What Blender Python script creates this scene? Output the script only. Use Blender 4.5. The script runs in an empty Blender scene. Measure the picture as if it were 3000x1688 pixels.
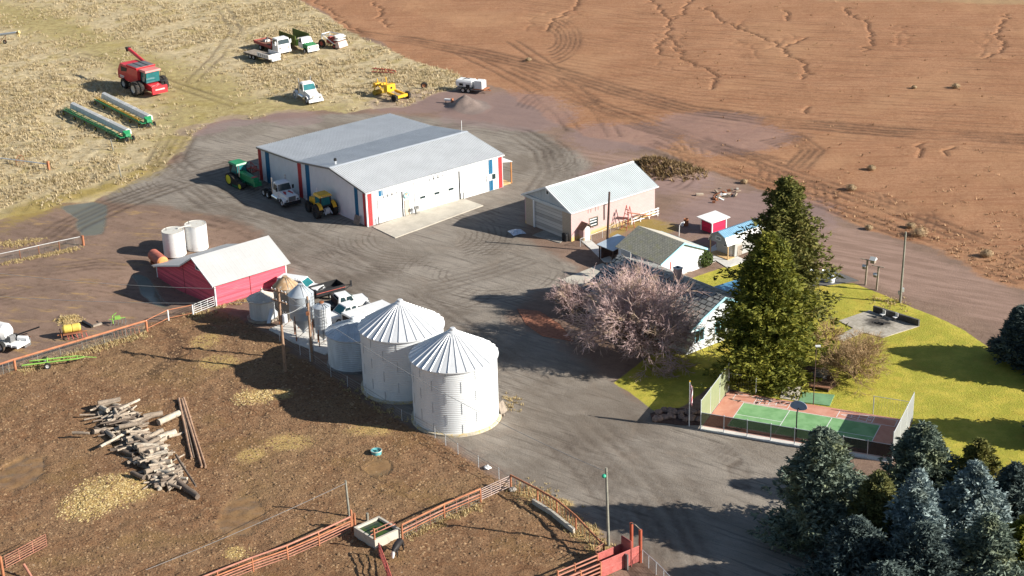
import bpy, math, random
import numpy as np
from mathutils import Vector, Matrix
R = math.radians
rnd = random.Random(7)
SC = bpy.context.scene
COL = SC.collection

# ---------------------------------------------------------------- camera
F = 4966.; PITCH = 0.393186; ROLL = -0.0299856; CAMH = 75.0
_fw = np.array([0, math.cos(PITCH), -math.sin(PITCH)]); _rt = np.array([1., 0, 0]); _up = np.cross(_rt, _fw)
_c, _s = math.cos(ROLL), math.sin(ROLL)
RT = _c*_rt + _s*_up; UP = -_s*_rt + _c*_up; FW = _fw; CAM = np.array([0, 0, CAMH])
cd = bpy.data.cameras.new('camera'); cam = bpy.data.objects.new('camera', cd); COL.objects.link(cam)
cd.sensor_width = 36.; cd.lens = 36.*F/3000.; cd.clip_start = 1.; cd.clip_end = 9000.
cam.matrix_world = Matrix(((RT[0], UP[0], -FW[0], 0), (RT[1], UP[1], -FW[1], 0), (RT[2], UP[2], -FW[2], CAMH), (0, 0, 0, 1)))
SC.camera = cam

# ---------------------------------------------------------------- light
SUN_EL = R(26); SUN_AZ = math.atan2(-0.30, 0.954)      # direction towards the sun, in plan
wd = bpy.data.worlds.new('World'); SC.world = wd; wd.use_nodes = True
nt = wd.node_tree; bg = nt.nodes['Background']
sky = nt.nodes.new('ShaderNodeTexSky'); sky.sky_type = 'NISHITA'; sky.sun_disc = False
sky.sun_elevation = SUN_EL; sky.sun_rotation = math.pi/2 - SUN_AZ
sky.altitude = 300; sky.air_density = 1.0; sky.dust_density = 0.6
nt.links.new(sky.outputs[0], bg.inputs[0]); bg.inputs[1].default_value = 0.058
sd = bpy.data.lights.new('sun', 'SUN'); sd.energy = 4.8; sd.angle = R(0.5); sd.color = (1.0, 0.945, 0.85)
so = bpy.data.objects.new('sun', sd); COL.objects.link(so)
_sv = Vector((math.cos(SUN_AZ)*math.cos(SUN_EL), math.sin(SUN_AZ)*math.cos(SUN_EL), math.sin(SUN_EL)))
so.rotation_euler = _sv.to_track_quat('Z', 'Y').to_euler(); so.location = (80, 60, 90)
vs = SC.view_settings; SC.display_settings.display_device = 'sRGB'
vs.view_transform = 'Standard'; vs.look = 'None'; vs.exposure = 1.0; vs.gamma = 1.0

# ---------------------------------------------------------------- helpers
def at(px, py, z=0.):
    """ground point (at height z) seen at a place of the 3000 px wide photograph"""
    d = RT*(px-1500)/F - UP*(py-844)/F + FW
    t = (z-CAMH)/d[2]
    p = CAM + d*t
    return Vector((float(p[0]), float(p[1]), float(p[2])))
def head(a, b):
    v = at(*b) - at(*a)
    return math.atan2(v.y, v.x)
def local(px, py, z, P0, yaw):
    p = at(px, py, z) - P0
    c, s = math.cos(yaw), math.sin(yaw)
    return (p.x*c + p.y*s, -p.x*s + p.y*c)

def tag(o, label=None, cat=None, group=None, kind=None):
    if label: o['label'] = label
    if cat: o['category'] = cat
    if group: o['group'] = group
    if kind: o['kind'] = kind
    return o
def thing(name, label, cat, loc=(0, 0, 0), rz=0., group=None):
    o = bpy.data.objects.new(name, None); COL.objects.link(o)
    o.location = loc; o.rotation_euler = (0, 0, rz); o.empty_display_size = .3
    return tag(o, label, cat, group)
def copy_tree(o, parent=None):
    c = o.copy(); COL.objects.link(c)
    if parent: c.parent = parent
    for ch in KIDS.get(o.name, []):
        copy_tree(ch, c)
    return c
KIDS = {}

class MB:
    def __init__(s): s.v = []; s.f = []; s.sm = []
    def add(s, vs, fs, sm=False):
        n = len(s.v); s.v.extend([tuple(q) for q in vs])
        for f in fs: s.f.append(tuple(i+n for i in f)); s.sm.append(sm)
        return s
    def box(s, x0, x1, y0, y1, z0, z1, ti=0., tj=None):
        """box, its top shrunk by ti along x and tj along y"""
        tj = ti if tj is None else tj
        return s.hexa([(x0, y0, z0), (x1, y0, z0), (x1, y1, z0), (x0, y1, z0)],
                      [(x0+ti, y0+tj, z1), (x1-ti, y0+tj, z1), (x1-ti, y1-tj, z1), (x0+ti, y1-tj, z1)])
    def hexa(s, b, t):
        return s.add(list(b)+list(t), [(3, 2, 1, 0), (4, 5, 6, 7), (0, 1, 5, 4), (1, 2, 6, 5), (2, 3, 7, 6), (3, 0, 4, 7)])
    def quad(s, a, b, c, d): return s.add([a, b, c, d], [(0, 1, 2, 3)])
    def slab(s, pts, th):
        """a polygon given a thickness downwards along its own normal"""
        p = [Vector(q) for q in pts]; n = (p[1]-p[0]).cross(p[2]-p[0]).normalized()*th
        k = len(p); q = [a-n for a in p]
        return s.add(p+q, [tuple(range(k)), tuple(range(2*k-1, k-1, -1))]+[(i+k, (i+1) % k+k, (i+1) % k, i) for i in range(k)])
    def prism(s, pts, axis, a0, a1):
        """polygon in the plane across axis (0:x,1:y,2:z), run from a0 to a1"""
        def mk(p, a):
            return {0: (a, p[0], p[1]), 1: (p[0], a, p[1]), 2: (p[0], p[1], a)}[axis]
        k = len(pts); v = [mk(p, a0) for p in pts]+[mk(p, a1) for p in pts]
        return s.add(v, [tuple(range(k-1, -1, -1)), tuple(range(k, 2*k))]+[(i, (i+1) % k, (i+1) % k+k, i+k) for i in range(k)])
    def tube(s, p0, p1, r0, r1=None, n=8, caps=True, sm=True):
        r1 = r0 if r1 is None else r1
        p0 = Vector(p0); p1 = Vector(p1); d = (p1-p0)
        if d.length < 1e-6: return s
        d.normalize(); u = d.orthogonal().normalized(); w = d.cross(u)
        v = []
        for p, r in ((p0, r0), (p1, r1)):
            for i in range(n):
                a = 2*math.pi*i/n; v.append(p+(u*math.cos(a)+w*math.sin(a))*r)
        s.add(v, [(i, (i+1) % n, (i+1) % n+n, i+n) for i in range(n)], sm)
        if caps:
            s.add(v[:n], [tuple(range(n-1, -1, -1))]); s.add(v[n:], [tuple(range(n))])
        return s
    def path(s, pts, r, n=6):
        for a, b in zip(pts[:-1], pts[1:]): s.tube(a, b, r, r, n)
        return s
    def lathe(s, prof, n=32, c=(0, 0, 0), sm=True, cap0=False, cap1=False):
        v = []
        for r, z in prof:
            for i in range(n):
                a = 2*math.pi*i/n; v.append((c[0]+r*math.cos(a), c[1]+r*math.sin(a), c[2]+z))
        for k in range(len(prof)-1):
            b = k*n
            s.add(v[b:b+2*n], [(i, (i+1) % n, (i+1) % n+n, i+n) for i in range(n)], sm)
        if cap0: s.add(v[:n], [tuple(range(n-1, -1, -1))])
        if cap1: s.add(v[-n:], [tuple(range(n))])
        return s
    def ribs(s, p0, u, v, pitch=.3, depth=.03, w=.35):
        """ribbed sheet: p0 corner, u across the ribs, v along them, ribs stand up along u x v"""
        p0 = Vector(p0); u = Vector(u); v = Vector(v); n = u.cross(v).normalized()*depth
        U = u.length; k = max(1, int(round(U/pitch))); ud = u/k
        top = []; 
        for i in range(k):
            b = p0+ud*i
            top += [b, b+ud*(1-w), b+ud*(1-w*.72)+n, b+ud*(1-w*.28)+n]
        top.append(p0+u)
        m = len(top); vv = top+[q+v for q in top]
        return s.add(vv, [(i, i+1, i+1+m, i+m) for i in range(m-1)])
    def build(s, name, mat, parent=None, loc=None, rot=None):
        me = bpy.data.meshes.new(name)
        me.from_pydata([tuple(q) for q in s.v], [], s.f)
        if any(s.sm): me.polygons.foreach_set('use_smooth', s.sm)
        me.materials.append(mat); me.update()
        o = bpy.data.objects.new(name, me); COL.objects.link(o)
        if parent:
            o.parent = parent; KIDS.setdefault(parent.name, []).append(o)
        if loc is not None: o.location = loc
        if rot is not None: o.rotation_euler = rot
        return o

class NT:
    """tiny node-tree writer"""
    def __init__(s, name):
        s.m = bpy.data.materials.new(name); s.m.use_nodes = True; s.t = s.m.node_tree
        s.bsdf = s.t.nodes['Principled BSDF']; s.bsdf.inputs['Specular IOR Level'].default_value = .25
    def n(s, t, **kw):
        x = s.t.nodes.new(t)
        for k, v in kw.items(): setattr(x, k, v)
        return x
    def put(s, sock, v):
        if v is None: return
        if hasattr(v, 'is_output'): s.t.links.new(v, sock)
        elif isinstance(v, (tuple, list)) and len(v) == 3 and sock.type == 'RGBA': sock.default_value = (*v, 1)
        else: sock.default_value = v
    def coord(s, which='Object'): return s.n('ShaderNodeTexCoord').outputs[which]
    def mapping(s, vec, scale=(1, 1, 1), rot=(0, 0, 0)):
        if any(rot):
            y = s.n('ShaderNodeMapping'); s.put(y.inputs[0], vec); y.inputs['Rotation'].default_value = rot; vec = y.outputs[0]
        x = s.n('ShaderNodeMapping'); s.put(x.inputs[0], vec); x.inputs['Scale'].default_value = scale
        return x.outputs[0]
    def noise(s, vec, scale, detail=4., rough=.55, dist=0., out=0):
        x = s.n('ShaderNodeTexNoise'); s.put(x.inputs['Vector'], vec); x.inputs['Scale'].default_value = scale
        x.inputs['Detail'].default_value = detail; x.inputs['Roughness'].default_value = rough; x.inputs['Distortion'].default_value = dist
        return x.outputs[out]
    def voro(s, vec, scale, out='Distance', feat='F1'):
        x = s.n('ShaderNodeTexVoronoi', feature=feat); s.put(x.inputs['Vector'], vec); x.inputs['Scale'].default_value = scale
        return x.outputs[out]
    def wave(s, vec, scale, dist=2., detail=2., typ='BANDS', d='X', dscale=1.):
        x = s.n('ShaderNodeTexWave', wave_type=typ)
        if typ == 'BANDS': x.bands_direction = d
        else: x.rings_direction = d
        s.put(x.inputs['Vector'], vec); x.inputs['Scale'].default_value = scale; x.inputs['Distortion'].default_value = dist
        x.inputs['Detail'].default_value = detail; x.inputs['Detail Scale'].default_value = dscale
        return x.outputs['Fac']
    def math(s, op, a, b=None, clamp=False):
        x = s.n('ShaderNodeMath', operation=op); x.use_clamp = clamp; s.put(x.inputs[0], a); s.put(x.inputs[1], b); return x.outputs[0]
    def step(s, v, lo, hi, a=0., b=1.):
        x = s.n('ShaderNodeMapRange', interpolation_type='SMOOTHSTEP'); s.put(x.inputs[0], v)
        for i, q in enumerate((lo, hi, a, b)): x.inputs[i+1].default_value = q
        return x.outputs[0]
    def lin(s, v, lo, hi, a=0., b=1.):
        x = s.n('ShaderNodeMapRange'); s.put(x.inputs[0], v)
        for i, q in enumerate((lo, hi, a, b)): x.inputs[i+1].default_value = q
        return x.outputs[0]
    def mix(s, f, a, b, mode='MIX'):
        x = s.n('ShaderNodeMix', data_type='RGBA', blend_type=mode); s.put(x.inputs[0], f); s.put(x.inputs[6], a); s.put(x.inputs[7], b)
        return x.outputs[2]
    def attr(s, name, out='Fac'):
        x = s.n('ShaderNodeAttribute'); x.attribute_name = name; return x.outputs[out]
    def island(s): return s.n('ShaderNodeNewGeometry').outputs['Random Per Island']
    def col(s, c): s.put(s.bsdf.inputs['Base Color'], c); return s
    def rough(s, v): s.put(s.bsdf.inputs['Roughness'], v); return s
    def metal(s, v): s.put(s.bsdf.inputs['Metallic'], v); return s
    def bump(s, h, strength=.5, dist=.1):
        x = s.n('ShaderNodeBump'); s.put(x.inputs['Height'], h); x.inputs['Strength'].default_value = strength; x.inputs['Distance'].default_value = dist
        s.put(s.bsdf.inputs['Normal'], x.outputs[0]); return s

def dk(c, k): return tuple(max(0., q*k) for q in c)
def mat(name, c, rough=.7, metal=0., var=.18, scale=1.2, dirt=None, dirtamt=.0, bump=0., spec=.25):
    """painted or plain surface with uneven tone and patches of dirt"""
    t = NT(name); v = t.coord(); t.bsdf.inputs['Specular IOR Level'].default_value = spec
    f = t.noise(v, scale, 5, .6); g = t.noise(v, scale*9, 3, .6)
    k = t.math('ADD', t.math('MULTIPLY', f, .65), t.math('MULTIPLY', g, .35))
    c1 = t.mix(t.step(k, .35, .65), dk(c, 1-var), dk(c, 1+var*.6))
    if dirt:
        d = t.step(t.noise(v, scale*2.3, 6, .7, .4), .62-.3*dirtamt, .72-.1*dirtamt)
        c1 = t.mix(t.math('MULTIPLY', d, min(1., .5+dirtamt)), c1, dirt)
    t.col(c1).metal(metal); t.rough(t.lin(g, .3, .7, max(.05, rough-.1), min(1, rough+.1)))
    if bump: t.bump(g, bump, .03)
    return t.m

M = {}
RUST = (.22, .085, .035)
M['white'] = mat('white_paint', (.70, .70, .69), .45, var=.06, dirt=(.5, .46, .4), dirtamt=.1)
M['white_wall'] = mat('white_ribbed_wall', (.72, .73, .74), .55, var=.05)
M['galv'] = mat('galvanised_steel', (.60, .63, .66), .42, .35, var=.08, scale=.7)
M['roof_galv'] = mat('grey_metal_roof', (.59, .60, .605), .45, .0, var=.08, scale=.5)
M['roof_pale'] = mat('pale_metal_roof', (.47, .51, .52), .5, .05, var=.06, scale=.5)
M['bluestripe'] = mat('blue_paint', (.018, .13, .25), .5, var=.1)
M['redstripe'] = mat('red_trim_paint', (.48, .05, .05), .5, var=.12)
M['dark'] = mat('dark_opening', (.02, .02, .022), .6, var=.2)
M['black'] = mat('black_metal', (.025, .025, .027), .5, var=.2)
M['rubber'] = mat('tyre_rubber', (.028, .027, .026), .85, var=.35, dirt=(.16, .11, .07), dirtamt=.25)
M['rim'] = mat('pale_wheel_rim', (.55, .55, .54), .4, .3, dirt=(.3, .22, .15), dirtamt=.15)
M['chrome'] = mat('bright_metal', (.7, .7, .7), .18, .9, var=.05)
M['glass'] = mat('window_glass', (.02, .04, .045), .08, 0, var=.25, spec=.6)
M['tealglass'] = mat('tinted_windscreen', (.02, .14, .15), .08, 0, var=.25, spec=.6)
M['steel'] = mat('grey_steel', (.22, .22, .22), .5, .5, var=.2, dirt=RUST, dirtamt=.15)
M['rust'] = mat('rusty_steel', (.30, .12, .06), .8, var=.35, dirt=(.12, .05, .03), dirtamt=.4)
M['pipe'] = mat('orange_red_pipe_paint', (.41, .165, .085), .7, var=.3, dirt=(.36, .15, .08), dirtamt=.3)
M['pipe_pink'] = mat('faded_red_pipe_paint', (.40, .18, .125), .7, var=.25, dirt=(.40, .12, .08), dirtamt=.3)
M['chute'] = mat('red_chute_paint', (.42, .12, .105), .65, var=.25, dirt=(.35, .07, .06), dirtamt=.35)
M['barnred'] = None
M['wood'] = mat('weathered_wood', (.30, .25, .20), .85, var=.35, scale=2., dirt=(.12, .09, .07), dirtamt=.3, bump=.4)
M['woodnew'] = mat('pine_lumber', (.55, .36, .17), .8, var=.2, scale=2.)
M['polewood'] = mat('utility_pole_wood', (.33, .21, .14), .85, var=.3, scale=1.5, dirt=(.15, .10, .07), dirtamt=.3)
M['greypole'] = mat('grey_pole_wood', (.24, .23, .19), .85, var=.3, scale=1.5)
M['darkpole'] = mat('dark_pole_wood', (.10, .06, .05), .85, var=.3, scale=1.5)
M['conc'] = mat('pale_concrete', (.47, .43, .36), .85, var=.14, scale=.5, dirt=(.34, .30, .25), dirtamt=.2)
M['conc2'] = mat('white_concrete', (.58, .56, .52), .85, var=.12, scale=.6, dirt=(.42, .39, .34), dirtamt=.2)
M['wire'] = mat('fence_wire', (.32, .31, .29), .6, .4, var=.2)
M['cable'] = mat('overhead_cable', (.30, .30, .30), .6, .2)
M['green'] = mat('green_machine_paint', (.02, .22, .085), .4, var=.15, spec=.4)
M['dgreen'] = mat('dark_green_paint', (.012, .11, .06), .45, var=.2)
M['agyellow'] = mat('yellow_machine_paint', (.75, .42, .03), .42, var=.15, dirt=(.4, .24, .05), dirtamt=.12)
M['rimyellow'] = mat('yellow_green_rim', (.55, .50, .03), .5, var=.2)
M['combred'] = mat('red_machine_paint', (.55, .035, .045), .38, var=.12, dirt=(.3, .06, .05), dirtamt=.1, spec=.4)
M['oldred'] = mat('faded_red_paint', (.42, .10, .08), .7, var=.3, dirt=(.2, .06, .04), dirtamt=.4)
M['olive'] = mat('olive_green_panel', (.12, .15, .035), .65, var=.25, dirt=(.08, .08, .03), dirtamt=.3)
M['beige'] = mat('beige_paint', (.55, .46, .36), .6, var=.1)
M['canvas'] = mat('white_canvas', (.66, .65, .62), .8, var=.15, scale=1.5, dirt=(.42, .40, .36), dirtamt=.3, bump=.5)
M['lime'] = mat('lime_green_paint', (.22, .42, .08), .6, var=.25, dirt=(.2, .25, .08), dirtamt=.3)
# ---------------------------------------------------------------- the ground, one fine sheet cut by surface
def lattice(seed):
    return np.random.RandomState(seed).rand(256, 256)
_lat = {}
def vnoise(x, y, scale, seed):
    g = _lat.setdefault(seed, lattice(seed))
    u = x/scale; v = y/scale
    i = np.floor(u).astype(int); j = np.floor(v).astype(int); a = u-i; b = v-j
    a = a*a*(3-2*a); b = b*b*(3-2*b)
    i0, i1, j0, j1 = i % 256, (i+1) % 256, j % 256, (j+1) % 256
    return (g[i0, j0]*(1-a)+g[i1, j0]*a)*(1-b)+(g[i0, j1]*(1-a)+g[i1, j1]*a)*b
def fbm(x, y, scale, seed, oc=4):
    t = 0.; a = 1.; w = 0.
    for k in range(oc):
        t = t+a*vnoise(x, y, scale/2**k, seed+k); w += a; a *= .55
    return t/w-.5
def poly_w(px):
    return np.array([tuple(at(*p))[:2] for p in px])
def inside(poly, X, Y):
    r = np.zeros(X.shape, bool); n = len(poly)
    for k in range(n):
        x0, y0 = poly[k]; x1, y1 = poly[(k+1) % n]
        if y0 == y1: continue
        c = ((y0 > Y) != (y1 > Y)) & (X < (x1-x0)*(Y-y0)/(y1-y0)+x0)
        r ^= c
    return r
def seg_d(X, Y, a, b):
    dx, dy = b[0]-a[0], b[1]-a[1]; L = dx*dx+dy*dy+1e-9
    t = np.clip(((X-a[0])*dx+(Y-a[1])*dy)/L, 0, 1)
    return np.hypot(X-a[0]-t*dx, Y-a[1]-t*dy)
CX = np.arange(-190, 190.1, 1.); CY = np.arange(60, 440.1, 1.)
GX, GY = np.meshgrid(CX, CY, indexing='ij')
def sdf(px):
    p = poly_w(px); d = np.full(GX.shape, 1e9)
    for k in range(len(p)): d = np.minimum(d, seg_d(GX, GY, p[k], p[(k+1) % len(p)]))
    return np.where(inside(p, GX, GY), d, -d)
def sample(g, X, Y):
    u = np.clip((X-CX[0]), 0, len(CX)-1.001); v = np.clip((Y-CY[0]), 0, len(CY)-1.001)
    i = u.astype(int); j = v.astype(int); a = u-i; b = v-j
    return (g[i, j]*(1-a)+g[i+1, j]*a)*(1-b)+(g[i, j+1]*(1-a)+g[i+1, j+1]*a)*b

HILL = [(-900, -160), (840, -160), (850, -30), (872, 0), (960, 42), (1010, 95), (1100, 120), (1180, 170), (1290, 202), (1345, 225), (1345, 262), (1250, 282), (1195, 312), (1100, 318),
        (1020, 328), (940, 318), (880, 328), (800, 333), (740, 350), (680, 345), (620, 362), (560, 398), (535, 440), (480, 492), (400, 522), (340, 560),
        (250, 592), (190, 594), (100, 622), (0, 645), (-400, 690), (-1200, 760)]
FIELD = [(850, -160), (872, 0), (960, 42), (1010, 95), (1100, 120), (1180, 170), (1290, 202), (1380, 232), (1470, 262), (1540, 320), (1640, 372), (1740, 402), (1840, 418), (1960, 450), (2080, 492),
         (2230, 555), (2400, 618), (2560, 668), (2720, 722), (2860, 790), (3000, 850), (3400, 1000), (4200, 1000), (4200, -160)]
YARD = [(560, 400), (620, 366), (700, 352), (850, 348), (1000, 338), (1160, 330), (1300, 342), (1450, 360), (1580, 385), (1690, 440), (1725, 480), (1680, 520), (1560, 600), (1545, 700), (1700, 780), (1640, 830),
        (1550, 850), (1510, 930), (1640, 1000), (1780, 1090), (1920, 1200), (2060, 1250), (2300, 1310), (2420, 1400), (2600, 1700), (2700, 1900), (1950, 1900), (1960, 1700), (1880, 1630), (1790, 1560),
        (1640, 1480), (1500, 1405), (1400, 1340), (1290, 1262), (1220, 1230), (1100, 1130), (1000, 1050), (930, 1000), (850, 900), (820, 830), (850, 790), (760, 680),
        (640, 640), (520, 620), (440, 600), (330, 590), (300, 565), (400, 522), (480, 492), (535, 440)]
PAST = [(-800, 1330), (-300, 1170), (0, 1080), (45, 1068), (430, 950), (560, 905), (640, 905), (740, 955), (860, 1035), (960, 1095), (1080, 1190), (1200, 1262), (1290, 1300), (1420, 1380), (1500, 1430),
        (1580, 1480), (1780, 1640), (1840, 1760), (1840, 2200), (-900, 2200)]
LAWN = [(1795, 1122), (1880, 1060), (1960, 1010), (2000, 900), (1995, 825), (2080, 795), (2180, 765), (2300, 770), (2390, 832), (2500, 828), (2590, 862), (2650, 888), (2740, 922), (2830, 968), (2900, 1018),
        (3000, 1080), (3200, 1180), (3500, 1500), (3000, 1640), (2800, 1500), (2660, 1360), (2660, 1260), (2090, 1130), (2000, 1190), (1925, 1205)]
ROAD = [(1700, 440), (1860, 450), (2080, 505), (2260, 575), (2420, 645), (2700, 738), (3000, 868), (3300, 1000), (3300, 1140), (3010, 1010), (2900, 960), (2780, 910), (2640, 870), (2440, 775), (2330, 740), (2160, 660), (2030, 620), (1930, 560), (1800, 500)]
MOSS = [(-60, -10), (150, 20), (330, 110), (500, 165), (660, 225), (760, 275), (900, 300), (1060, 305), (1020, 335), (800, 340), (740, 355), (620, 366), (560, 402), (525, 450), (440, 470), (470, 380), (480, 330), (400, 250), (250, 175), (100, 110), (-60, 70)]
MOSS2 = [(0, 610), (180, 570), (330, 530), (520, 420), (560, 400), (480, 492), (340, 560), (190, 598), (0, 690)]
PUDDLE = [(178, 606), (270, 592), (315, 600), (320, 640), (300, 688), (240, 690), (215, 660), (225, 640)]
PUD2 = [(375, 690+100), (440, 800), (480, 860), (500, 900), (450, 880), (410, 850)]
WETS = [((700, 352), 4.5), ((590, 380), 4.), ((860, 345), 6.), ((1230, 300), 9.), ((1330, 300), 8.), ((1450, 320), 12.), ((1540, 350), 8.), ((1830, 400), 10.), ((2080, 360), 9.), ((2160, 400), 9.), ((1900, 520), 10.), ((2200, 640), 12.)]
STRAW = [((740, 1165), 2.2, 1.3), ((810, 1160), 1.4, .8), ((840, 1300), 2.6, 1.4), ((740, 1330), 1.4, 1.0), ((1080, 1262), 3.0, 1.0), ((200, 938), 1.6, .8), ((690, 1620), 1.0, .8), ((330, 1440), 4., 2.2), ((250, 1480), 3., 2.), ((1640, 1478), 1.6, .9), ((1720, 1556), 1.6, 1.0), ((1560, 1440), 1.2, .7), ((1760, 1600), 1.2, .8), ((640, 1060), 2.5, 1.4), ((600, 1000), 2., 1.4)]
POND = [((1105, 1372), 1.4, 1.3), ((710, 1510), 2.2, 2.6), ((60, 1385), 2.6, 2.4)]

GULLY = [[(1880, -20), (1950, 40), (1965, 55), (1960, 85), (1955, 105), (1975, 120), (1985, 150), (2005, 160)], [(1955, 105), (1925, 125), (1930, 155), (1995, 170), (2040, 190), (2080, 205), (2095, 235), (2085, 260)],
         [(2075, 20), (2110, 55), (2170, 85), (2230, 105), (2290, 130), (2300, 155), (2350, 180), (2365, 205), (2350, 230)], [(2350, 110), (2330, 125), (2300, 135)], [(2170, 70), (2160, 85)],
         [(2470, 20), (2490, 40), (2540, 65), (2550, 100), (2555, 130), (2530, 150)], [(2950, 40), (2930, 80), (2920, 105), (2945, 125), (2930, 150), (2880, 170)], [(1700, -10), (1680, 30), (1620, 55), (1605, 90)],
         [(905, -5), (960, 25), (990, 45), (1010, 70), (1040, 85), (1060, 95)], [(1095, 5), (1110, 25), (1120, 60), (1145, 80)], [(2695, 420), (2698, 445), (2692, 460)], [(2358, 310), (2362, 330)],
         [(2030, -20), (2000, 40), (1975, 55)], [(2300, 30), (2305, 60)], [(2785, 430), (2775, 455)]]
def arc(cx, cy, rx, ry, a0, a1, n=14):
    return [(cx+rx*math.cos(R(a0+(a1-a0)*k/n)), cy+ry*math.sin(R(a0+(a1-a0)*k/n))) for k in range(n+1)]
TRACKS = []       # (polyline in photo pixels, half width m, depth m, repeats, spacing m)
def tr(p, w=.30, d=.07, rep=2, sp=2.0): TRACKS.append((p, w, d, rep, sp))
tr([(1500, 120), (1600, 185), (1690, 260), (1760, 330), (1800, 400)]); tr([(1340, 150), (1450, 200), (1560, 260), (1640, 330), (1680, 380)])
tr([(1500, 200), (1700, 290), (1900, 360), (2100, 430), (2350, 520), (2700, 640), (3000, 760)], .4, .06, 3, 1.6)
tr([(1000, 95), (1200, 118), (1400, 155), (1600, 200), (1800, 262), (2000, 318), (2300, 360), (2700, 392), (3100, 412)], .5, .07, 4, 1.3)
tr([(1900, 425), (2100, 490), (2400, 590), (2700, 700), (3000, 820)], .35, .05, 3, 1.5)
tr([(1250, 380), (1400, 370), (1520, 390), (1600, 440), (1620, 500), (1580, 560)], .35, .035, 4, 1.2)
tr([(2250, 420), (2330, 400), (2380, 440), (2330, 490)], .35, .05, 4, 1.0)
for k in range(7): tr(arc(1870+k*6, 470, 60+k*16, 42+k*10, -70, 60), .22, .05, 1)
for k in range(6): tr(arc(1590, 115, 40+k*14, 30+k*9, -60, 70), .25, .05, 1)
for k in range(6): tr(arc(1640, 340, 55+k*16, 32+k*11, 200, 330), .25, .05, 1)
for k in range(9): tr([(2210+k*26, 470+k*9), (2228+k*27, 490+k*9), (2222+k*28, 520+k*10)], .22, .05, 1)
for k in range(7): tr([(2560+k*28, 560+k*10), (2580+k*28, 580+k*10), (2570+k*28, 604+k*10)], .22, .05, 1)
for k in range(8): tr(arc(1560, 500, 40+k*13, 34+k*10, -60, 75), .2, .03, 1)
tr([(700, 480), (560, 520), (440, 560), (330, 600), (200, 660), (60, 760)], .4, .035, 5, 1.1)
tr([(520, 400), (480, 470), (560, 540), (700, 640), (860, 730), (1000, 800), (1130, 870)], .35, .03, 5, 1.2)
tr([(560, 610), (760, 660), (960, 760), (1200, 900), (1400, 1040), (1640, 1230), (1800, 1380), (1900, 1520), (1980, 1690)], .4, .03, 6, 1.3)
tr([(1540, 760), (1420, 800), (1300, 830), (1180, 850)], .3, .025, 4, 1.0); tr([(1480, 1250), (1700, 1340), (1800, 1460), (1850, 1560), (1920, 1690)], .35, .025, 4, 1.1)
for k in range(7): tr(arc(1230, 800, 90+k*28, 40+k*13, 30, 170), .2, .02, 1)
tr([(1750, 1170), (1880, 1290), (1980, 1400), (2060, 1520)], 1.1, .017, 2, 3.0); tr([(1330, 920), (1480, 1080), (1640, 1230), (1790, 1400)], .9, .012, 2, 2.6); tr([(760, 560), (900, 690), (1120, 800), (1330, 900)], .8, .014, 2, 2.4)
for k in range(16): tr([(1500+k*14, -20+k*21), (1900+k*10, 40+k*21), (2400, 70+k*22), (3050, 88+k*24)], .22, .022, 2, 1.6)
for k in range(6): tr([(1720+k*30, 300+k*12), (1790+k*40, 350+k*12), (1900+k*50, 380+k*14), (2080+k*60, 420+k*14)], .25, .03, 2, 1.5)
for k in range(5): tr(arc(2040, 1420, 110+k*11, 100+k*9, -75, 5), .17, .03, 1)
for k in range(5): tr(arc(620, 520, 90+k*24, 60+k*14, 160, 250), .2, .03, 1)
for k in range(5): tr([(470+k*10, 960), (500+k*9, 1000), (480+k*9, 1060), (400+k*12, 1110)], .2, .04, 1)
tr([(0, 880), (120, 850), (260, 830), (380, 840)], .3, .03, 4, 1.); tr([(0, 800), (150, 790), (280, 770), (420, 770)], .3, .03, 4, 1.)
tr([(230, 160), (360, 190), (520, 250), (700, 310)], .35, .04, 2, 2.); tr([(650, 20), (690, 90), (640, 160), (560, 240)], .3, .04, 2, 2.)

fx = np.arange(-118, 118.1, .33)
ys = [117.]
while ys[-1] < 362: ys.append(ys[-1]+.24+.17*(ys[-1]-117)/245.)
fy = np.array(ys)
gx = np.concatenate([[-4500, -1500, -600, -300, -210, -160, -130], fx, [130, 160, 210, 300, 600, 1500, 4500]])
gy = np.concatenate([[-3000, -800, -200, 0, 60, 90, 105], fy, [375, 395, 430, 500, 700, 1500, 5000]])
VX, VY = np.meshgrid(gx, gy, indexing='ij'); VX = VX.ravel(); VY = VY.ravel()
def smooth01(d, soft): return np.clip(.5+d/(2*soft), 0, 1)
SD = {k: sdf(p) for k, p in dict(hill=HILL, field=FIELD, yard=YARD, past=PAST, lawn=LAWN, road=ROAD, moss=MOSS, moss2=MOSS2, puddle=PUDDLE, pud2=PUD2).items()}
far = (np.abs(VX) > 150) | (VY > 400) | (VY < 75)
A = {}
edge = fbm(VX, VY, 9., 11, 5)*7
for k, soft, jit in (('hill', 1.6, .5), ('field', 2.2, .7), ('yard', 3.0, .8), ('past', 1.4, .35), ('lawn', .7, .16), ('road', 4., .8), ('moss', 6., 1.), ('moss2', 3.5, .8), ('puddle', 1.2, .3), ('pud2', .8, .2)):
    A[k] = smooth01(sample(SD[k], VX, VY)+edge*jit, soft)
A['hill'] = np.where(far & (VX < 0) & (VY > 200), 1., np.where(far, 0, A['hill']))
A['field'] = np.where(far & ((VX >= 0) & (VY > 230)), 1., np.where(far, 0, A['field']))
A['past'] = np.where(far & (VX < 15) & (VY < 140), 1., np.where(far, 0, A['past']))
for k in ('yard', 'lawn', 'road', 'moss', 'moss2', 'puddle', 'pud2'): A[k] = np.where(far, 0, A[k])
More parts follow.
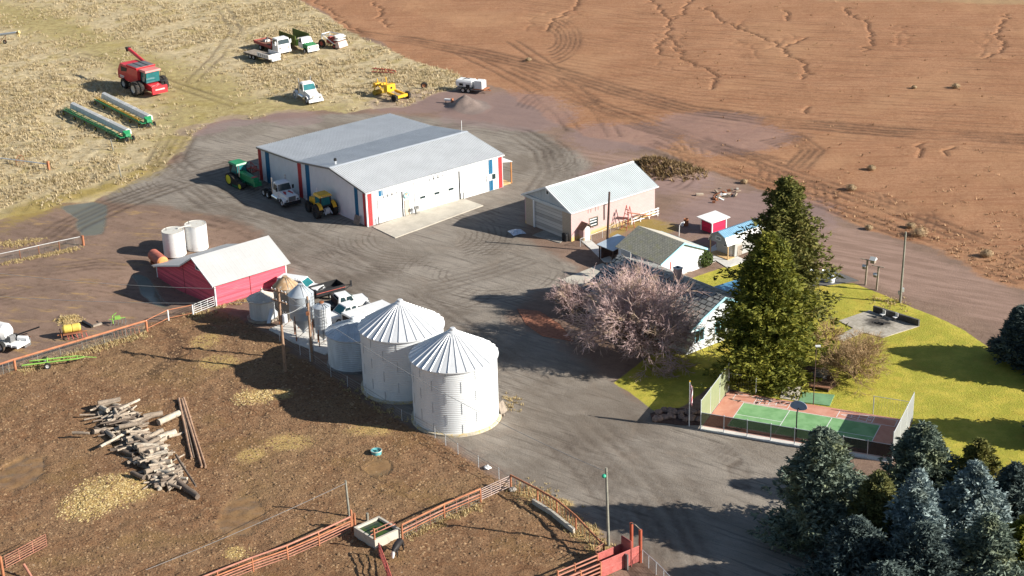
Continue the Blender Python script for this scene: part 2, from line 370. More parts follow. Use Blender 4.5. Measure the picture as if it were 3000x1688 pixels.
# strip of dead grass beyond the far edge of the field
topd = sample(sdf([(1000, -400), (1400, -60), (2300, -16), (2420, 6), (2700, 4), (3000, 16), (3600, 40), (4200, -400)]), VX, VY)
A['moss2'] = np.maximum(A['moss2'], smooth01(sample(sdf([(1760, 690), (1850, 645), (1915, 640), (1990, 655), (2010, 672), (1930, 690), (1860, 668), (1790, 712)]), VX, VY)+edge*.3, 1.2))
A['strip'] = smooth01(topd+edge*.5, 3.)
def ell(lst, X, Y):
    m = np.zeros(X.shape)
    for q in lst:
        c = at(*q[0]); a = q[1]; b = q[2] if len(q) > 2 else q[1]*.55
        d = np.hypot((X-c.x)/a, (Y-c.y)/(b*1.6)); m = np.maximum(m, np.clip(1.5-d, 0, 1))
    return m
A['straw'] = ell(STRAW, VX+edge*.3, VY+edge*.3); A['wet'] = ell(WETS, VX+edge*.8, VY+edge*.8); A['pond'] = ell(POND, VX+edge*.12, VY+edge*.12)
trk = np.zeros(VX.shape); gul = np.zeros(VX.shape)
def stroke(dst, pts, w):
    D = dst.reshape(len(gx), len(gy))
    for a, b in zip(pts[:-1], pts[1:]):
        i0, i1 = np.searchsorted(gx, (min(a[0], b[0])-3*w, max(a[0], b[0])+3*w)); j0, j1 = np.searchsorted(gy, (min(a[1], b[1])-3*w, max(a[1], b[1])+3*w))
        if i1 <= i0 or j1 <= j0: continue
        d = seg_d(gx[i0:i1, None], gy[None, j0:j1], a, b); D[i0:i1, j0:j1] = np.maximum(D[i0:i1, j0:j1], np.exp(-(d/w)**2))
def wob(p, amp, seed, step=1.2):
    out = []; rg = np.random.RandomState(seed)
    for a, b in zip(p[:-1], p[1:]):
        n = max(1, int(np.hypot(*(b-a))/step))
        for k in range(n): out.append(a+(b-a)*k/n+rg.randn(2)*amp)
    out.append(p[-1]); return out
for i, g in enumerate(GULLY): stroke(gul, wob(poly_w(g), .4, i, .8), .27)
for i, g in enumerate(GULLY[:8]):
    for k in range(2):
        p = poly_w(g); q = p+np.array([rnd.uniform(-6, 6), rnd.uniform(-4, 4)]); m = len(q)//2
        half = np.zeros(VX.shape); stroke(half, wob(q[m-1:m+2], .5, 50+i*3+k), .22); gul = np.maximum(gul, half*.5)
for p, w, d, rep, sp in TRACKS:
    q = poly_w(p)
    t = np.gradient(q, axis=0); nn = np.stack([-t[:, 1], t[:, 0]], 1); nn /= np.linalg.norm(nn, axis=1)[:, None]+1e-9
    for k in range(rep):
        one = np.zeros(VX.shape); stroke(one, list(q+nn*(k-(rep-1)/2)*sp*(1+.15*math.sin(k*5.1))), w)
        trk = np.maximum(trk, one*min(1.2, d/.032))
A['track'] = np.clip(trk, 0, 1.3)*np.clip(.8+fbm(VX, VY, 7., 77, 3)*2.2, .1, 1.); A['gully'] = gul
near = ~far
Z = np.zeros(VX.shape)
cl = fbm(VX, VY, .9, 31, 3); cl2 = fbm(VX, VY, 5., 41, 4)
Z += np.where(near, A['past']*(cl*.36+cl2*.24), 0)*(1-A['straw']*.3)
Z += np.where(near, A['hill']*(1-A['moss']*.6)*(cl*.24+cl2*.5), 0)
Z += np.where(near, A['field']*(cl*.05+cl2*.22), 0)
Z += np.where(near, (1-np.maximum.reduce([A['past'], A['hill'], A['field'], A['lawn']]))*(cl*.03+cl2*.05), 0)
Z -= A['track']*.05; Z += np.clip(A['track']-.15, 0, .3)*0
Z -= gul*.20*A['field']+gul*.25*A['hill']
Z = np.where(VY > 60, Z, 0.)-.03
# barn lean-to stands on lower ground
bd = at(478, 835); Z -= .75*np.exp(-(((VX-bd.x)/7.)**2+((VY-bd.y)/7.)**2))
# heap of gravel and old mounds
def mound(px, py, h, rx, ry, p=1.6):
    c = at(px, py); d = np.hypot((VX-c.x)/rx, (VY-c.y)/ry)
    return h*np.clip(1-d, 0, 1)**p*(1+.8*fbm(VX, VY, 1.3, 91, 3))
Z += mound(1362, 308, 1.5, 3.0, 4.5)+mound(1390, 316, .7, 3., 4.)+mound(1340, 318, .5, 2.5, 4.)
heap = mound(1362, 308, 1., 4.2, 6.)+mound(1390, 316, 1., 4., 5.5)
A['heap'] = np.clip(heap*2.2, 0, 1)
brush = mound(1930, 505, 1.4, 7., 4.8)+mound(1885, 500, 1.2, 4., 4.5)+mound(1990, 515, .8, 5., 4.)
Z += brush; A['brush'] = np.clip(brush*1.6, 0, 1)
Z += mound(330, 1440, .35, 5., 6.)+mound(205, 938, .4, 2.2, 1.8)
nxg, nyg = len(gx), len(gy)
_Zg = Z.reshape(nxg, nyg)
def zat(x, y):
    i = int(np.clip(np.searchsorted(gx, x)-1, 0, nxg-2)); j = int(np.clip(np.searchsorted(gy, y)-1, 0, nyg-2))
    a = (x-gx[i])/(gx[i+1]-gx[i]); b = (y-gy[j])/(gy[j+1]-gy[j])
    return float((_Zg[i, j]*(1-a)+_Zg[i+1, j]*a)*(1-b)+(_Zg[i, j+1]*(1-a)+_Zg[i+1, j+1]*a)*b)
def gnd(px, py):
    p = at(px, py); p.z = zat(p.x, p.y); return p
def mask_at(k, x, y):
    i = int(np.clip(np.searchsorted(gx, x)-1, 0, nxg-2)); j = int(np.clip(np.searchsorted(gy, y)-1, 0, nyg-2))
    return float(A[k][i*nyg+j])

def ground_material():
    t = NT('farm_ground'); v = t.coord('Object'); t.bsdf.inputs['Specular IOR Level'].default_value = .15
    n1 = t.noise(v, .12, 6, .62); n2 = t.noise(v, .9, 5, .65); n3 = t.noise(v, 4.5, 4, .7); n4 = t.noise(v, 14., 3, .7)
    def m(k, lo=.38, hi=.62, amp=.5):
        return t.step(t.math('ADD', t.attr(k), t.math('MULTIPLY', t.math('SUBTRACT', n2, .5), amp)), lo, hi)
    fine = t.step(t.math('ADD', t.math('MULTIPLY', n3, .6), t.math('MULTIPLY', n4, .4)), .36, .66)
    big = t.step(n1, .38, .62)
    # damp dirt, the base
    vr = t.mapping(v, (.10, .9, 1), (0, 0, R(32))); st = t.step(t.noise(vr, 1.1, 5, .65), .35, .65)
    c = t.mix(big, (.175, .118, .09), (.25, .165, .122)); c = t.mix(t.math('MULTIPLY', st, .45), c, (.30, .205, .155)); c = t.mix(t.math('MULTIPLY', t.step(n2, .5, .66), .45), c, (.12, .075, .05))
    c = t.mix(t.math('MULTIPLY', fine, .4), c, (.12, .075, .05)); c = t.mix(t.math('MULTIPLY', t.step(n3, .55, .68), .4), c, (.38, .29, .21))
    gold = t.step(t.noise(t.mapping(v, (.25, .8, 1), (0, 0, R(12))), .8, 5, .7), .54, .7)
    left = t.lin(t.n('ShaderNodeSeparateXYZ').outputs[0], -36, -46)
    sx = t.n('ShaderNodeSeparateXYZ'); t.put(sx.inputs[0], v); left = t.lin(sx.outputs[0], -34, -46)
    c = t.mix(t.math('MULTIPLY', gold, t.math('MULTIPLY', left, .6)), c, (.42, .27, .10))
    # gravel yard
    va = t.mapping(v, (.13, .85, 1), (0, 0, R(58))); vb = t.mapping(v, (.13, .85, 1), (0, 0, R(28)))
    s1 = t.step(t.noise(va, 1.6, 5, .7, .5), .4, .64); s2 = t.step(t.noise(vb, 1.3, 5, .7, .8), .42, .66)
    g = t.mix(t.step(n1, .38, .58), (.165, .136, .107), (.265, .229, .189)); g = t.mix(t.math('MULTIPLY', s1, .40), g, (.295, .258, .215)); g = t.mix(t.math('MULTIPLY', s2, .38), g, (.092, .079, .068))
    g = t.mix(t.math('MULTIPLY', t.step(t.noise(v, .22, 4, .6, 1.), .55, .68), .5), g, (.25, .20, .155)); g = t.mix(t.math('MULTIPLY', fine, .42), g, (.34, .305, .265)); g = t.mix(t.math('MULTIPLY', t.step(n3, .55, .68), .45), g, (.09, .075, .062))
    vf = t.mapping(v, (.07, 1.9, 1), (0, 0, R(40))); g = t.mix(t.math('MULTIPLY', t.step(t.noise(vf, 1.5, 4, .7, .6), .52, .62), t.step(n1, .40, .56, 0., .55)), g, (.085, .072, .06)); g = t.mix(t.math('MULTIPLY', t.step(t.noise(v, .055, 5, .6, .8), .48, .64), .45), g, (.125, .100, .078))
    def scuff(px, r0, r1, sp, base, k):
        q = at(*px); dn = t.n('ShaderNodeVectorMath', operation='DISTANCE'); t.put(dn.inputs[0], v); dn.inputs[1].default_value = (q.x, q.y, 0); d = t.math('ADD', dn.outputs['Value'], t.math('MULTIPLY', n2, .9))
        ring = t.step(t.math('SINE', t.math('MULTIPLY', d, 6.283/sp)), .1, .9); band = t.math('MULTIPLY', t.step(d, r0, r0+2), t.step(d, r1, r1-2.5))
        return t.mix(t.math('MULTIPLY', t.math('MULTIPLY', ring, band), t.math('MULTIPLY', t.step(t.noise(v, .16, 3, .6), .42, .6), k)), base, (.075, .058, .046))
    for q in (((1230, 690), 5, 15, .75), ((1440, 800), 4, 13, .8), ((1560, 470), 3, 11, .7), ((560, 520), 4, 16, .8)): g = scuff(*q, g, .42)
    c = t.mix(m('yard', .3, .7), c, g)
    # smooth farm road
    rd = t.mix(st, (.225, .148, .112), (.315, .212, .165)); rd = t.mix(t.math('MULTIPLY', fine, .2), rd, (.22, .13, .10))
    c = t.mix(m('road', .3, .7), c, rd)
    # tilled field
    row = t.noise(t.mapping(v, (.05, 1.1, 1), (0, 0, R(3))), 1.3, 4, .7)
    n5 = t.noise(v, 1.7, 5, .8); fl = t.mix(big, (.325, .172, .088), (.39, .213, .115)); fl = t.mix(t.math('MULTIPLY', t.step(n5, .42, .62), .45), fl, (.45, .262, .150)); fl = t.mix(t.math('MULTIPLY', t.step(n5, .50, .38), .5), fl, (.25, .112, .058))
    fl = t.mix(t.math('MULTIPLY', t.step(t.math('MULTIPLY', n3, n4), .18, .36), .55), fl, (.22, .092, .052)); fl = t.mix(t.math('MULTIPLY', t.step(row, .50, .60), .7), fl, (.27, .125, .066))
    fl = t.mix(t.math('MULTIPLY', t.step(t.noise(v, .05, 4, .6), .5, .66), .45), fl, (.42, .238, .128))
    c = t.mix(m('field'), c, fl)
    # dead grass
    dg = t.mix(t.step(n2, .35, .65), (.33, .245, .125), (.53, .43, .26)); dg = t.mix(t.math('MULTIPLY', fine, .55), dg, (.58, .49, .33))
    dg = t.mix(t.math('MULTIPLY', t.step(t.noise(v, .22, 5, .65), .50, .64), .6), dg, (.36, .28, .10)); dg = t.mix(t.math('MULTIPLY', t.step(n3, .53, .66), .5), dg, (.19, .14, .07))  # the dark spots are shade between grass clumps, painted into the colour
    ms = t.mix(t.step(n2, .38, .62), (.225, .17, .05), (.32, .26, .08)); ms = t.mix(t.math('MULTIPLY', fine, .35), ms, (.45, .37, .17))
    dg = t.mix(t.math('MULTIPLY', m('moss', .3, .85, 1.1), .65), dg, ms)
    hillm = m('hill'); c = t.mix(hillm, c, dg)
    c = t.mix(t.math('MULTIPLY', m('moss2', .3, .8, .8), .8), c, t.mix(n2, (.22, .15, .045), (.34, .26, .06)))
    c = t.mix(t.math('MULTIPLY', m('strip', .35, .8, 1.), .45), c, t.mix(fine, (.30, .22, .11), (.45, .37, .2)))
    # trampled pasture
    ps = t.mix(big, (.22, .115, .058), (.27, .155, .082)); ps = t.mix(t.math('MULTIPLY', t.step(n2, .42, .62), .5), ps, (.30, .185, .105))
    ps = t.mix(t.math('MULTIPLY', t.step(t.noise(v, .07, 5, .65, .4), .47, .62), .55), ps, (.29, .185, .095)); ps = t.mix(t.math('MULTIPLY', t.step(n3, .51, .64), .72), ps, (.058, .028, .016)); ps = t.mix(t.math('MULTIPLY', t.step(n4, .56, .70), .55), ps, (.27, .18, .105))  # the dark specks paint hoofprint shadows into the soil colour
    ps = t.mix(t.math('MULTIPLY', t.step(t.noise(v, .14, 4, .6, .5), .52, .66), .4), ps, (.22, .135, .05))
    ps = t.mix(t.math('MULTIPLY', t.math('LESS_THAN', t.voro(v, .8), .075), .7), ps, (.48, .36, .26))
    c = t.mix(m('past'), c, ps)
    stw = t.mix(fine, (.33, .20, .055), (.62, .46, .20))
    c = t.mix(t.math('MULTIPLY', t.step(t.math('ADD', t.attr('straw'), t.math('MULTIPLY', t.math('SUBTRACT', n3, .5), 1.3)), .45, 1.0), .75), c, stw)
    # lawn
    lw = t.mix(t.step(t.noise(v, .35, 5, .65), .4, .6), (.275, .25, .028), (.45, .37, .055)); lw = t.mix(t.math('MULTIPLY', t.step(n2, .4, .62), .65), lw, (.25, .27, .025)); lw = t.mix(t.math('MULTIPLY', fine, .55), lw, (.50, .44, .10)); lw = t.mix(t.math('MULTIPLY', t.step(n3, .54, .68), .5), lw, (.14, .155, .015))
    lw = t.mix(t.math('MULTIPLY', t.step(t.noise(v, .3, 4, .6), .55, .68), .45), lw, (.42, .30, .05))
    c = t.mix(m('lawn', .42, .58, .25), c, lw)
    c = t.mix(m('heap', .3, .7), c, t.mix(fine, (.09, .088, .07), (.20, .19, .15)))
    c = t.mix(m('brush', .3, .7), c, t.mix(fine, (.10, .06, .03), (.30, .20, .09)))
    # wet silt, standing water, ruts
    wet = t.step(t.math('ADD', t.attr('wet'), t.math('MULTIPLY', t.math('SUBTRACT', n2, .5), .9)), .45, .8)
    c = t.mix(t.math('MULTIPLY', wet, .55), c, t.mix(n2, (.19, .125, .11), (.30, .21, .20)))
    pud = t.math('MAXIMUM', m('puddle', .35, .6, .3), m('pud2', .35, .6, .3))
    c = t.mix(t.math('MULTIPLY', pud, .9), c, t.mix(n2, (.10, .105, .075), (.17, .165, .125)))
    pond = t.step(t.math('ADD', t.attr('pond'), t.math('MULTIPLY', t.math('SUBTRACT', n2, .5), .6)), .45, .75)
    c = t.mix(t.math('MULTIPLY', pond, .5), c, t.mix(n2, (.16, .095, .045), (.24, .15, .06)))
    trk = t.math('MULTIPLY', t.attr('track'), t.step(n2, .25, .6, .35, 1.)); c = t.mix(t.math('MULTIPLY', trk, .72), c, t.mix(.5, t.mix(1., c, (.38, .34, .32), 'MULTIPLY'), (.075, .052, .04)))
    c = t.mix(t.math('MULTIPLY', t.step(t.attr('gully'), .40, .85), .78), c, (.10, .05, .03))  # gully lines darkened: damp soil, with the shade of the cut painted in
    t.col(c)
    shiny = t.math('MAXIMUM', t.math('MULTIPLY', wet, .45), t.math('MAXIMUM', pud, pond))
    t.rough(t.lin(shiny, 0, 1, .92, .16))
    h = t.math('ADD', t.math('MULTIPLY', n3, .7), t.math('MULTIPLY', n4, .45))
    rough_amt = t.math('MAXIMUM', t.math('MULTIPLY', t.attr('past'), 1.5), t.math('MAXIMUM', t.math('MULTIPLY', t.attr('hill'), .9), t.math('MAXIMUM', t.math('MAXIMUM', t.math('MULTIPLY', t.attr('field'), .6), t.math('MULTIPLY', t.attr('lawn'), .6)), .3)))
    rough_amt = t.math('MULTIPLY', rough_amt, t.math('SUBTRACT', 1., t.math('MULTIPLY', shiny, .92)))
    t.bump(t.math('MULTIPLY', h, rough_amt), .9, .22)
    return t.m
GM = ground_material()
def sheets():
    q00 = (np.arange(nxg-1)[:, None]*nyg+np.arange(nyg-1)[None, :]).ravel()
    quads = np.stack([q00, q00+nyg, q00+nyg+1, q00+1], 1)
    cen = {k: A[k][q00] for k in ('hill', 'field', 'yard', 'past', 'lawn', 'road', 'puddle', 'pud2')}
    lab = np.zeros(len(q00), int)
    for i, k in enumerate(('yard', 'road', 'field', 'hill', 'past', 'lawn', 'puddle', 'pud2'), 1): lab[cen[k] > .5] = i
    for i, nm in enumerate(('ground', 'gravel_yard', 'dirt_road', 'tilled_field', 'grassy_hillside', 'pasture', 'lawn', 'water', 'water')):
        sel = quads[lab == i]
        if len(sel) == 0: continue
        ids, inv = np.unique(sel.ravel(), return_inverse=True)
        me = bpy.data.meshes.new(nm); n = len(ids); f = len(sel)
        me.vertices.add(n); me.vertices.foreach_set('co', np.stack([VX[ids], VY[ids], Z[ids]], 1).astype(np.float32).ravel())
        me.loops.add(f*4); me.loops.foreach_set('vertex_index', inv.astype(np.int32).ravel())
        me.polygons.add(f); me.polygons.foreach_set('loop_start', np.arange(0, f*4, 4, dtype=np.int32))
        try: me.polygons.foreach_set('loop_total', np.full(f, 4, np.int32))
        except Exception: pass
        me.polygons.foreach_set('use_smooth', np.ones(f, bool))
        me.update(); me.validate()
        for k in A:
            at_ = me.attributes.new(k, 'FLOAT', 'POINT'); at_.data.foreach_set('value', A[k][ids].astype(np.float32))
        me.materials.append(GM)
        o = bpy.data.objects.new(nm, me); COL.objects.link(o); tag(o, kind='structure')
sheets()

def sheet(name, px, m, z=.05, kerb=True, kind='structure'):
    """a slab of paving traced on the ground"""
    b = MB(); p = [at(*q) for q in px]
    p = [Vector((q.x, q.y, z)) for q in p]
    if (p[1]-p[0]).cross(p[2]-p[1]).z < 0: p.reverse()
    b.slab(p, .14); return tag(b.build(name, m), kind=kind)
# ---------------------------------------------------------------- paving
def blocky(name, c, mortar, bw, bh, stain=None, axis=(1, 0, 1)):
    """painted block or plank wall; courses follow object height"""
    t = NT(name); v = t.coord('Object'); s = t.n('ShaderNodeSeparateXYZ'); t.put(s.inputs[0], v)
    cb = t.n('ShaderNodeCombineXYZ'); t.put(cb.inputs[0], t.math('ADD', s.outputs[0], s.outputs[1])); t.put(cb.inputs[1], s.outputs[2])
    b = t.n('ShaderNodeTexBrick'); t.put(b.inputs['Vector'], cb.outputs[0]); b.inputs['Scale'].default_value = 1.
    b.inputs['Brick Width'].default_value = bw; b.inputs['Row Height'].default_value = bh; b.inputs['Mortar Size'].default_value = .012
    b.inputs['Color1'].default_value = (*c, 1); b.inputs['Color2'].default_value = (*dk(c, .92), 1); b.inputs['Mortar'].default_value = (*mortar, 1)
    n = t.noise(v, .5, 5, .65); c1 = t.mix(t.math('MULTIPLY', t.step(n, .4, .66), .35), b.outputs[0], dk(c, .8))
    if stain:
        k = t.step(t.math('ADD', s.outputs[2], t.math('MULTIPLY', t.noise(v, 1.1, 4, .6), .7)), .55, 1.15, .75, 0.)
        c1 = t.mix(k, c1, stain)
    t.col(c1).rough(.85); t.bump(b.outputs[1], .3, .01); return t.m
def planks(name, c, w, axis, streak=.5, gap=(.03, .03, .03), amt=.35, dirt=None):
    """boards: axis is the direction the boards are counted along (0 x, 1 y, 2 z)"""
    t = NT(name); v = t.coord('Object'); s = t.n('ShaderNodeSeparateXYZ'); t.put(s.inputs[0], v)
    q = t.math('DIVIDE', s.outputs[axis], w); fr = t.math('FRACT', q); g = t.math('LESS_THAN', fr, .07)
    wn = t.n('ShaderNodeTexWhiteNoise', noise_dimensions='1D'); t.put(wn.inputs['W'], t.math('FLOOR', q))
    sc = [.25, .25, .25]; sc[axis] = 4.
    n = t.noise(t.mapping(v, tuple(sc)), 2.2, 5, .65)
    k = t.math('ADD', t.math('MULTIPLY', wn.outputs[0], .45), t.math('MULTIPLY', n, .55))
    c1 = t.mix(t.step(k, .25, .75), dk(c, 1-amt), dk(c, 1+amt*.45))
    if dirt: c1 = t.mix(t.math('MULTIPLY', t.step(n, .56, .68), .6), c1, dirt)
    t.col(t.mix(t.math('MULTIPLY', g, .7), c1, gap)).rough(.8); return t.m
def shingles(name, c, row, length, alt, gapc, moss=None):
    """roof courses across the object's y axis (up the slope)"""
    t = NT(name); v = t.coord('UV') if False else t.coord('Object')
    b = t.n('ShaderNodeTexBrick'); t.put(b.inputs['Vector'], v); b.inputs['Scale'].default_value = 1.
    b.inputs['Brick Width'].default_value = length; b.inputs['Row Height'].default_value = row; b.inputs['Mortar Size'].default_value = row*.13; b.inputs['Mortar Smooth'].default_value = .3
    b.inputs['Bias'].default_value = 0.
    b.inputs['Color1'].default_value = (*c, 1); b.inputs['Color2'].default_value = (*alt, 1); b.inputs['Mortar'].default_value = (*gapc, 1)
    n = t.noise(v, .8, 6, .7); c1 = b.outputs[0]
    if moss:
        c1 = t.mix(t.math('MULTIPLY', t.step(n, .48, .66), .55), c1, moss); c1 = t.mix(t.math('MULTIPLY', t.step(t.noise(v, 7., 4, .7), .5, .64), .6), c1, (.46, .43, .33))
    else: c1 = t.mix(t.math('MULTIPLY', t.step(n, .42, .66), .4), c1, dk(c, 1.5))
    t.col(c1).rough(.9); t.bump(b.outputs[1], -.8, .03); return t.m
M['barnred'] = planks('red_barn_boards', (.66, .11, .155), .19, 2, amt=.3, gap=(.25, .03, .04), dirt=(.66, .20, .19))
M['shedred'] = planks('red_shed_boards', (.48, .02, .07), .3, 2, amt=.15, gap=(.2, .01, .03))
M['pinkblock'] = blocky('pink_block_wall', (.56, .375, .36), (.44, .29, .27), .42, .21, (.55, .40, .10))
M['tanblock'] = blocky('tan_block_wall', (.46, .38, .29), (.34, .28, .21), .42, .21)
M['doorplank'] = planks('grey_overhead_door', (.47, .45, .41), .42, 2, amt=.28, gap=(.12, .11, .10))
M['garagewall'] = planks('white_lap_siding', (.68, .70, .72), .2, 2, amt=.05, gap=(.5, .5, .52))
M['mossroof'] = shingles('mossy_shingles', (.37, .35, .28), .22, .42, (.27, .255, .21), (.13, .13, .10), (.30, .29, .13))
M['shake'] = shingles('grey_slab_shingles', (.31, .31, .29), .62, .85, (.20, .205, .20), (.03, .03, .03))
M['bluetrim'] = mat('pale_blue_trim', (.33, .62, .72), .5, var=.08)
M['blueroof'] = mat('blue_metal_roof', (.10, .28, .46), .35, .1, var=.15, scale=.6, dirt=(.35, .45, .55), dirtamt=.1)
M['gambblue'] = mat('light_blue_metal_roof', (.25, .45, .60), .4, .2, var=.1)
M['greysiding'] = planks('grey_vertical_siding', (.40, .40, .38), .3, 0, amt=.08, gap=(.22, .22, .22))
M['bluegrey'] = mat('blue_grey_door', (.20, .25, .31), .55, var=.1)
M['barnroof'] = mat('grey_barn_roof', (.43, .43, .425), .6, var=.06, scale=.4)

YAW = R(38.5); UL = Vector((math.cos(YAW), math.sin(YAW), 0)); UW = Vector((-math.sin(YAW), math.cos(YAW), 0))
sheet('concrete_apron', [(1092, 666), (1158, 698), (1416, 603), (1347, 579)], M['conc'], .06)
sheet('concrete_path', [(1697, 702), (1712, 695), (1735, 708), (1792, 757), (1790, 770), (1770, 768), (1730, 730)], M['conc2'], .06)
sheet('concrete_path', [(1990, 806), (2048, 785), (2135, 752), (2096, 740), (2098, 716), (2062, 738), (2090, 765), (2085, 772), (1985, 800)], M['conc2'], .05)
sheet('concrete_path', [(2066, 744), (2100, 725), (2190, 765), (2130, 785)], M['conc2'], .056)
sheet('gravel_bed', [(1992, 800), (2045, 768), (2092, 762), (2060, 778), (1998, 808)], mat('bed_gravel', (.42, .36, .28), .9, var=.3, scale=4, bump=.5), .04)
sheet('concrete_pad', [(788, 966), (858, 937), (975, 985), (973, 1030), (952, 1040), (858, 1004)], M['conc2'], .08)
sheet('concrete_pad', [(1640, 655), (1665, 668), (1672, 690), (1640, 712), (1560, 690)], mat('old_concrete', (.28, .26, .23), .9, var=.25), .04)

# ---------------------------------------------------------------- machine shop
def windowset(root, plane, a0, a1, z0, z1, fm=None, out=.05, name='window', split=False, gm=None):
    """plane 'x': on local face y=0 looking to -y; 'y': on face x=0 looking to -x"""
    fm = fm or M['white']; gm = gm or M['glass']
    def bx(b, u0, u1, w0, w1, d0, d1):
        if plane == 'x': b.box(u0, u1, -d1, -d0, w0, w1)
        else: b.box(-d1, -d0, u0, u1, w0, w1)
    b = MB(); t = .08
    bx(b, a0-t, a1+t, z0-t, z0, .01, out+.03); bx(b, a0-t, a1+t, z1, z1+t, .01, out+.03); bx(b, a0-t, a0, z0, z1, .01, out+.03); bx(b, a1, a1+t, z0, z1, .01, out+.03)
    if split: bx(b, (a0+a1)/2-.03, (a0+a1)/2+.03, z0, z1, .012, out+.02)
    f = b.build(name, fm, root); g = MB(); bx(g, a0, a1, z0, z1, .008, out); g.build('pane', gm, f); return f
P0 = at(1077.7, 664); ya = R(38.7)
shop = thing('machine_shop', 'big white metal shop with long grey ribbed roof and red and blue stripes', 'workshop', (P0.x, P0.y, 0), ya)
prof = [(0, 4.6), (7.8, 5.98), (15.8, 5.0), (26., 4.62)]; SL = 22.2
b = MB()
b.ribs((0, 0, -.1), (SL, 0, 0), (0, 0, 4.6), .3, .035)
for (t0, z0), (t1, z1) in zip(prof[:-1], prof[1:]):
    n = int((t1-t0)/.3)
    for i in range(n):
        a = t0+(t1-t0)*i/n; c = t0+(t1-t0)*(i+1)/n; za = z0+(z1-z0)*i/n; zc = z0+(z1-z0)*(i+1)/n; mid = a+(c-a)*.65
        zm = za+(zc-za)*.65
        b.add([(0, a, -.4), (0, mid, -.4), (0, mid, zm-.02), (0, a, za-.02)], [(3, 2, 1, 0)]); b.add([(-.035, mid, -.4), (-.035, c, -.4), (-.035, c, zc-.02), (-.035, mid, zm-.02)], [(3, 2, 1, 0)])
        b.add([(0, mid, -.4), (-.035, mid, -.4), (-.035, mid, zm-.02), (0, mid, zm-.02)], [(3, 2, 1, 0)])
b.prism([(t, z-.03) for t, z in prof]+[(26., -.4), (0, -.4)], 0, SL-.02, SL+.02); b.box(0, SL, 25.97, 26.0, -.4, 4.5)
b.build('wall', M['white_wall'], shop)
r = MB()
for (t0, z0), (t1, z1) in zip(prof[:-1], prof[1:]):
    o0 = -.22 if t0 == 0 else 0; k = (z1-z0)/(t1-t0); e1 = .15 if t1 == 26. else 0
    r.ribs((-.2, t0+o0, z0+k*o0+.03), (SL+.4, 0, 0), (0, t1-t0-o0+e1, (t1-t0-o0+e1)*k), .31, .06, .5)
rf = r.build('roof', M['roof_galv'], shop)
b = MB(); b.prism([(7.5, 6.02), (7.8, 6.1), (8.1, 6.06), (7.8, 6.04)], 0, -.22, SL+.22); b.build('ridge_cap', M['galv'], rf)
b = MB()
for (t0, z0), (t1, z1) in zip(prof[:-1], prof[1:]):
    b.hexa([(-.27, t0, z0-.16), (-.2, t0, z0-.16), (-.2, t1, z1-.16), (-.27, t1, z1-.16)], [(-.27, t0, z0+.07), (-.2, t0, z0+.07), (-.2, t1, z1+.07), (-.27, t1, z1+.07)])
b.build('rake_trim', M['steel'], rf)
b = MB(); b.box(-.2, SL+.2, -.30, -.2, 4.42, 4.56); b.build('gutter', M['white'], rf)
b = MB(); b.tube((1.5, 8.9, 5.7), (1.5, 8.9, 6.35), .13, n=12); fl = b.build('flue', M['galv'], shop)
b = MB(); b.lathe([(.2, 6.35), (.2, 6.62), (.1, 6.72)], 12, (1.5, 8.9, 0), cap0=True, cap1=True); b.build('flue_cap', M['black'], fl)
b = MB(); b.tube((SL-.4, 8.2, 5.9), (SL-.4, 8.2, 7.6), .035); b.build('antenna', M['white'], shop)
def stripe(m, face, a0, a1, z1=None, z0=.0, out=.055):
    b = MB(); k = max(1, int((a1-a0)/.3))
    for i in range(k):
        u0 = a0+(a1-a0)*i/k; u1 = a0+(a1-a0)*(i+.62)/k; u2 = a0+(a1-a0)*(i+1)/k
        if face == 'x': b.box(u0, u1, -out, -.002, z0, z1); b.box(u1, u2, -out+.03, -.003, z0, z1)
        else: b.box(-out, -.002, u0, u1, z0, z1); b.box(-out+.03, -.003, u1, u2, z0, z1)
    return b.build('trim_stripe', m, shop)
stripe(M['redstripe'], 'x', .12, .95, 4.4); stripe(M['bluestripe'], 'x', 1.95, 2.55, 4.35, 3.5); stripe(M['bluestripe'], 'x', 19.85, 20.5, 4.4); stripe(M['redstripe'], 'x', 21.5, 22.15, 4.4)
def rz(t):
    for (t0, z0), (t1, z1) in zip(prof[:-1], prof[1:]):
        if t0 <= t <= t1: return z0+(z1-z0)*(t-t0)/(t1-t0)
for m, a, c in (('redstripe', .02, .7), ('bluestripe', 1.85, 2.6), ('bluestripe', 13.0, 14.0), ('redstripe', 15.05, 15.9), ('bluestripe', 23.1, 24.1), ('redstripe', 25.2, 25.98)):
    stripe(M[m], 'y', a, c, min(rz(a), rz(c))-.12, -.35, .07)
b = MB(); b.box(-.08, .12, -.08, .12, -.1, 4.55); b.build('corner_trim', M['white'], shop)
def overhead(a0, a1, h, n):
    b = MB(); k = 6
    for i in range(k): b.box(a0, a1, -.075, -.01, .04+h*i/k, .04+h*(i+1)/k-.012)
    d = b.build('overhead_door', M['white'], shop)
    f = MB(); f.box(a0-.12, a0, -.10, -.01, 0, h+.15); f.box(a1, a1+.12, -.10, -.01, 0, h+.15); f.box(a0-.12, a1+.12, -.11, -.01, h+.04, h+.16); f.build('door_frame', M['white'], d)
    for q in range(n):
        c = a0+(a1-a0)*(q+.5)/n; g = MB(); g.box(c-.42, c+.42, -.095, -.07, h*.42, h*.42+.3); g.build('pane', M['glass'], d)
    s = MB(); s.box(a1+.13, a1+.36, -.09, -.01, 0, h-.05); s.build('door_slot', M['dark'], shop)
overhead(1.8, 5.25, 3.42, 0); overhead(7.6, 14.55, 4.0, 3)
b = MB(); b.box(5.85, 6.65, -.09, -.01, .05, 2.1); d = b.build('door', M['beige'], shop)
b = MB(); b.tube((6.55, -.13, 1.05), (6.55, -.08, 1.05), .04); b.build('door_knob', M['chrome'], d)
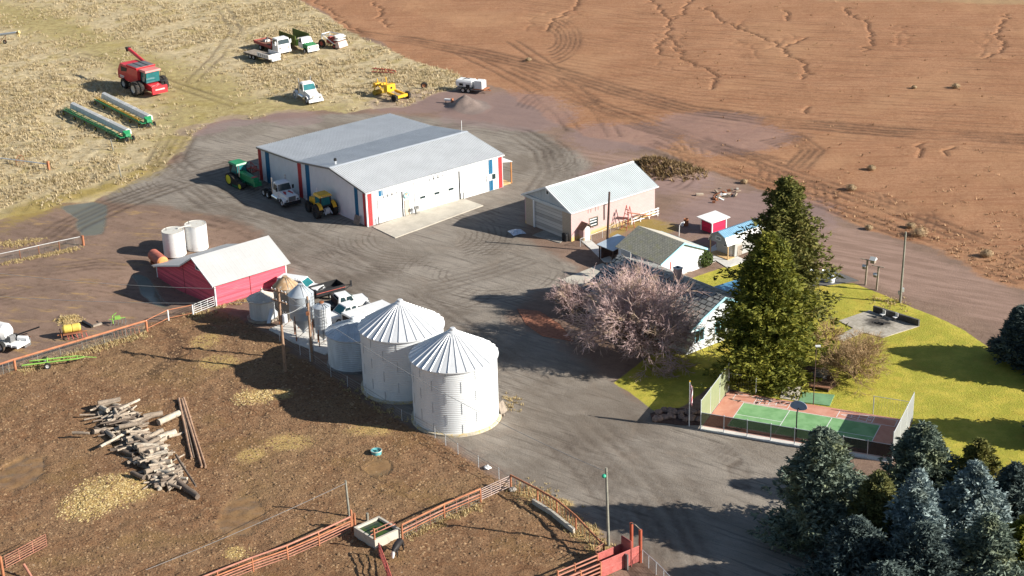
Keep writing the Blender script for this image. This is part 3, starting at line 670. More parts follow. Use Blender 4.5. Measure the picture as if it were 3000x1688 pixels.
b = MB(); b.tube((6.15, -.12, 2.75), (6.15, -.05, 2.75), .42, n=24); sg = b.build('round_sign', M['white'], shop)
b = MB(); b.lathe([(.30, 0), (.40, 0), (.40, .02), (.30, .02), (.30, 0)], 24); ring = b.build('sign_ring', mat('teal_enamel', (.05, .30, .30), .5), sg, (6.15, -.125, 2.75), (R(90), 0, 0))
b = MB(); b.box(6.0, 6.3, -.14, -.122, 2.82, 2.98); b.build('sign_patch', mat('orange_enamel', (.6, .2, .05), .5), sg)
for c, z in ((3.6, 3.75), (11., 4.3)):
    for dx in (-.7, 0, .7):
        b = MB(); b.path([(c+dx, -.05, z), (c+dx, -.45, z+.12), (c+dx, -.55, z-.02)], .03); l = b.build('wall_lamp', M['steel'], shop)
        b = MB(); b.lathe([(.04, 0), (.15, -.16)], 10, (c+dx, -.55, z-.02)); b.build('lamp_shade', M['steel'], l)
windowset(shop, 'x', 19.45, 20.2, 1.5, 2.25, gm=M['white'], out=.08); windowset(shop, 'x', 20.25, 20.9, 1.5, 2.25, out=.08)
def onshop(s, t, z=0): return shop.location + Vector((s*math.cos(ya)-t*math.sin(ya), s*math.sin(ya)+t*math.cos(ya), z))
# porch at the far end
b = MB(); b.slab([(SL+.05, .2, 3.5), (SL+1.9, .2, 3.15), (SL+1.9, 3.8, 3.15), (SL+.05, 3.8, 3.5)], .1); b.build('porch_roof', M['white'], shop)
for t in (.3, 3.6):
    b = MB(); b.box(SL+1.7, SL+1.85, t, t+.15, 0, 3.15); b.build('porch_post', mat('cedar_post', (.42, .19, .07), .8), shop)
b = MB(); b.box(SL+.3, SL+1.6, .3, 3.4, 0, .18); b.build('porch_step', M['woodnew'], shop)
for i, (s, t) in enumerate(((1.5, -.35), (5.65, -.3), (7.2, -.5), (15.2, -.35))):
    p = onshop(s, t); b = MB(); b.tube((0, 0, 0), (0, 0, .95), .07, n=10); b.lathe([(.07, .95), (.05, 1.0), (0, 1.02)], 10)
    o = b.build('bollard', M['steel'], None, p)
    tag(o, ['dark pipe bollard at the left jamb of the smaller shop door', 'dark pipe bollard between the smaller shop door and the beige man door', 'dark pipe bollard at the left jamb of the wide shop door', 'dark pipe bollard at the far jamb of the wide shop door'][i], 'bollard', 'bollards along the shop front')
for i, s in enumerate((6.95, 7.35)):
    p = onshop(s, -.75); t = thing('gas_meter', ['grey gas meter on pipes by the shop front, nearer the man door', 'grey gas meter on pipes by the shop front, nearer the wide door'][i], 'meter', p, ya, 'meters at the shop front')
    b = MB(); b.path([(0, 0, 0), (0, 0, .8), (.2, 0, .8), (.2, 0, .1)], .04); b.build('pipe', M['steel'], t)
    b = MB(); b.box(-.14, .2, -.12, .12, .8, 1.15, .03); b.build('meter_box', M['steel'], t)
p = onshop(-.45, 1.6); t = thing('pallet', 'grey slatted pallet leaning on the shaded shop wall', 'pallet', p, ya)
for i in range(7):
    b = MB(); b.hexa([(-.28, -.6+i*.19, .05), (-.24, -.6+i*.19, .05), (-.24, -.47+i*.19, .05), (-.28, -.47+i*.19, .05)], [(.12, -.6+i*.19, 1.15), (.16, -.6+i*.19, 1.15), (.16, -.47+i*.19, 1.15), (.12, -.47+i*.19, 1.15)]); b.build('slat', M['wood'], t)

# ---------------------------------------------------------------- pink block building
Q = at(1673.9, 707.3); ya2 = R(38.3)
pk = thing('block_garage', 'pink block building with pale metal roof and a wide grey plank door', 'garage', (Q.x, Q.y, 0), ya2)
PL, PW, PE, PR, PT = 14.1, 8.95, 4.0, 6.0, 4.4
b = MB(); b.box(0, PL, -.02, .2, -.5, PE); b.box(0, PL, PW-.2, PW, -.5, PE); b.box(PL-.2, PL, .2, PW-.2, -.5, PE); b.build('wall', M['pinkblock'], pk)
b = MB(); b.box(-.012, .2, 0.002, 1.65, -.5, 3.75); b.build('end_wall', M['tanblock'], pk); b = MB(); b.box(-.01, .2, 7.05, PW-.2, -.5, 3.75); b.build('end_wall', M['tanblock'], pk)
b = MB()
n = 30
for i in range(n):
    a = PW*i/n; c = PW*(i+1)/n; mid = a+(c-a)*.6
    h = lambda t: PE+(PR-PE)*(t/PT if t < PT else (PW-t)/(PW-PT))-.05
    b.add([(0, a, PE-.05), (0, mid, PE-.05), (0, mid, h(mid)), (0, a, h(a))], [(3, 2, 1, 0)]); b.add([(-.04, mid, PE-.05), (-.04, c, PE-.05), (-.04, c, h(c)), (-.04, mid, h(mid))], [(3, 2, 1, 0)])
    b.add([(0, mid, PE-.05), (-.04, mid, PE-.05), (-.04, mid, h(mid)), (0, mid, h(mid))], [(3, 2, 1, 0)])
b.build('gable', M['roof_pale'], pk); b = MB(); b.prism([(0, PE), (PT, PR-.05), (PW, PE)], 0, PL-.1, PL-.02); b.build('gable', M['roof_pale'], pk)
b = MB(); b.box(-.14, 0, -.1, PW+.1, 3.62, 3.98); b.build('fascia_band', M['roof_pale'], pk)
b = MB(); b.ribs((-.3, -.35, PE-.16), (PL+.6, 0, 0), (0, PT+.35, PR-PE+.16+.02), .28, .04); b.ribs((-.3, PT, PR+.02), (PL+.6, 0, 0), (0, PW-PT+.35, -(PR-PE)-.16), .28, .04)
rf = b.build('roof', M['roof_pale'], pk)
b = MB(); b.prism([(PT-.25, PR-.02), (PT, PR+.10), (PT+.25, PR-.02), (PT, PR+.05)], 0, -.32, PL+.32); b.build('ridge_cap', M['white'], rf)
b = MB(); b.box(-.3, PL+.3, -.45, -.35, PE-.28, PE-.14); b.build('gutter', M['white'], rf)
for s in (0, 1):
    y0, y1 = ((-.35, PT), (PW+.3, PT))[s]; z0 = PE-.16
    b = MB(); b.hexa([(-.37, y0, z0-.16), (-.3, y0, z0-.16), (-.3, y1, PR-.14), (-.37, y1, PR-.14)], [(-.37, y0, z0+.06), (-.3, y0, z0+.06), (-.3, y1, PR+.08), (-.37, y1, PR+.08)]); b.build('rake_trim', M['white'], rf)
b = MB()
for i in range(9): b.box(.03, .12, 1.65, 7.05, .02+i*.413, .02+(i+1)*.413-.02)
d = b.build('overhead_door', M['doorplank'], pk)
b = MB(); b.box(-.12, .05, 6.95, 7.2, -.4, 3.62); b.build('door_post', M['white'], d)
windowset(pk, 'y', 4.15, 4.55, 5.05, 5.55, out=.07)
# little entry hood
b = MB(); b.box(1.15, 2.3, -1.0, -.02, -.4, 1.75); e = b.build('entry', M['pinkblock'], pk)
b = MB(); b.slab([(.85, -1.25, 1.5), (1.7, -1.25, 2.25), (1.7, -.02, 2.25), (.85, -.02, 1.5)], .07); b.slab([(1.7, -1.25, 2.25), (2.6, -1.25, 1.5), (2.6, -.02, 1.5), (1.7, -.02, 2.25)], .07); b.build('entry_roof', mat('brown_shingles', (.20, .13, .09), .9, var=.3, scale=4), e)
b = MB(); b.box(1.3, 2.1, -1.05, -1.0, -.1, 1.8); b.build('door', M['white'], e)
windowset(pk, 'x', 3.0, 4.3, 1.05, 2.2, M['wood'], .05)
b = MB()
for z in (1.25, 1.65, 1.98): b.box(3.0, 4.1, -.09, -.05, z, z+.12)
b.build('blind', M['white'], pk)
for s in (2.75, 3.2, 3.95, 4.4):
    b = MB(); b.box(s, s+.06, -.05, -.02, 3.0, 3.6); b.build('vent_slit', M['steel'], pk)
b = MB(); b.path([(5.42, -.12, 1.5), (5.42, -.12, 3.75), (5.6, -.12, 3.85)], .06); b.box(5.5, 5.8, -.2, -.03, 3.45, 3.6); b.build('service_riser', M['steel'], pk)
def onpink(s, t, z=0): return Vector((Q.x+s*math.cos(ya2)-t*math.sin(ya2), Q.y+s*math.sin(ya2)+t*math.cos(ya2), z))
t = thing('playground_slide', 'red steel A-frame of an old slide beside the pink wall', 'slide', onpink(8.2, -1.4), ya2+R(4))
for dx in (-.45, .45):
    b = MB(); b.path([(-.8, dx, 0), (0, dx*.6, 3.0)], .05); b.path([(0, dx*.6, 3.0), (.7, dx, 0)], .05); b.build('leg', M['oldred'], t)
for i in range(5):
    b = MB(); q = (i+.6)/5.5; b.tube((-.8+.8*q, -.45+.18*q, 3*q), (-.8+.8*q, .45-.18*q, 3*q), .045); b.build('rung', M['oldred'], t)
b = MB(); b.slab([(.1, -.2, 2.0), (.1, .2, 2.0), (4.2, .2, .5), (4.2, -.2, .5)], .08); b.build('chute', M['rust'], t)
t = thing('rail_fence', 'low white three rail fence along the pink wall', 'fence', onpink(9.4, -.7), ya2)
for s in (0, 1.5, 3., 4.5):
    b = MB(); b.box(s, s+.1, -.05, .05, 0, 1.15); b.build('post', M['white'], t)
for z in (.3, .65, 1.0):
    b = MB(); b.box(-.05, 4.7, -.10, -.052, z, z+.13); b.build('rail', M['white'], t)
t = thing('tarp_heap', 'crumpled pale blue plastic heap in the shade of the pink building', 'tarp', onpink(-3.0, 7.0), .4)
b = MB(); rg = random.Random(3); g = 9
vv = [((i-4)*.22, (j-4)*.22*1.1, max(0, .28*(1-math.hypot(i-4, j-4)/5.5))*rg.uniform(.3, 1.6)+.02) for i in range(g) for j in range(g)]
b.add(vv, [(i*g+j, (i+1)*g+j, (i+1)*g+j+1, i*g+j+1) for i in range(g-1) for j in range(g-1)]); b.build('plastic', mat('pale_plastic', (.55, .60, .68), .35, var=.15), t)
for i, s in enumerate((.5, .95)):
    t = thing('dark_drum', ['dark upright drum at the near corner of the pink building', 'second dark drum by the pink building corner, nearer the plank door'][i], 'drum', onpink(-.45, s), 0)
    b = MB(); b.lathe([(.2, 0), (.22, .3), (.22, .8), (.18, .95)], 12, cap1=True); b.build('body', M['black'], t)

# ---------------------------------------------------------------- mossy garage
C0 = at(1937.3, 766.7, 2.55); G = Vector((C0.x, C0.y, 0))
gr = thing('small_garage', 'white garage with mossy shingle roof and pale blue gable trim', 'garage', G, YAW)
GL, GW, GE, GR = 6.9, 7.3, 2.5, 4.05
b = MB(); b.box(0, GL, 0, .12, -.3, GE); b.box(0, GL, GW-.12, GW, -.3, GE); b.box(0, .12, .12, GW-.12, -.3, GE); b.box(GL-.12, GL, .12, GW-.12, -.3, GE)
b.build('wall', M['garagewall'], gr)
M['gp'] = mat('pale_gable_panel', (.44, .49, .53), .6, var=.06)
for y0, y1 in ((-.02, .08), (GW-.1, GW)):
    b = MB(); b.prism([(.05, GE), (GL/2, GR-.06), (GL-.05, GE)], 1, y0, y1); b.build('gable', M['gp'], gr)
k = math.atan2(GR-GE, GL/2); sl = math.hypot(GR-GE, GL/2)+.35
for s in (0, 1):
    rr = MB(); rr.box(0, GW+.5, 0, sl, -.08, 0)
    o = rr.build('roof', M['mossroof'] if s == 0 else mat('pale_shingles', (.50, .47, .40), .9, var=.12, scale=2), gr)
    if s == 0: o.location = (GL/2, -.25, GR); o.rotation_euler = Matrix(((0, -math.cos(k), -math.sin(k)), (1, 0, 0), (0, -math.sin(k), math.cos(k)))).to_euler()
    else: o.location = (GL/2, GW+.25, GR); o.rotation_euler = Matrix(((0, math.cos(k), math.sin(k)), (-1, 0, 0), (0, -math.sin(k), math.cos(k)))).to_euler()
for sgn in (-1, 1):
    x1 = GL/2+sgn*(GL/2+.33); z1 = GR-(GL/2+.33)*math.tan(k)
    b = MB(); b.hexa([(GL/2, -.31, GR-.2), (GL/2, -.25, GR-.2), (x1, -.25, z1-.2), (x1, -.31, z1-.2)], [(GL/2, -.31, GR+.02), (GL/2, -.25, GR+.02), (x1, -.25, z1+.02), (x1, -.31, z1+.02)]); b.build('rake_trim', M['bluetrim'], gr)
b = MB(); b.box(GL+.3, GL+.4, -.3, GW+.3, GE-.3, GE-.16); b.build('gutter', M['bluetrim'], gr)
for t0, t1 in ((1.0, 3.3), (4.1, 6.3)):
    b = MB(); b.box(-.04, 0.02, t0, t1, 0, 2.1); d = b.build('garage_door', M['bluegrey'], gr)
    f = MB(); f.box(-.07, -.005, t0-.1, t0, 0, 2.2); f.box(-.07, -.005, t1, t1+.1, 0, 2.2); f.box(-.07, -.005, t0-.1, t1+.1, 2.1, 2.2); f.build('door_frame', M['white'], d)
b = MB(); b.box(1.42, 1.6, -.03, -.002, -.1, 2.1); b.build('downpipe', M['oldred'], gr)
def onpt(P, ya, s, t, z=0): return Vector((P.x+s*math.cos(ya)-t*math.sin(ya), P.y+s*math.sin(ya)+t*math.cos(ya), z))
# lean-to carport behind it
t = thing('carport', 'low open carport with a pale metal roof at the far end of the mossy garage', 'carport', onpt(G, YAW, 0.2, GW+.3), YAW)
b = MB(); b.slab([(-.8, 0, 1.9), (2.6, 0, 2.35), (2.6, 2.9, 2.35), (-.8, 2.9, 1.9)], .09); b.build('roof', mat('bluish_metal', (.55, .62, .68), .4, .2, var=.1), t)
for x, y in ((-.6, .2), (-.6, 2.6), (2.3, 2.6)):
    b = MB(); b.box(x, x+.12, y, y+.12, 0, 1.9); b.build('post', M['darkpole'], t)
b = MB(); b.box(-.4, 2.2, 2.5, 2.58, .0, 1.8); b.build('back_panel', M['darkpole'], t)
# basketball post in front of the garage
hp = onpt(G, YAW, -1.7, 3.6)
t = thing('basketball_hoop', 'white basketball post with a clear square board before the mossy garage', 'basketball hoop', hp, YAW)
b = MB(); b.path([(0, 0, 0), (0, 0, 2.5), (-.45, 0, 3.0)], .06); b.build('pole', M['white'], t)
b = MB(); b.box(-.52, -.46, -.8, .8, 2.45, 3.5); b.build('backboard', mat('clear_backboard', (.42, .44, .44), .3, var=.15), t)
b = MB(); b.lathe([(.21, 0), (.23, .02), (.25, 0), (.23, -.02), (.21, 0)], 16, (-.8, 0, 2.6)); rim = b.build('hoop', M['oldred'], t)
b = MB(); b.lathe([(.22, 0), (.13, -.4)], 12, (-.8, 0, 2.59)); b.build('net', M['white'], rim)
# ---------------------------------------------------------------- house
H0 = at(2060, 1060)
HT0, HT1, HD, HE, HR = 2.4, 18.0, 10., 3.0, 5.25
hs = thing('farm_house', 'white farmhouse with a dark grey slab shingle roof and brick chimney', 'house', (H0.x, H0.y, 0), YAW)
b = MB(); b.box(0, .2, HT0, HT1, -.2, HE); b.box(HD-.2, HD, HT0, HT1, -.2, HE); b.box(.2, HD-.2, HT0, HT0+.2, -.2, HE); b.box(.2, HD-.2, HT1-.2, HT1, -.2, HE)
b.prism([(.05, HE), (HD/2, HR-.1), (HD-.05, HE)], 1, HT0+.01, HT0+.19); b.prism([(.05, HE), (HD/2, HR-.1), (HD-.05, HE)], 1, HT1-.19, HT1-.01)
b.build('wall', mat('white_render', (.62, .64, .66), .8, var=.07, scale=.8), hs)
k = math.atan2(HR-HE, HD/2); sl = math.hypot(HR-HE, HD/2)+.6
for s in (0, 1):
    rr = MB(); rr.box(0, HT1-HT0+1.0, 0, sl, -.14, 0)
    o = rr.build('roof', M['shake'], hs)
    if s == 0:
        o.location = (HD/2, HT0-.5, HR); o.rotation_euler = Matrix(((0, -math.cos(k), -math.sin(k)), (1, 0, 0), (0, -math.sin(k), math.cos(k)))).to_euler()
        ridge = o
    else: o.location = (HD/2, HT1+.5, HR); o.rotation_euler = Matrix(((0, math.cos(k), math.sin(k)), (-1, 0, 0), (0, -math.sin(k), math.cos(k)))).to_euler()
b = MB(); b.prism([(HD/2-.22, HR-.08), (HD/2, HR+.05), (HD/2+.22, HR-.08)], 1, HT0-.52, HT1+.52); b.build('ridge_cap', M['shake'], hs)
for sgn in (-1, 1):
    x1 = HD/2+sgn*(HD/2+.55); z1 = HR-(HD/2+.55)*math.tan(k)
    b = MB(); b.hexa([(HD/2, HT0-.57, HR-.26), (HD/2, HT0-.5, HR-.26), (x1, HT0-.5, z1-.26), (x1, HT0-.57, z1-.26)], [(HD/2, HT0-.57, HR+.02), (HD/2, HT0-.5, HR+.02), (x1, HT0-.5, z1+.02), (x1, HT0-.57, z1+.02)]); b.build('rake_trim', M['bluetrim'], hs)
b = MB(); b.box(HD/2-.35, HD/2+.35, 8.6, 9.3, HR-.4, HR+1.2); ch = b.build('chimney', blocky('chimney_brick', (.42, .30, .27), (.5, .45, .42), .22, .08), hs)
b = MB(); b.box(HD/2-.42, HD/2+.42, 8.53, 9.37, HR+1.2, HR+1.3); b.build('chimney_cap', M['conc2'], ch)
b = MB(); b.box(HD/2-.15, HD/2+.15, 8.8, 9.1, HR+1.3, HR+1.33); b.build('flue', M['dark'], ch)
def hwin(s0, s1, z0, z1):
    b = MB(); y = HT0
    for q in ((s0-.08, s1+.08, z0-.08, z0), (s0-.08, s1+.08, z1, z1+.08), (s0-.08, s0, z0, z1), (s1, s1+.08, z0, z1), ((s0+s1)/2-.03, (s0+s1)/2+.03, z0, z1)): b.box(q[0], q[1], y-.06, y-.005, q[2], q[3])
    f = b.build('window', M['bluetrim'], hs); g = MB(); g.box(s0, s1, y-.03, y-.004, z0, z1); g.build('pane', M['glass'], f)
hwin(1.2, 2.4, 1.1, 2.3); hwin(4.2, 5.6, 1.1, 2.3); hwin(7.4, 8.6, 1.1, 2.3)
for tt in (5.5, 9.5, 13.5):
    b = MB(); b.box(-.05, -.004, tt-.08, tt+1.48, .92, 2.28); f = b.build('window', M['white'], hs); g = MB(); g.box(-.065, -.051, tt, tt+1.4, 1.0, 2.2); g.build('pane', M['glass'], f)
b = MB(); b.slab([(HD+.7, 4.4, 2.55), (HD+5.3, 4.4, 2.3), (HD+5.3, 9.3, 2.3), (HD+.7, 9.3, 2.55)], .1); pr = b.build('patio_roof', M['blueroof'], hs)
for s, t_ in ((HD+5.1, 4.6), (HD+5.1, 9.1), (HD+5.1, 6.8)):
    b = MB(); b.box(s-.08, s+.08, t_-.08, t_+.08, 0, 2.25); b.build('post', M['white'], pr)
for t_ in (4.4, 9.3):
    b = MB(); b.box(HD+.6, HD+5.35, t_-.06, t_+.06, 2.2, 2.34); b.build('edge_beam', M['bluetrim'], pr)
sheet('driveway_pad', [(1640, 822), (1765, 772), (1800, 790), (1720, 850)], M['conc'], .05)
# ---------------------------------------------------------------- small red shed, gambrel shed
S0 = at(2085.7, 686.4); rs = thing('red_shed', 'small bright red shed with white flat sloping roof and white corners', 'shed', (S0.x, S0.y, 0), YAW)
b = MB(); b.hexa([(0, 0, .1), (2.45, 0, .1), (2.45, 1.85, .1), (0, 1.85, .1)], [(0, 0, 1.62), (2.45, 0, 1.62), (2.45, 1.85, 1.75), (0, 1.85, 1.75)]); b.build('wall', M['shedred'], rs)
for x, y in ((0, 0), (2.45, 0), (0, 1.85), (2.45, 1.85)):
    b = MB(); b.box(x-.07, x+.07, y-.07, y+.07, .1, 1.62); b.build('corner_trim', M['white'], rs)
b = MB(); b.slab([(-.45, -.35, 1.66), (2.85, -.35, 1.66), (2.85, 2.25, 1.84), (-.45, 2.25, 1.84)], .1); b.build('roof', M['white'], rs)
b = MB(); b.box(.1, 2.3, .1, 1.7, -.1, .1); b.build('skid', M['darkpole'], rs)
K0 = at(2132, 763.2); gs = thing('gambrel_shed', 'grey gambrel shed with light blue metal roof and a small porch', 'shed', (K0.x, K0.y, 0), YAW)
gp = [(-.12, 1.85), (.35, 2.78), (1.5, 3.3), (2.65, 2.78), (3.12, 1.85)]; GD = 6.4
wl = [(.02, .15)]+[(y+.05*(1 if y < 1.5 else -1), z-.06) for y, z in gp]+[(2.98, .15)]
b = MB(); b.prism(wl, 0, 1.15, GD); b.prism([(y, z) for y, z in wl if z > 1.7], 0, .02, .1); b.build('wall', M['greysiding'], gs)
for (a, c), m in zip(zip(gp[:-1], gp[1:]), ('white', 'gambblue', 'gambblue', 'white')):
    b = MB(); b.ribs((GD+.2, a[0], a[1]), (-GD-.4, 0, 0), (0, c[0]-a[0], c[1]-a[1]), .3, .035); b.ribs((-.2, a[0], a[1]-.03), (GD+.4, 0, 0), (0, c[0]-a[0], c[1]-a[1]-.0), .3, -.001); b.build('roof', M[m], gs)
for t_ in (.05, 2.95):
    b = MB(); b.box(0, .1, t_-.05, t_+.05, 0, 1.85); b.build('porch_post', M['woodnew'], gs)
b = MB(); b.box(-.05, 1.15, -.05, 3.05, .0, .14); b.build('porch_floor', M['woodnew'], gs)
def gwin(t0, t1, z0, z1, x=1.15):
    b = MB()
    for q in ((t0-.07, t1+.07, z0-.07, z0), (t0-.07, t1+.07, z1, z1+.07), (t0-.07, t0, z0, z1), (t1, t1+.07, z0, z1)): b.box(x-.06, x-.005, q[0], q[1], q[2], q[3])
    f = b.build('window', M['white'], gs); g = MB(); g.box(x-.03, x-.004, t0, t1, z0, z1); g.build('pane', M['glass'], f)
gwin(1.25, 1.8, 1.1, 1.6); gwin(1.2, 1.95, 2.2, 2.55, .02)
b = MB(); b.box(1.0, 1.15, .35, 1.0, .15, 1.75); d = b.build('door', M['white'], gs); b = MB(); b.box(1.6, 2.4, -.05, 0.06, .15, 1.6); b.build('side_door', M['wood'], gs)
# ---------------------------------------------------------------- red barn
B0 = at(634, 896); yb = R(39); BL = 9.5
bn = thing('red_barn', 'bright red plank barn with pale grey metal roof and a low lean-to', 'barn', (B0.x, B0.y, 0), yb)
bp_ = [(0, 2.85), (4.0, 4.85), (7.1, 3.0), (13.8, 1.05)]
b = MB(); b.prism([(0, -1.3)]+[(t, z-.05) for t, z in bp_]+[(13.8, -1.3)], 0, 0, .15); b.prism([(0, -1.3)]+[(t, z-.05) for t, z in bp_]+[(13.8, -1.3)], 0, BL-.15, BL)
b.box(.15, BL-.15, 0, .15, -.8, 2.8); b.box(.15, BL-.15, 13.6, 13.8, -1.2, 1.0); b.build('wall', M['barnred'], bn)
r = MB()
for (t0, z0), (t1, z1) in zip(bp_[:-1], bp_[1:]):
    o0 = -.45 if t0 == 0 else 0; k = (z1-z0)/(t1-t0); e1 = .5 if t1 > 13 else 0
    r.ribs((-.45, t0+o0, z0+k*o0+.02), (BL+.9, 0, 0), (0, t1-t0-o0+e1, (t1-t0-o0+e1)*k), .6, .006, .2)
    r.hexa([(-.45, t0+o0, z0+k*o0-.06), (BL+.45, t0+o0, z0+k*o0-.06), (BL+.45, t1+e1, z1+e1*k-.06), (-.45, t1+e1, z1+e1*k-.06)], [(-.45, t0+o0, z0+k*o0+.01), (BL+.45, t0+o0, z0+k*o0+.01), (BL+.45, t1+e1, z1+e1*k+.01), (-.45, t1+e1, z1+e1*k+.01)])
rf = r.build('roof', M['barnroof'], bn)
for (t0, z0), (t1, z1) in zip(bp_[:-1], bp_[1:]):
    b = MB(); o0 = -.45 if t0 == 0 else 0; k = (z1-z0)/(t1-t0)
    b.hexa([(-.5, t0+o0, z0+k*o0-.13), (-.452, t0+o0, z0+k*o0-.13), (-.452, t1, z1-.13), (-.5, t1, z1-.13)], [(-.5, t0+o0, z0+k*o0+.05), (-.452, t0+o0, z0+k*o0+.05), (-.452, t1, z1+.05), (-.5, t1, z1+.05)]); b.build('rake_trim', M['white'], rf)
for x, y, z in ((0, 0, 2.85), (BL, 0, 2.85), (0, 13.8, 1.0)):
    b = MB(); b.box(x-.06, x+.08, y-.06, y+.08, -1., z); b.build('corner_trim', M['white'], bn)
windowset(bn, 'y', 3.2, 3.9, 3.45, 4.1)
b = MB(); b.box(-.02, -.005, 7.1, 7.16, -.9, 2.9); b.build('seam_board', M['dark'], bn)
b = MB(); b.box(4.6, 4.66, -.03, -.002, .1, 2.5); b.build('door_gap', M['dark'], bn)
# ---------------------------------------------------------------- bins and tanks
def corr(name, c, rough, metal, var, streak=True, dirt=None):
    t = NT(name); v = t.coord('Object'); n = t.noise(t.mapping(v, (1, 1, .25)), .9, 5, .65); n2 = t.noise(v, 3., 4, .6)
    c1 = t.mix(t.step(n, .38, .62), dk(c, 1-var), dk(c, 1+var*.5))
    if dirt: c1 = t.mix(t.math('MULTIPLY', t.step(n2, .5, .68), .7), c1, dirt)
    t.col(c1).rough(rough).metal(metal); t.bump(t.wave(v, 1.5, 0., 0, 'BANDS', 'Z'), .10, .02); return t.m
M['binwall'] = corr('pale_corrugated_bin_wall', (.68, .70, .71), .5, .1, .06)
M['binroof'] = mat('pale_bin_roof', (.66, .67, .68), .42, .25, var=.06)
M['oldbin'] = corr('dull_corrugated_bin_wall', (.50, .54, .57), .5, .3, .15)
M['hopper'] = mat('dull_galvanised_hopper', (.47, .51, .55), .45, .35, var=.12)
M['dirty'] = mat('rust_stained_roof', (.52, .48, .42), .6, .1, var=.2, scale=1., dirt=(.36, .20, .10), dirtamt=.25)
M['rustroof'] = mat('rusty_hopper_roof', (.42, .27, .15), .7, .1, var=.3, scale=1., dirt=(.55, .50, .42), dirtamt=.35)
M['footing'] = mat('stained_concrete_footing', (.50, .45, .36), .9, var=.25, scale=1., dirt=(.50, .34, .08), dirtamt=.5)
M['seam'] = mat('bolt_seam_strip', (.40, .42, .44), .5, .2)
CAMD = lambda c: Vector((-c[0], -c[1], 0)).normalized()
def seams(b, r, h, courses, per):
    for k in range(courses):
        z0 = h*k/courses; z1 = h*(k+1)/courses
        for i in range(per):
            a = 2*math.pi*(i+.5*(k % 2))/per; ca, sa = math.cos(a), math.sin(a); q = r+.012
            b.box(-.02, .02, -.02, .02, 0, 0) if False else None
            p = Vector((q*ca, q*sa, 0)); u = Vector((-sa, ca, 0))*.025; o = Vector((ca, sa, 0))*.02
            b.hexa([p-u+Vector((0, 0, z0)), p+u+Vector((0, 0, z0)), p+u+o+Vector((0, 0, z0)), p-u+o+Vector((0, 0, z0))], [p-u+Vector((0, 0, z1)), p+u+Vector((0, 0, z1)), p+u+o+Vector((0, 0, z1)), p-u+o+Vector((0, 0, z1))])
def conical(t, r, ze, za, n, m, ribh=.10, cap=.45):
    b = MB(); rim = r+.18; zr = ze-.06
    b.lathe([(rim, zr), (cap, za-.12)], max(48, n*2), sm=True); b.lathe([(rim, zr-.08), (rim, zr)], max(48, n*2)); b.lathe([(r-.05, zr-.06), (rim, zr-.08)], max(48, n*2))
    rf = b.build('roof', m, t)
    rb = MB()
    for i in range(n):
        a = 2*math.pi*i/n; ca, sa = math.cos(a), math.sin(a)
        p0 = Vector((rim*ca, rim*sa, zr)); p1 = Vector((cap*ca, cap*sa, za-.12)); u0 = Vector((-sa, ca, 0))*.075; u1 = u0*.5
        up = Vector((0, 0, ribh)); rb.hexa([p0-u0, p0+u0, p1+u1, p1-u1], [p0-u0*.35+up, p0+u0*.35+up, p1+u1*.35+up*.6, p1-u1*.35+up*.6])
    rb.build('roof_rib', m, rf)
    b = MB(); b.lathe([(cap+.12, za-.17), (cap+.02, za-.02), (cap*.75, za+.04)], 24, cap1=True); b.lathe([(cap*.62, za+.03), (cap*.62, za+.22), (cap*.5, za+.28)], 24, cap1=True); b.build('cap', m, rf)
    return rf
def big_bin(c, r, ze, za, label, spin=0.):
    t = thing('grain_bin', label, 'grain bin', (c[0], c[1], 0), spin, 'large white grain bins')
    b = MB(); prof = []
    nz = int(ze/.10)
    for i in range(nz+1): prof.append((r+.010*math.cos(i*math.pi), ze*i/nz))
    b.lathe(prof, 72); b.build('wall', M['binwall'], t); b = MB(); seams(b, r, ze, 6, 9); q = b.build('bolt_seam', M['seam'], t); q['kind'] = 'stuff'
    conical(t, r, ze, za, 30, M['binroof'])
    b = MB(); b.lathe([(r+.28, -.3), (r+.28, .18), (r+.02, .22)], 64); b.build('footing', M['footing'], t)
    b = MB(); a = R(20)
    for k in range(9):
        q = .35+k*.075; p = Vector((math.cos(a)*(r*(1-q)+.2), math.sin(a)*(r*(1-q)+.2), ze+(za-ze)*q*.97+.1)); b.box(p.x-.03, p.x+.03, p.y-.2, p.y+.2, p.z-.03, p.z+.05)
    b.build('roof_ladder', M['steel'], t)
    return t
big_bin((-5.81, 148.52), 4.16, 6.75, 9.2, 'large white ribbed grain bin standing nearest, on a yellow stained footing', 0.)
big_bin((-11.22, 155.92), 4.19, 6.75, 9.2, 'large white ribbed grain bin in the middle, partly behind the nearest one', .1)
t = thing('grain_bin', 'smaller blue shaded grain bin left of the two large white ones', 'grain bin', (-16.67, 161.79, 0))
b = MB(); nz = 34; b.lathe([(2.79+.025*math.cos(i*math.pi/1.0), 3.7*i/nz) for i in range(nz+1)], 56); b.build('wall', M['oldbin'], t)
conical(t, 2.79, 3.7, 4.9, 30, M['oldbin'], .045, .35)
b = MB(); b.lathe([(3., -.2), (3., .12), (2.8, .14)], 40); b.build('footing', M['steel'], t)
t = thing('grain_bin', 'small squat bin with a dirty rust patched roof beside the red barn', 'grain bin', (-27.86, 174.41, 0))
b = MB(); b.lathe([(1.56, .2), (1.56, 2.45)], 12, sm=False); b.build('wall', M['oldbin'], t); conical(t, 1.56, 2.45, 3.3, 14, M['dirty'], .04, .16)
b = MB(); b.lathe([(1.9, 0), (1.9, .2), (1.5, .21)], 12, sm=False, cap1=True); b.build('plinth', M['wood'], t)
b = MB(); b.slab([(.6, -2.3, .25), (1.0, -2.3, .25), (1.35, -1.3, 1.6), (.95, -1.3, 1.6)], .04); b.build('chute', M['galv'], t)
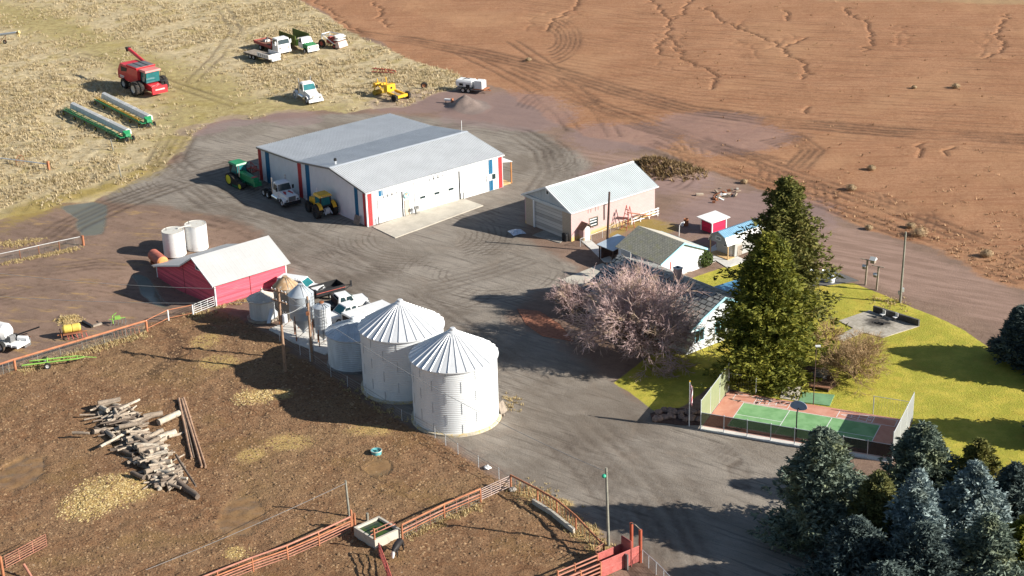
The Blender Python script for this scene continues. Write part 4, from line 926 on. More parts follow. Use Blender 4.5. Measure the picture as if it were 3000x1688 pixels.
def hopper_bin(c, r, zb, ze, za, zt, label, roofm, wallm, ladder=0.):
    t = thing('hopper_bin', label, 'feed bin', (c[0], c[1], 0), 0, 'hopper bins on legs')
    b = MB(); b.lathe([(r, zb), (r, ze)], 28); b.build('body', wallm, t)
    for k in range(1, 3):
        q = MB(); z = zb+(ze-zb)*k/3; q.lathe([(r+.005, z-.03), (r+.03, z), (r+.005, z+.03)], 28); q.build('hoop', wallm, t)
    b = MB(); b.lathe([(r+.06, ze-.04), (r*.55, ze+(za-ze)*.55), (.28, za-.1), (.28, za)], 28, cap1=True); rf = b.build('roof', roofm, t)
    q = MB()
    for i in range(3):
        a = R(-70+i*24); ca, sa = math.cos(a), math.sin(a); q.tube((r*.98*ca, r*.98*sa, ze+.03), (.3*ca, .3*sa, za-.05), .03)
    q.build('roof_rib', M['steel'], rf)
    b = MB(); b.lathe([(.18, zt), (r, zb)], 28); b.lathe([(.18, zt-.15), (.18, zt)], 14, cap0=True); b.build('cone', wallm, t)
    for i in range(4):
        a = R(45+90*i+12); ca, sa = math.cos(a)*r*.98, math.sin(a)*r*.98; b = MB(); b.tube((ca, sa, 0), (ca, sa, zb+.5), .06); b.build('leg', M['rust'], t)
        a2 = R(135+90*i+12); b = MB(); b.tube((ca, sa, .3), (math.cos(a2)*r*.98, math.sin(a2)*r*.98, zb*.75), .025, n=5); b.build('brace', M['rust'], t)
    d = CAMD(c); lx = Vector((d.x*math.cos(ladder)-d.y*math.sin(ladder), d.x*math.sin(ladder)+d.y*math.cos(ladder), 0)); u = Vector((-lx.y, lx.x, 0))*.22; p = lx*(r+.13); b = MB()
    for sg in (-1, 1): b.tube(p+u*sg+Vector((0, 0, .6)), p+u*sg+Vector((0, 0, ze+.3)), .025, n=5)
    for k in range(int((ze-.6)/.35)): b.tube(p-u+Vector((0, 0, .8+k*.35)), p+u+Vector((0, 0, .8+k*.35)), .02, n=4)
    b.build('ladder', M['steel'], t); return t
hopper_bin((-24.75, 171.67), 1.38, 2.3, 4.95, 6.0, .8, 'hopper bin on legs with a rust brown conical roof', M['rustroof'], mat('brown_hopper_wall', (.34, .30, .26), .55, .2, var=.15), 2.2)
hopper_bin((-22.74, 168.58), 1.36, 2.5, 5.2, 6.3, .75, 'tall blue grey hopper bin on legs between the rusty one and the slim one', M['hopper'], M['hopper'], 1.0)
t = hopper_bin((-20.35, 166.57), .9, 1.55, 4.5, 4.85, .7, 'slim pale hopper bin on legs with a rusty lid, right of the others', M['hopper'], mat('pale_hopper_wall', (.58, .60, .62), .5, .2, var=.12), .15)
b = MB(); b.lathe([(.24, 4.85), (.26, 5.0), (.1, 5.04)], 14, cap1=True); b.build('lid', M['rust'], t)
def fuel_tank(c, r, h, label):
    t = thing('storage_tank', label, 'tank', (c[0], c[1], 0), 0, 'upright white tanks behind the barn')
    b = MB(); b.lathe([(r, 0), (r, h*.33), (r+.012, h*.335), (r, h*.34), (r, h*.66), (r+.012, h*.665), (r, h*.67), (r, h), (r-.05, h+.02)], 36); b.build('shell', M['tank'], t)
    b = MB(); b.lathe([(0.01, h+.03), (r-.1, h+.02), (r-.08, h+.06), (r, h+.06), (r, h)], 36); b.build('lid', M['tanklid'], t)
    b = MB(); b.path([(-r*.6, .1, h+.02), (-r*.6, .1, h+.4)], .05); b.build('vent_pipe', M['steel'], t)
    d = CAMD(c); u = Vector((-d.y, d.x, 0)); b = MB()
    for k in range(5):
        p = d*r*math.cos(.5)+u*r*math.sin(.5); z = h*.55+k*.28
        b.box(p.x-.05, p.x+.05, p.y-.05, p.y+.05, z, z+.06)
    b.build('step', M['steel'], t); return t
M['tank'] = mat('white_tank_paint', (.66, .66, .65), .5, var=.07, dirt=(.50, .47, .42), dirtamt=.15); M['tanklid'] = mat('dusty_tank_lid', (.55, .53, .48), .7, var=.12, dirt=(.4, .3, .18), dirtamt=.2)
fuel_tank((-41.33, 194.98), 1.37, 3.1, 'upright white steel tank beside the lying red tank, dusty lid on top')
fuel_tank((-38.88, 196.9), 1.34, 3.15, 'upright white steel tank standing right against the barn roof line')
b = MB(); b.box(-.9, .9, -.12, .12, 0, .08); o = b.build('catwalk', M['conc2'], None, (-40.1, 195.9, 3.2), (0, 0, math.atan2(1.9, 2.45))); tag(o, 'short pale walkway plank bridging the two white tank tops', 'walkway')
p = at(463, 757, .95); t = thing('fuel_drum', 'red oxide horizontal tank with an orange end lying by the white tanks', 'tank', (p.x, p.y, 0), R(-58))
b = MB(); b.lathe([(.02, -1.75), (.5, -1.68), (.72, -1.5), (.72, 1.5), (.5, 1.68)], 24); b.build('shell', mat('red_oxide_tank', (.42, .13, .09), .6, var=.2), t, (0, 0, .95), (0, R(90), 0))
b = MB(); b.lathe([(.715, 1.5), (.5, 1.70), (.02, 1.78)], 24); b.build('end_cap', mat('orange_tank_end', (.62, .26, .09), .6), t, (0, 0, .95), (0, R(90), 0))
for x in (-1.1, 1.1):
    b = MB(); b.box(x-.12, x+.12, -.6, .6, 0, .4); b.build('saddle', M['rust'], t)
# ---------------------------------------------------------------- vehicles (x forward, y left, z up)
def wheel(t, x, y, r, w, rim=None, side=None, dual=False, lug=False, name='wheel', rr=.55):
    """a tyre with its rim; y is the middle of the tread"""
    rim = rim or M['rim']
    b = MB(); n = 28; h = w/2
    b.lathe([(r*rr, -h*.9), (r*.82, -h), (r*.96, -h*.85), (r, -h*.5), (r, h*.5), (r*.96, h*.85), (r*.82, h), (r*rr, h*.9)], n)
    if lug:
        for i in range(22):
            a = 2*math.pi*i/22; ca, sa = math.cos(a), math.sin(a); u = Vector((-sa, ca, 0))*.04*r; o = Vector((ca, sa, 0))
            for s in (-1, 1):
                z0, z1 = (0, h*.98*s); q0 = o*r*.99+Vector((0, 0, z0)); q1 = o*r*.985+u*2.5+Vector((0, 0, z1)); k = o*r*.06
                b.hexa([q0-u, q0+u, q1+u, q1-u], [q0-u+k, q0+u+k, q1+u+k*.8, q1-u+k*.8])
    ty = b.build(name, M['rubber'], t, (x, y, r), (R(90), 0, 0))
    b = MB()
    for s in (-1, 1): b.lathe([(r*rr, h*.85*s), (r*rr*.9, h*.5*s), (r*.2, h*.42*s), (r*.2, h*.62*s), (.01, h*.64*s)][::s], n)
    b.build('rim', rim, ty)
    if dual: wheel(t, x, y-(w+.06)*(1 if y > 0 else -1), r, w, rim, rr=rr)
    return ty
def panel(t, name, m, pts, th=.03):
    b = MB(); b.slab(pts, th); return b.build(name, m, t)
def both(t, name, m, fn):
    for s in (1, -1):
        b = MB(); fn(b, s); b.build(name, m, t)
def sbox(b, s, x0, x1, y0, y1, z0, z1, ti=0.): b.box(x0, x1, min(y0*s, y1*s), max(y0*s, y1*s), z0, z1, ti)
def cabglass(t, x0, x1, w, z0, z1, rake, m, back=True, tl=.10):
    """glass band around a cab: front raked by rake, sides split in one pane each"""
    e = .012; h = w/2
    panel(t, 'windshield', m, [(x1+e, -h+.10, z0), (x1+e, h-.10, z0), (x1-rake+e, h-.10-tl, z1), (x1-rake+e, -h+.10+tl, z1)])
    for s in (1, -1):
        p = [(x0+.12, (h+e)*s, z0), (x1-.12, (h+e)*s, z0), (x1-rake-.08, (h-tl+e)*s, z1-.04), (x0+.16, (h-tl+e)*s, z1-.04)]
        panel(t, 'side_window', m, p if s < 0 else p[::-1])
    if back: panel(t, 'rear_window', m, [(x0-e, h-.15, z0+.05), (x0-e, -h+.15, z0+.05), (x0-e, -h+.2+tl, z1-.05), (x0-e, h-.2-tl, z1-.05)])
def semi(px, yaw, label, group, stripes=False, aero=False, sc=1.):
    p = gnd(*px); t = thing('semi_truck', label, 'truck', p, yaw, group); t.scale = (sc, sc, sc); W = M['white']
    b = MB()
    for s in (-.42, .42): b.box(-3.6, 2.6, s-.05, s+.05, .75, 1.0)
    for x in (-3.5, -2.2, -.6): b.box(x, x+.12, -.42, .42, .78, .97)
    b.build('chassis', M['steel'], t)
    b = MB(); b.box(-.55, 1.0, -1.05, 1.05, .75, 1.75); b.hexa([(-.55, -1.05, 1.75), (1.0, -1.05, 1.75), (1.0, 1.05, 1.75), (-.55, 1.05, 1.75)], [(-.5, -.92, 2.72), (.62, -.92, 2.68), (.62, .92, 2.68), (-.5, .92, 2.72)])
    b.hexa([(-.5, -.92, 2.72), (.62, -.92, 2.68), (.62, .92, 2.68), (-.5, .92, 2.72)], [(-.4, -.75, 2.84), (.4, -.75, 2.78), (.4, .75, 2.78), (-.4, .75, 2.84)]); b.build('cab', W, t)
    cabglass(t, -.5, 1.0, 2.1, 1.8, 2.6, .34, M['tealglass'] if aero else M['glass'])
    hn = .78 if aero else .70
    b = MB(); b.hexa([(1.0, -.98, .8), (3.0, -.95 if aero else -.8, .8), (3.0, .95 if aero else .8, .8), (1.0, .98, .8)], [(1.0, -.9, 1.78), (2.75 if aero else 2.95, -hn, 1.38 if aero else 1.5), (2.75 if aero else 2.95, hn, 1.38 if aero else 1.5), (1.0, .9, 1.78)])
    b.build('hood', W, t)
    b = MB(); x = 3.0; b.hexa([(x-.02, -.5, .85), (x+.04, -.5, .85), (x+.04, .5, .85), (x-.02, .5, .85)], [(2.8 if aero else x-.04, -.5, 1.35 if aero else 1.45), (2.86 if aero else x+.03, -.5, 1.35 if aero else 1.45), (2.86 if aero else x+.03, .5, 1.35 if aero else 1.45), (2.8 if aero else x-.04, .5, 1.35 if aero else 1.45)]); b.build('grille', M['steel'], t)
    b = MB(); b.box(2.95, 3.2, -1.2, 1.2, .42, .8, .04); b.build('bumper', W if aero else M['black'], t)
    both(t, 'headlight', M['chrome'], lambda b, s: sbox(b, s, 2.9, 3.06, .62, .92, .88, 1.12))
    for s in (1, -1):
        b = MB(); n = 8
        pts = [(2.1+.66*math.cos(R(180-180*i/n)), .52+.66*math.sin(R(180-180*i/n))) for i in range(n+1)]
        for (xa, za), (xb, zb) in zip(pts[:-1], pts[1:]): b.hexa([(xa, .72*s, za), (xb, .72*s, zb), (xb, 1.22*s, zb), (xa, 1.22*s, za)], [(xa, .72*s, za+.06), (xb, .72*s, zb+.06), (xb, 1.2*s, zb+.06), (xa, 1.2*s, za+.06)])
        b.build('front_fender', W, t)
        wheel(t, 2.1, 1.02*s, .52, .3)
        wheel(t, -2.1, 1.08*s, .52, .28, dual=True); 
        if not aero: wheel(t, -3.3, 1.08*s, .52, .28, dual=True)
        b = MB(); b.tube((-.7, .95*s, .72), (.9, .95*s, .72), .32, n=16); b.build('fuel_tank', M['chrome'], t)
        b = MB(); b.tube((-.75, 1.0*s, .8), (-.75, 1.0*s, 3.3), .09, n=10); b.build('exhaust_stack', M['chrome'], t)
        b = MB(); b.box(.95, 1.05, 1.2*s-.12 if s > 0 else 1.2*s-.12, 1.2*s+.12, 1.85, 2.35); b.build('mirror', M['black'], t)
    b = MB(); b.box(-2.9, -2.2, -.5, .5, 1.0, 1.15); b.build('fifth_wheel', M['black'], t)
    if stripes:
        for s in (1, -1):
            panel(t, 'hood_flash', M['redstripe'], [(1.5, .12*s, 1.74), (2.4, .5*s, 1.60), (2.0, .62*s, 1.66), (1.2, .45*s, 1.77)] if s > 0 else [(1.2, .45*s, 1.77), (2.0, .62*s, 1.66), (2.4, .5*s, 1.60), (1.5, .12*s, 1.74)], .02)
    else:
        for s in (1, -1):
            b = MB(); b.tube((-2.1, .75*s, .52), (-2.1, 1.2*s, .52), .62, n=16); b.build('rear_fender', W, t)
    return t
semi((828, 588), R(-57), 'white tractor truck with red hood flashes parked in the shop shade', 'white tractor trucks', True)
semi((902, 293), R(-60), 'rounded white tractor truck parked alone in the dry grass above the shop', 'white tractor trucks', False, True, 1.06)

def pickup(px, yaw, label, bed=None, suv=False):
    p = at(*px); t = thing('suv' if suv else 'pickup_truck', label, 'suv' if suv else 'pickup', p, yaw, 'white vehicles behind the bins'); W = M['white']
    b = MB(); b.hexa([(-.9, -.95, .5), (2.75, -.92, .5), (2.75, .92, .5), (-.9, .95, .5)], [(-.9, -.93, 1.15), (2.6, -.82, 1.05), (2.6, .82, 1.05), (-.9, .93, 1.15)])
    b.build('body', W, t)
    x0 = -2.7 if suv else -.95
    b = MB(); b.hexa([(x0, -.92, 1.14), (1.35, -.92, 1.13), (1.35, .92, 1.13), (x0, .92, 1.14)], [(x0+.15, -.76, 1.85), (.55, -.76, 1.85), (.55, .76, 1.85), (x0+.15, .76, 1.85)]); b.build('cab', W, t)
    panel(t, 'windshield', M['tealglass'], [(1.32, -.8, 1.18), (1.32, .8, 1.18), (.66, .7, 1.78), (.66, -.7, 1.78)])
    for s in (1, -1):
        for a, c in ((x0+.25, -.05+.0), (.02, .8)):
            q = [(a, .935*s, 1.2), (c+.1, .935*s, 1.2), (c-.12, .80*s, 1.74), (a+.08, .80*s, 1.74)]
            panel(t, 'side_window', M['glass'], q if s < 0 else q[::-1])
    panel(t, 'rear_window', M['glass'], [(x0-.0, .7, 1.25), (x0-.0, -.7, 1.25), (x0+.12, -.62, 1.75), (x0+.12, .62, 1.75)])
    b = MB()
    if suv: b.box(-2.75, -.9, -.94, .94, .5, 1.15); b.build('rear_body', W, t)
    elif bed == 'box':
        b.box(-3.0, -.95, -.95, .95, .5, .7); b.box(-3.0, -.95, -.95, -.86, .7, 1.16); b.box(-3.0, -.95, .86, .95, .7, 1.16); b.box(-3.0, -2.92, -.86, .86, .7, 1.14); b.build('cargo_bed', W, t)
        q = MB(); q.box(-2.9, -1.0, -.85, .85, .702, .75); q.build('bed_liner', M['black'], t)
    else:
        b.box(-3.2, -1.0, -1.1, 1.1, .85, .95); b.build('flat_bed', M['black'], t); q = MB(); q.box(-1.12, -1.02, -1., 1., .95, 1.7); q.build('headache_rack', M['black'], t)
    b = MB(); b.box(2.65, 2.85, -.95, .95, .45, .75, .03); b.build('front_bumper', M['chrome'], t)
    b = MB(); b.box(2.60, 2.72, -.5, .5, .78, 1.02); b.build('grille', M['black'], t)
    both(t, 'headlight', M['chrome'], lambda b, s: sbox(b, s, 2.6, 2.71, .55, .88, .8, 1.0))
    for s in (1, -1):
        wheel(t, 1.75, .82*s, .40, .28); wheel(t, -1.95, .82*s, .40, .28)
    return t
pickup((1008, 905), R(27), 'white crew cab pickup facing right with a dark flatbed, beside the hopper bins')
pickup((1020, 935), R(216), 'white pickup with teal windscreen and a black bed, facing the bins', 'box')
pickup((882, 858), R(-24), 'white suv parked behind the rusty hopper bin', suv=True)
t = thing('utility_trailer', 'black open box trailer with red rails behind the hopper bins', 'trailer', at(962, 866), R(33))
b = MB(); b.box(-2.0, 1.7, -1., 1., .6, .7); b.build('deck', M['black'], t)
for q in ((-2.0, 1.7, -1., -.95), (-2.0, 1.7, .95, 1.), (-2.0, -1.95, -.95, .95), (1.65, 1.7, -.95, .95)):
    b = MB(); b.box(*q, .7, 1.3); b.build('side_panel', M['black'], t)
b = MB(); b.path([(-2.0, -1.05, 1.0), (1.7, -1.05, 1.0)], .04); b.build('side_rail', M['oldred'], t)
b = MB(); b.path([(1.7, -.8, .6), (3.1, 0, .55), (1.7, .8, .6)], .06); b.box(2.9, 3.1, -.08, .08, .4, 1.1); b.build('tongue', M['black'], t)
for s in (1, -1): wheel(t, -.2, 1.12*s, .36, .22)
t = thing('cargo_trailer', 'long white box trailer standing behind the smaller bin', 'trailer', at(1080, 952), R(38))
b = MB(); b.box(-2.7, 2.7, -1.1, 1.1, .5, 1.85); b.build('box_body', M['white'], t)
b = MB(); b.box(-2.75, 2.75, -1.15, 1.15, 1.85, 1.93, .06); b.build('roof', M['white'], t)
b = MB(); b.box(-2.74, -2.70, -.95, .95, .7, 1.7); b.build('rear_door', M['dark'], t)
for s in (1, -1): wheel(t, -.5, 1.0*s, .38, .24); wheel(t, .4, 1.0*s, .38, .24)
b = MB(); b.path([(2.7, -.6, .5), (3.8, 0, .5), (2.7, .6, .5)], .06); b.build('tongue', M['black'], t)

# ---- combine harvester
p = gnd(425, 266); t = thing('combine_harvester', 'red combine harvester without its header standing on the dry hillside', 'combine', p, R(-50)); t.scale = (1.22, 1.2, 1.15); C = M['combred']
b = MB(); b.hexa([(-4.6, -1.35, 1.3), (1.1, -1.45, 1.3), (1.1, 1.45, 1.3), (-4.6, 1.35, 1.3)], [(-4.5, -1.4, 2.5), (1.1, -1.5, 2.5), (1.1, 1.5, 2.5), (-4.5, 1.4, 2.5)])
b.hexa([(-4.5, -1.4, 2.5), (1.1, -1.5, 2.5), (1.1, 1.5, 2.5), (-4.5, 1.4, 2.5)], [(-3.9, -1.25, 3.55), (1.0, -1.4, 3.4), (1.0, 1.4, 3.4), (-3.9, 1.25, 3.55)]); b.build('body', C, t)
b = MB(); b.hexa([(-1.9, -1.35, 3.4), (.9, -1.35, 3.4), (.9, 1.35, 3.4), (-1.9, 1.35, 3.4)], [(-1.9, -1.5, 3.75), (.95, -1.5, 3.75), (.95, 1.5, 3.75), (-1.9, 1.5, 3.75)]); gt = b.build('grain_tank', C, t)
b = MB(); b.box(-1.8, .85, -1.35, 1.35, 3.755, 3.79); b.build('tank_cover', M['steel'], gt)
b = MB()
for q in (-.45, .45): b.box(-1.8, .85, q-.05, q+.05, 3.791, 3.83)
b.build('cover_bar', M['black'], gt)
b = MB(); b.hexa([(1.1, -1.05, 1.75), (2.5, -1.05, 1.75), (2.5, 1.05, 1.75), (1.1, 1.05, 1.75)], [(1.1, -1.0, 3.35), (2.65, -1.0, 3.35), (2.65, 1.0, 3.35), (1.1, 1.0, 3.35)]); cb = b.build('cab', M['black'], t)
panel(t, 'windshield', M['tealglass'], [(2.53, -1.0, 1.8), (2.53, 1.0, 1.8), (2.67, .96, 3.28), (2.67, -.96, 3.28)])
for s in (1, -1):
    q = [(1.35, 1.065*s, 1.85), (2.45, 1.065*s, 1.85), (2.55, 1.02*s, 3.25), (1.35, 1.02*s, 3.25)]; panel(t, 'side_window', M['tealglass'], q if s < 0 else q[::-1])
b = MB(); b.box(1.0, 2.85, -1.2, 1.2, 3.35, 3.6, .08); b.build('cab_roof', mat('dusty_red_roof', (.62, .22, .20), .6, var=.15), t)
b = MB(); b.hexa([(1.1, -.85, .9), (4.0, -.8, .55), (4.0, .8, .55), (1.1, .85, .9)], [(1.1, -.85, 1.75), (4.0, -.8, 1.35), (4.0, .8, 1.35), (1.1, .85, 1.75)]); b.build('feeder_house', C, t)
b = MB(); b.box(3.9, 4.2, -1.15, 1.15, .5, 1.55); b.build('feeder_face', C, t)
b = MB(); b.box(4.19, 4.25, -.7, .7, 1.0, 1.2); b.build('feeder_slot', M['rim'], t)
b = MB(); b.tube((-.9, 1.35, 3.3), (-6.6, 1.75, 4.5), .24, n=14); au = b.build('unloading_auger', C, t)
b = MB(); b.hexa([(-6.9, 1.45, 4.1), (-6.5, 1.45, 4.2), (-6.5, 2.05, 4.2), (-6.9, 2.05, 4.1)], [(-7.2, 1.5, 4.7), (-6.5, 1.5, 4.8), (-6.5, 2.0, 4.8), (-7.2, 2.0, 4.7)]); b.build('spout', M['black'], au)
b = MB(); b.box(-3.5, -1.9, -1.42, -1.36, 2.5, 3.2); b.build('engine_screen', M['black'], t)
b = MB(); b.box(-4.0, -2.8, -1.43, -1.38, 1.75, 1.9); b.box(-3.9, -3.0, -1.43, -1.38, 1.55, 1.66); b.build('side_lettering', M['white'], t)
b = MB(); b.path([(2.6, 1.2, 1.7), (2.6, 1.9, 1.7), (2.6, 1.9, 2.8), (1.3, 1.9, 2.8), (1.3, 1.9, 1.7)], .03); b.box(1.2, 2.7, 1.1, 1.95, 1.62, 1.7); b.build('platform_rail', M['black'], t)
for s in (1, -1):
    wheel(t, 1.3, 1.5*s, 1.0, .6, lug=True); wheel(t, 1.3, 2.2*s, 1.0, .6, lug=True); wheel(t, -3.0, 1.35*s, .75, .5, lug=True)
b = MB(); b.tube((1.3, -2., 1.0), (1.3, 2., 1.0), .15); b.tube((-3., -1.3, .75), (-3., 1.3, .75), .12); b.build('axle', M['black'], t)
b = MB(); b.path([(2.4, -1.1, 3.0), (2.9, -1.6, 3.0), (2.9, -1.6, 2.4)], .03); b.box(2.85, 2.95, -1.75, -1.45, 2.3, 2.9); b.build('mirror', M['black'], t)

# ---- seed drills under covers
def drill(pa, pb, label, bar):
    a = gnd(*pa); c = gnd(*pb); v = c-a; L = v.length; ya_ = math.atan2(v.y, v.x); t = thing('seed_drill', label, 'seed drill', (a+c)/2, ya_, 'covered seed drills on the hillside'); h = L/2
    b = MB(); pts = [(-.05, .85), (.15, 1.55), (.6, 1.72), (1.0, 1.45), (1.05, .8)]
    b.prism(pts, 0, -h+.3, h-1.0); cv = b.build('seed_box_cover', M['canvas'], t)
    b = MB()
    for x in (-h*.05, h*.3): b.prism([(y*1.02-.01, z+.02) for y, z in pts], 0, x-.03, x+.03)
    b.build('cover_strap', M['white'], cv)
    b = MB()
    for y, z in ((-1.1, .75), (-.5, .6), (.4, .6)): b.box(-h, h-.4, y-.07, y+.07, z-.07, z+.07)
    for k in range(9):
        x = -h+.2+k*(L-.8)/8; b.box(x, x+.08, -1.1, .45, .62, .72)
    b.build('frame', M['green'], t)
    b = MB(); b.path([(-h+.4, -1.0, 1.05), (h-1.6, -1.0, .95)], .07); b.path([(-h+.4, -.8, 1.15), (h-2.4, -.9, 1.05)], .05); b.build('marker_bar', bar, t)
    for k in range(18):
        x = -h+.3+k*(L-.9)/17
        b = MB(); b.tube((x-.03, -.25, .24), (x+.03, -.25, .24), .24, n=12); b.path([(x, -.25, .24), (x, -.5, .6)], .03, 4); b.build('disc_opener', M['steel'], t)
    for k in range(6):
        x = -h+.7+k*(L-1.8)/5; wheel(t, x, -1.25, .30, .18, M['rimyellow'])
    b = MB(); b.hexa([(h-1.0, -.5, .5), (h-.3, -.3, .5), (h-.3, .5, .5), (h-1.0, .9, .5)], [(h-1.0, -.4, 1.5), (h-.4, -.2, 1.1), (h-.4, .4, 1.1), (h-1.0, .8, 1.5)]); b.build('end_frame', M['green'], t)
    wheel(t, h+.1, .7, .42, .25); wheel(t, h+.1, -.3, .42, .25)
    b = MB(); b.path([(h-.4, .2, .7), (h+.6, .2, .6)], .08); b.build('hitch', M['green'], t)
drill((205, 330), (378, 415), 'covered seed drill with a bright green bar, the one nearer the camera', M['green'])
drill((296, 300), (440, 373), 'covered seed drill with a yellow bar, the one nearer the red combine', M['agyellow'])

# ---- old grain trucks up on the hillside
def box_wheels(t, xf, xr, y, r=.48):
    for s in (1, -1): wheel(t, xf, y*s, r, .26); wheel(t, xr, (y+.05)*s, r, .26, dual=True)
p = gnd(800, 150); t = thing('flatbed_truck', 'white cab-over truck with a worn red flat bed in the dry grass', 'truck', p, R(-52), 'old farm trucks on the hillside'); t.scale = (1.1, 1.1, 1.1)
b = MB(); b.hexa([(1.9, -1.15, .7), (3.6, -1.15, .7), (3.6, 1.15, .7), (1.9, 1.15, .7)], [(1.9, -1.15, 1.8), (3.6, -1.15, 1.8), (3.6, 1.15, 1.8), (1.9, 1.15, 1.8)]); b.hexa([(1.9, -1.15, 1.8), (3.6, -1.15, 1.8), (3.6, 1.15, 1.8), (1.9, 1.15, 1.8)], [(1.95, -1.02, 2.75), (3.35, -1.02, 2.7), (3.35, 1.02, 2.7), (1.95, 1.02, 2.75)]); b.build('cab', M['white'], t)
cabglass(t, 1.92, 3.6, 2.3, 1.85, 2.55, .2, M['glass'])
b = MB(); b.box(3.55, 3.75, -1.2, 1.2, .5, .85); b.build('bumper', M['white'], t)
both(t, 'headlight', M['chrome'], lambda b, s: sbox(b, s, 3.58, 3.64, .6, .95, 1.1, 1.35)); both(t, 'mirror', M['white'], lambda b, s: sbox(b, s, 3.3, 3.38, 1.25, 1.5, 1.8, 2.4))
b = MB(); b.box(-3.6, 1.7, -1.25, 1.25, 1.15, 1.3); b.build('bed', mat('worn_brown_deck', (.22, .12, .08), .9, var=.3, dirt=(.35, .1, .07), dirtamt=.3), t)
b = MB()
for q in ((-3.65, 1.7, -1.33, -1.25), (-3.65, 1.7, 1.25, 1.33), (-3.7, -3.6, -1.33, 1.33)): b.box(*q, .95, 1.42)
b.build('bed_rail', M['oldred'], t)
b = MB(); b.box(1.5, 1.75, -1.2, 1.2, 1.3, 2.1); b.build('head_board', M['oldred'], t)
b = MB(); b.path([(-2.2, -.4, 1.3), (-1.8, .3, 2.0), (-1.2, -.3, 1.3)], .06); b.box(-2.2, -1.4, -.5, .5, 1.3, 1.65, .1); b.build('winch', M['steel'], t)
b = MB(); b.box(-3.4, 3.4, -.45, .45, .75, 1.0); b.build('chassis', M['black'], t); box_wheels(t, 2.7, -2., 1.0)
p = gnd(880, 143); t = thing('grain_truck', 'green grain truck with an olive box and a white cab roof', 'truck', p, R(-53), 'old farm trucks on the hillside'); t.scale = (1.1, 1.1, 1.1)
b = MB(); b.hexa([(1.2, -1., .8), (2.4, -1., .8), (2.4, 1., .8), (1.2, 1., .8)], [(1.2, -1., 1.6), (2.4, -1., 1.6), (2.4, 1., 1.6), (1.2, 1., 1.6)]); b.build('lower_cab', M['white'], t)
b = MB(); b.hexa([(1.25, -.98, 1.6), (2.35, -.98, 1.6), (2.35, .98, 1.6), (1.25, .98, 1.6)], [(1.3, -.86, 2.25), (2.1, -.86, 2.25), (2.1, .86, 2.25), (1.3, .86, 2.25)]); b.box(1.25, 2.15, -.88, .88, 2.25, 2.34, .05); b.build('cab', M['white'], t)
cabglass(t, 1.25, 2.37, 1.96, 1.65, 2.2, .24, M['glass'])
b = MB(); b.hexa([(2.4, -.9, .8), (4.0, -.85, .8), (4.0, .85, .8), (2.4, .9, .8)], [(2.4, -.9, 1.62), (3.95, -.82, 1.42), (3.95, .82, 1.42), (2.4, .9, 1.62)]); b.build('hood', M['dgreen'] if False else mat('field_green_hood', (.06, .25, .10), .5, var=.15), t)
b = MB(); b.box(3.95, 4.08, -1.0, 1.0, .75, 1.4); b.build('grille', M['white'], t); both(t, 'headlight', M['chrome'], lambda b, s: sbox(b, s, 4.06, 4.12, .55, .85, .95, 1.2))
b = MB(); b.box(4.0, 4.2, -1.05, 1.05, .5, .75); b.build('bumper', M['white'], t)
b = MB(); b.box(-4.2, .95, -1.2, 1.2, 1.0, 1.12); b.build('box_floor', M['wood'], t)
for s in (1, -1):
    b = MB(); sbox(b, s, -4.2, .95, 1.2, 1.28, 1.0, 2.55)
    for k in range(9): sbox(b, s, -4.15+k*.62, -4.05+k*.62, 1.28, 1.36, 1.0, 2.5)
    b.build('box_side', M['olive'], t)
b = MB(); b.box(.9, 1.0, -1.2, 1.2, 1.0, 2.0); b.build('box_front', M['lime'], t)
b = MB(); b.lathe([(1.0, 0), (.7, .45), (.3, .75), (.02, .85)], 18, (-.2, 0, 1.12)); b.build('grain_heap', mat('pale_grain', (.55, .47, .36), .9, var=.2), t)
b = MB(); b.box(-4., 3.9, -.45, .45, .7, .98); b.build('chassis', M['black'], t); box_wheels(t, 3.1, -2.4, .95)
p = gnd(772, 176); t = thing('flatbed_trailer', 'low grey deck trailer with white slotted rack panels beside the white cab-over', 'trailer', p, R(-47))
b = MB(); b.box(-4.2, 3.4, -1.2, 1.2, .85, 1.0); b.build('deck', M['wood'], t)
for nm, q in (('a', (.0, 3.4, -1.25, -1.18)), ('b', (.0, 3.4, 1.18, 1.25)), ('c', (3.34, 3.42, -1.18, 1.18))):
    b = MB(); b.box(*q, .95, 1.65); rp = b.build('rack_panel', M['white'], t); b = MB()
    for k in range(5):
        if nm == 'c': y = -.9+k*.42; b.box(3.42, 3.44, y, y+.09, 1.1, 1.5)
        else:
            x = .4+k*.62; s = -1.27 if nm == 'a' else 1.25; b.box(x, x+.09, s, s+.02, 1.1, 1.5)
    b.build('slot', M['dark'], rp)
b = MB(); b.box(-4.2, 3.4, -.9, .9, .6, .84); b.build('chassis', M['black'], t)
b = MB(); b.box(3.3, 3.9, -.9, .9, .55, .9); b.build('nose', M['galv'], t)
for s in (1, -1): wheel(t, -2.4, 1.0*s, .45, .3); wheel(t, -1.4, 1.0*s, .45, .3)
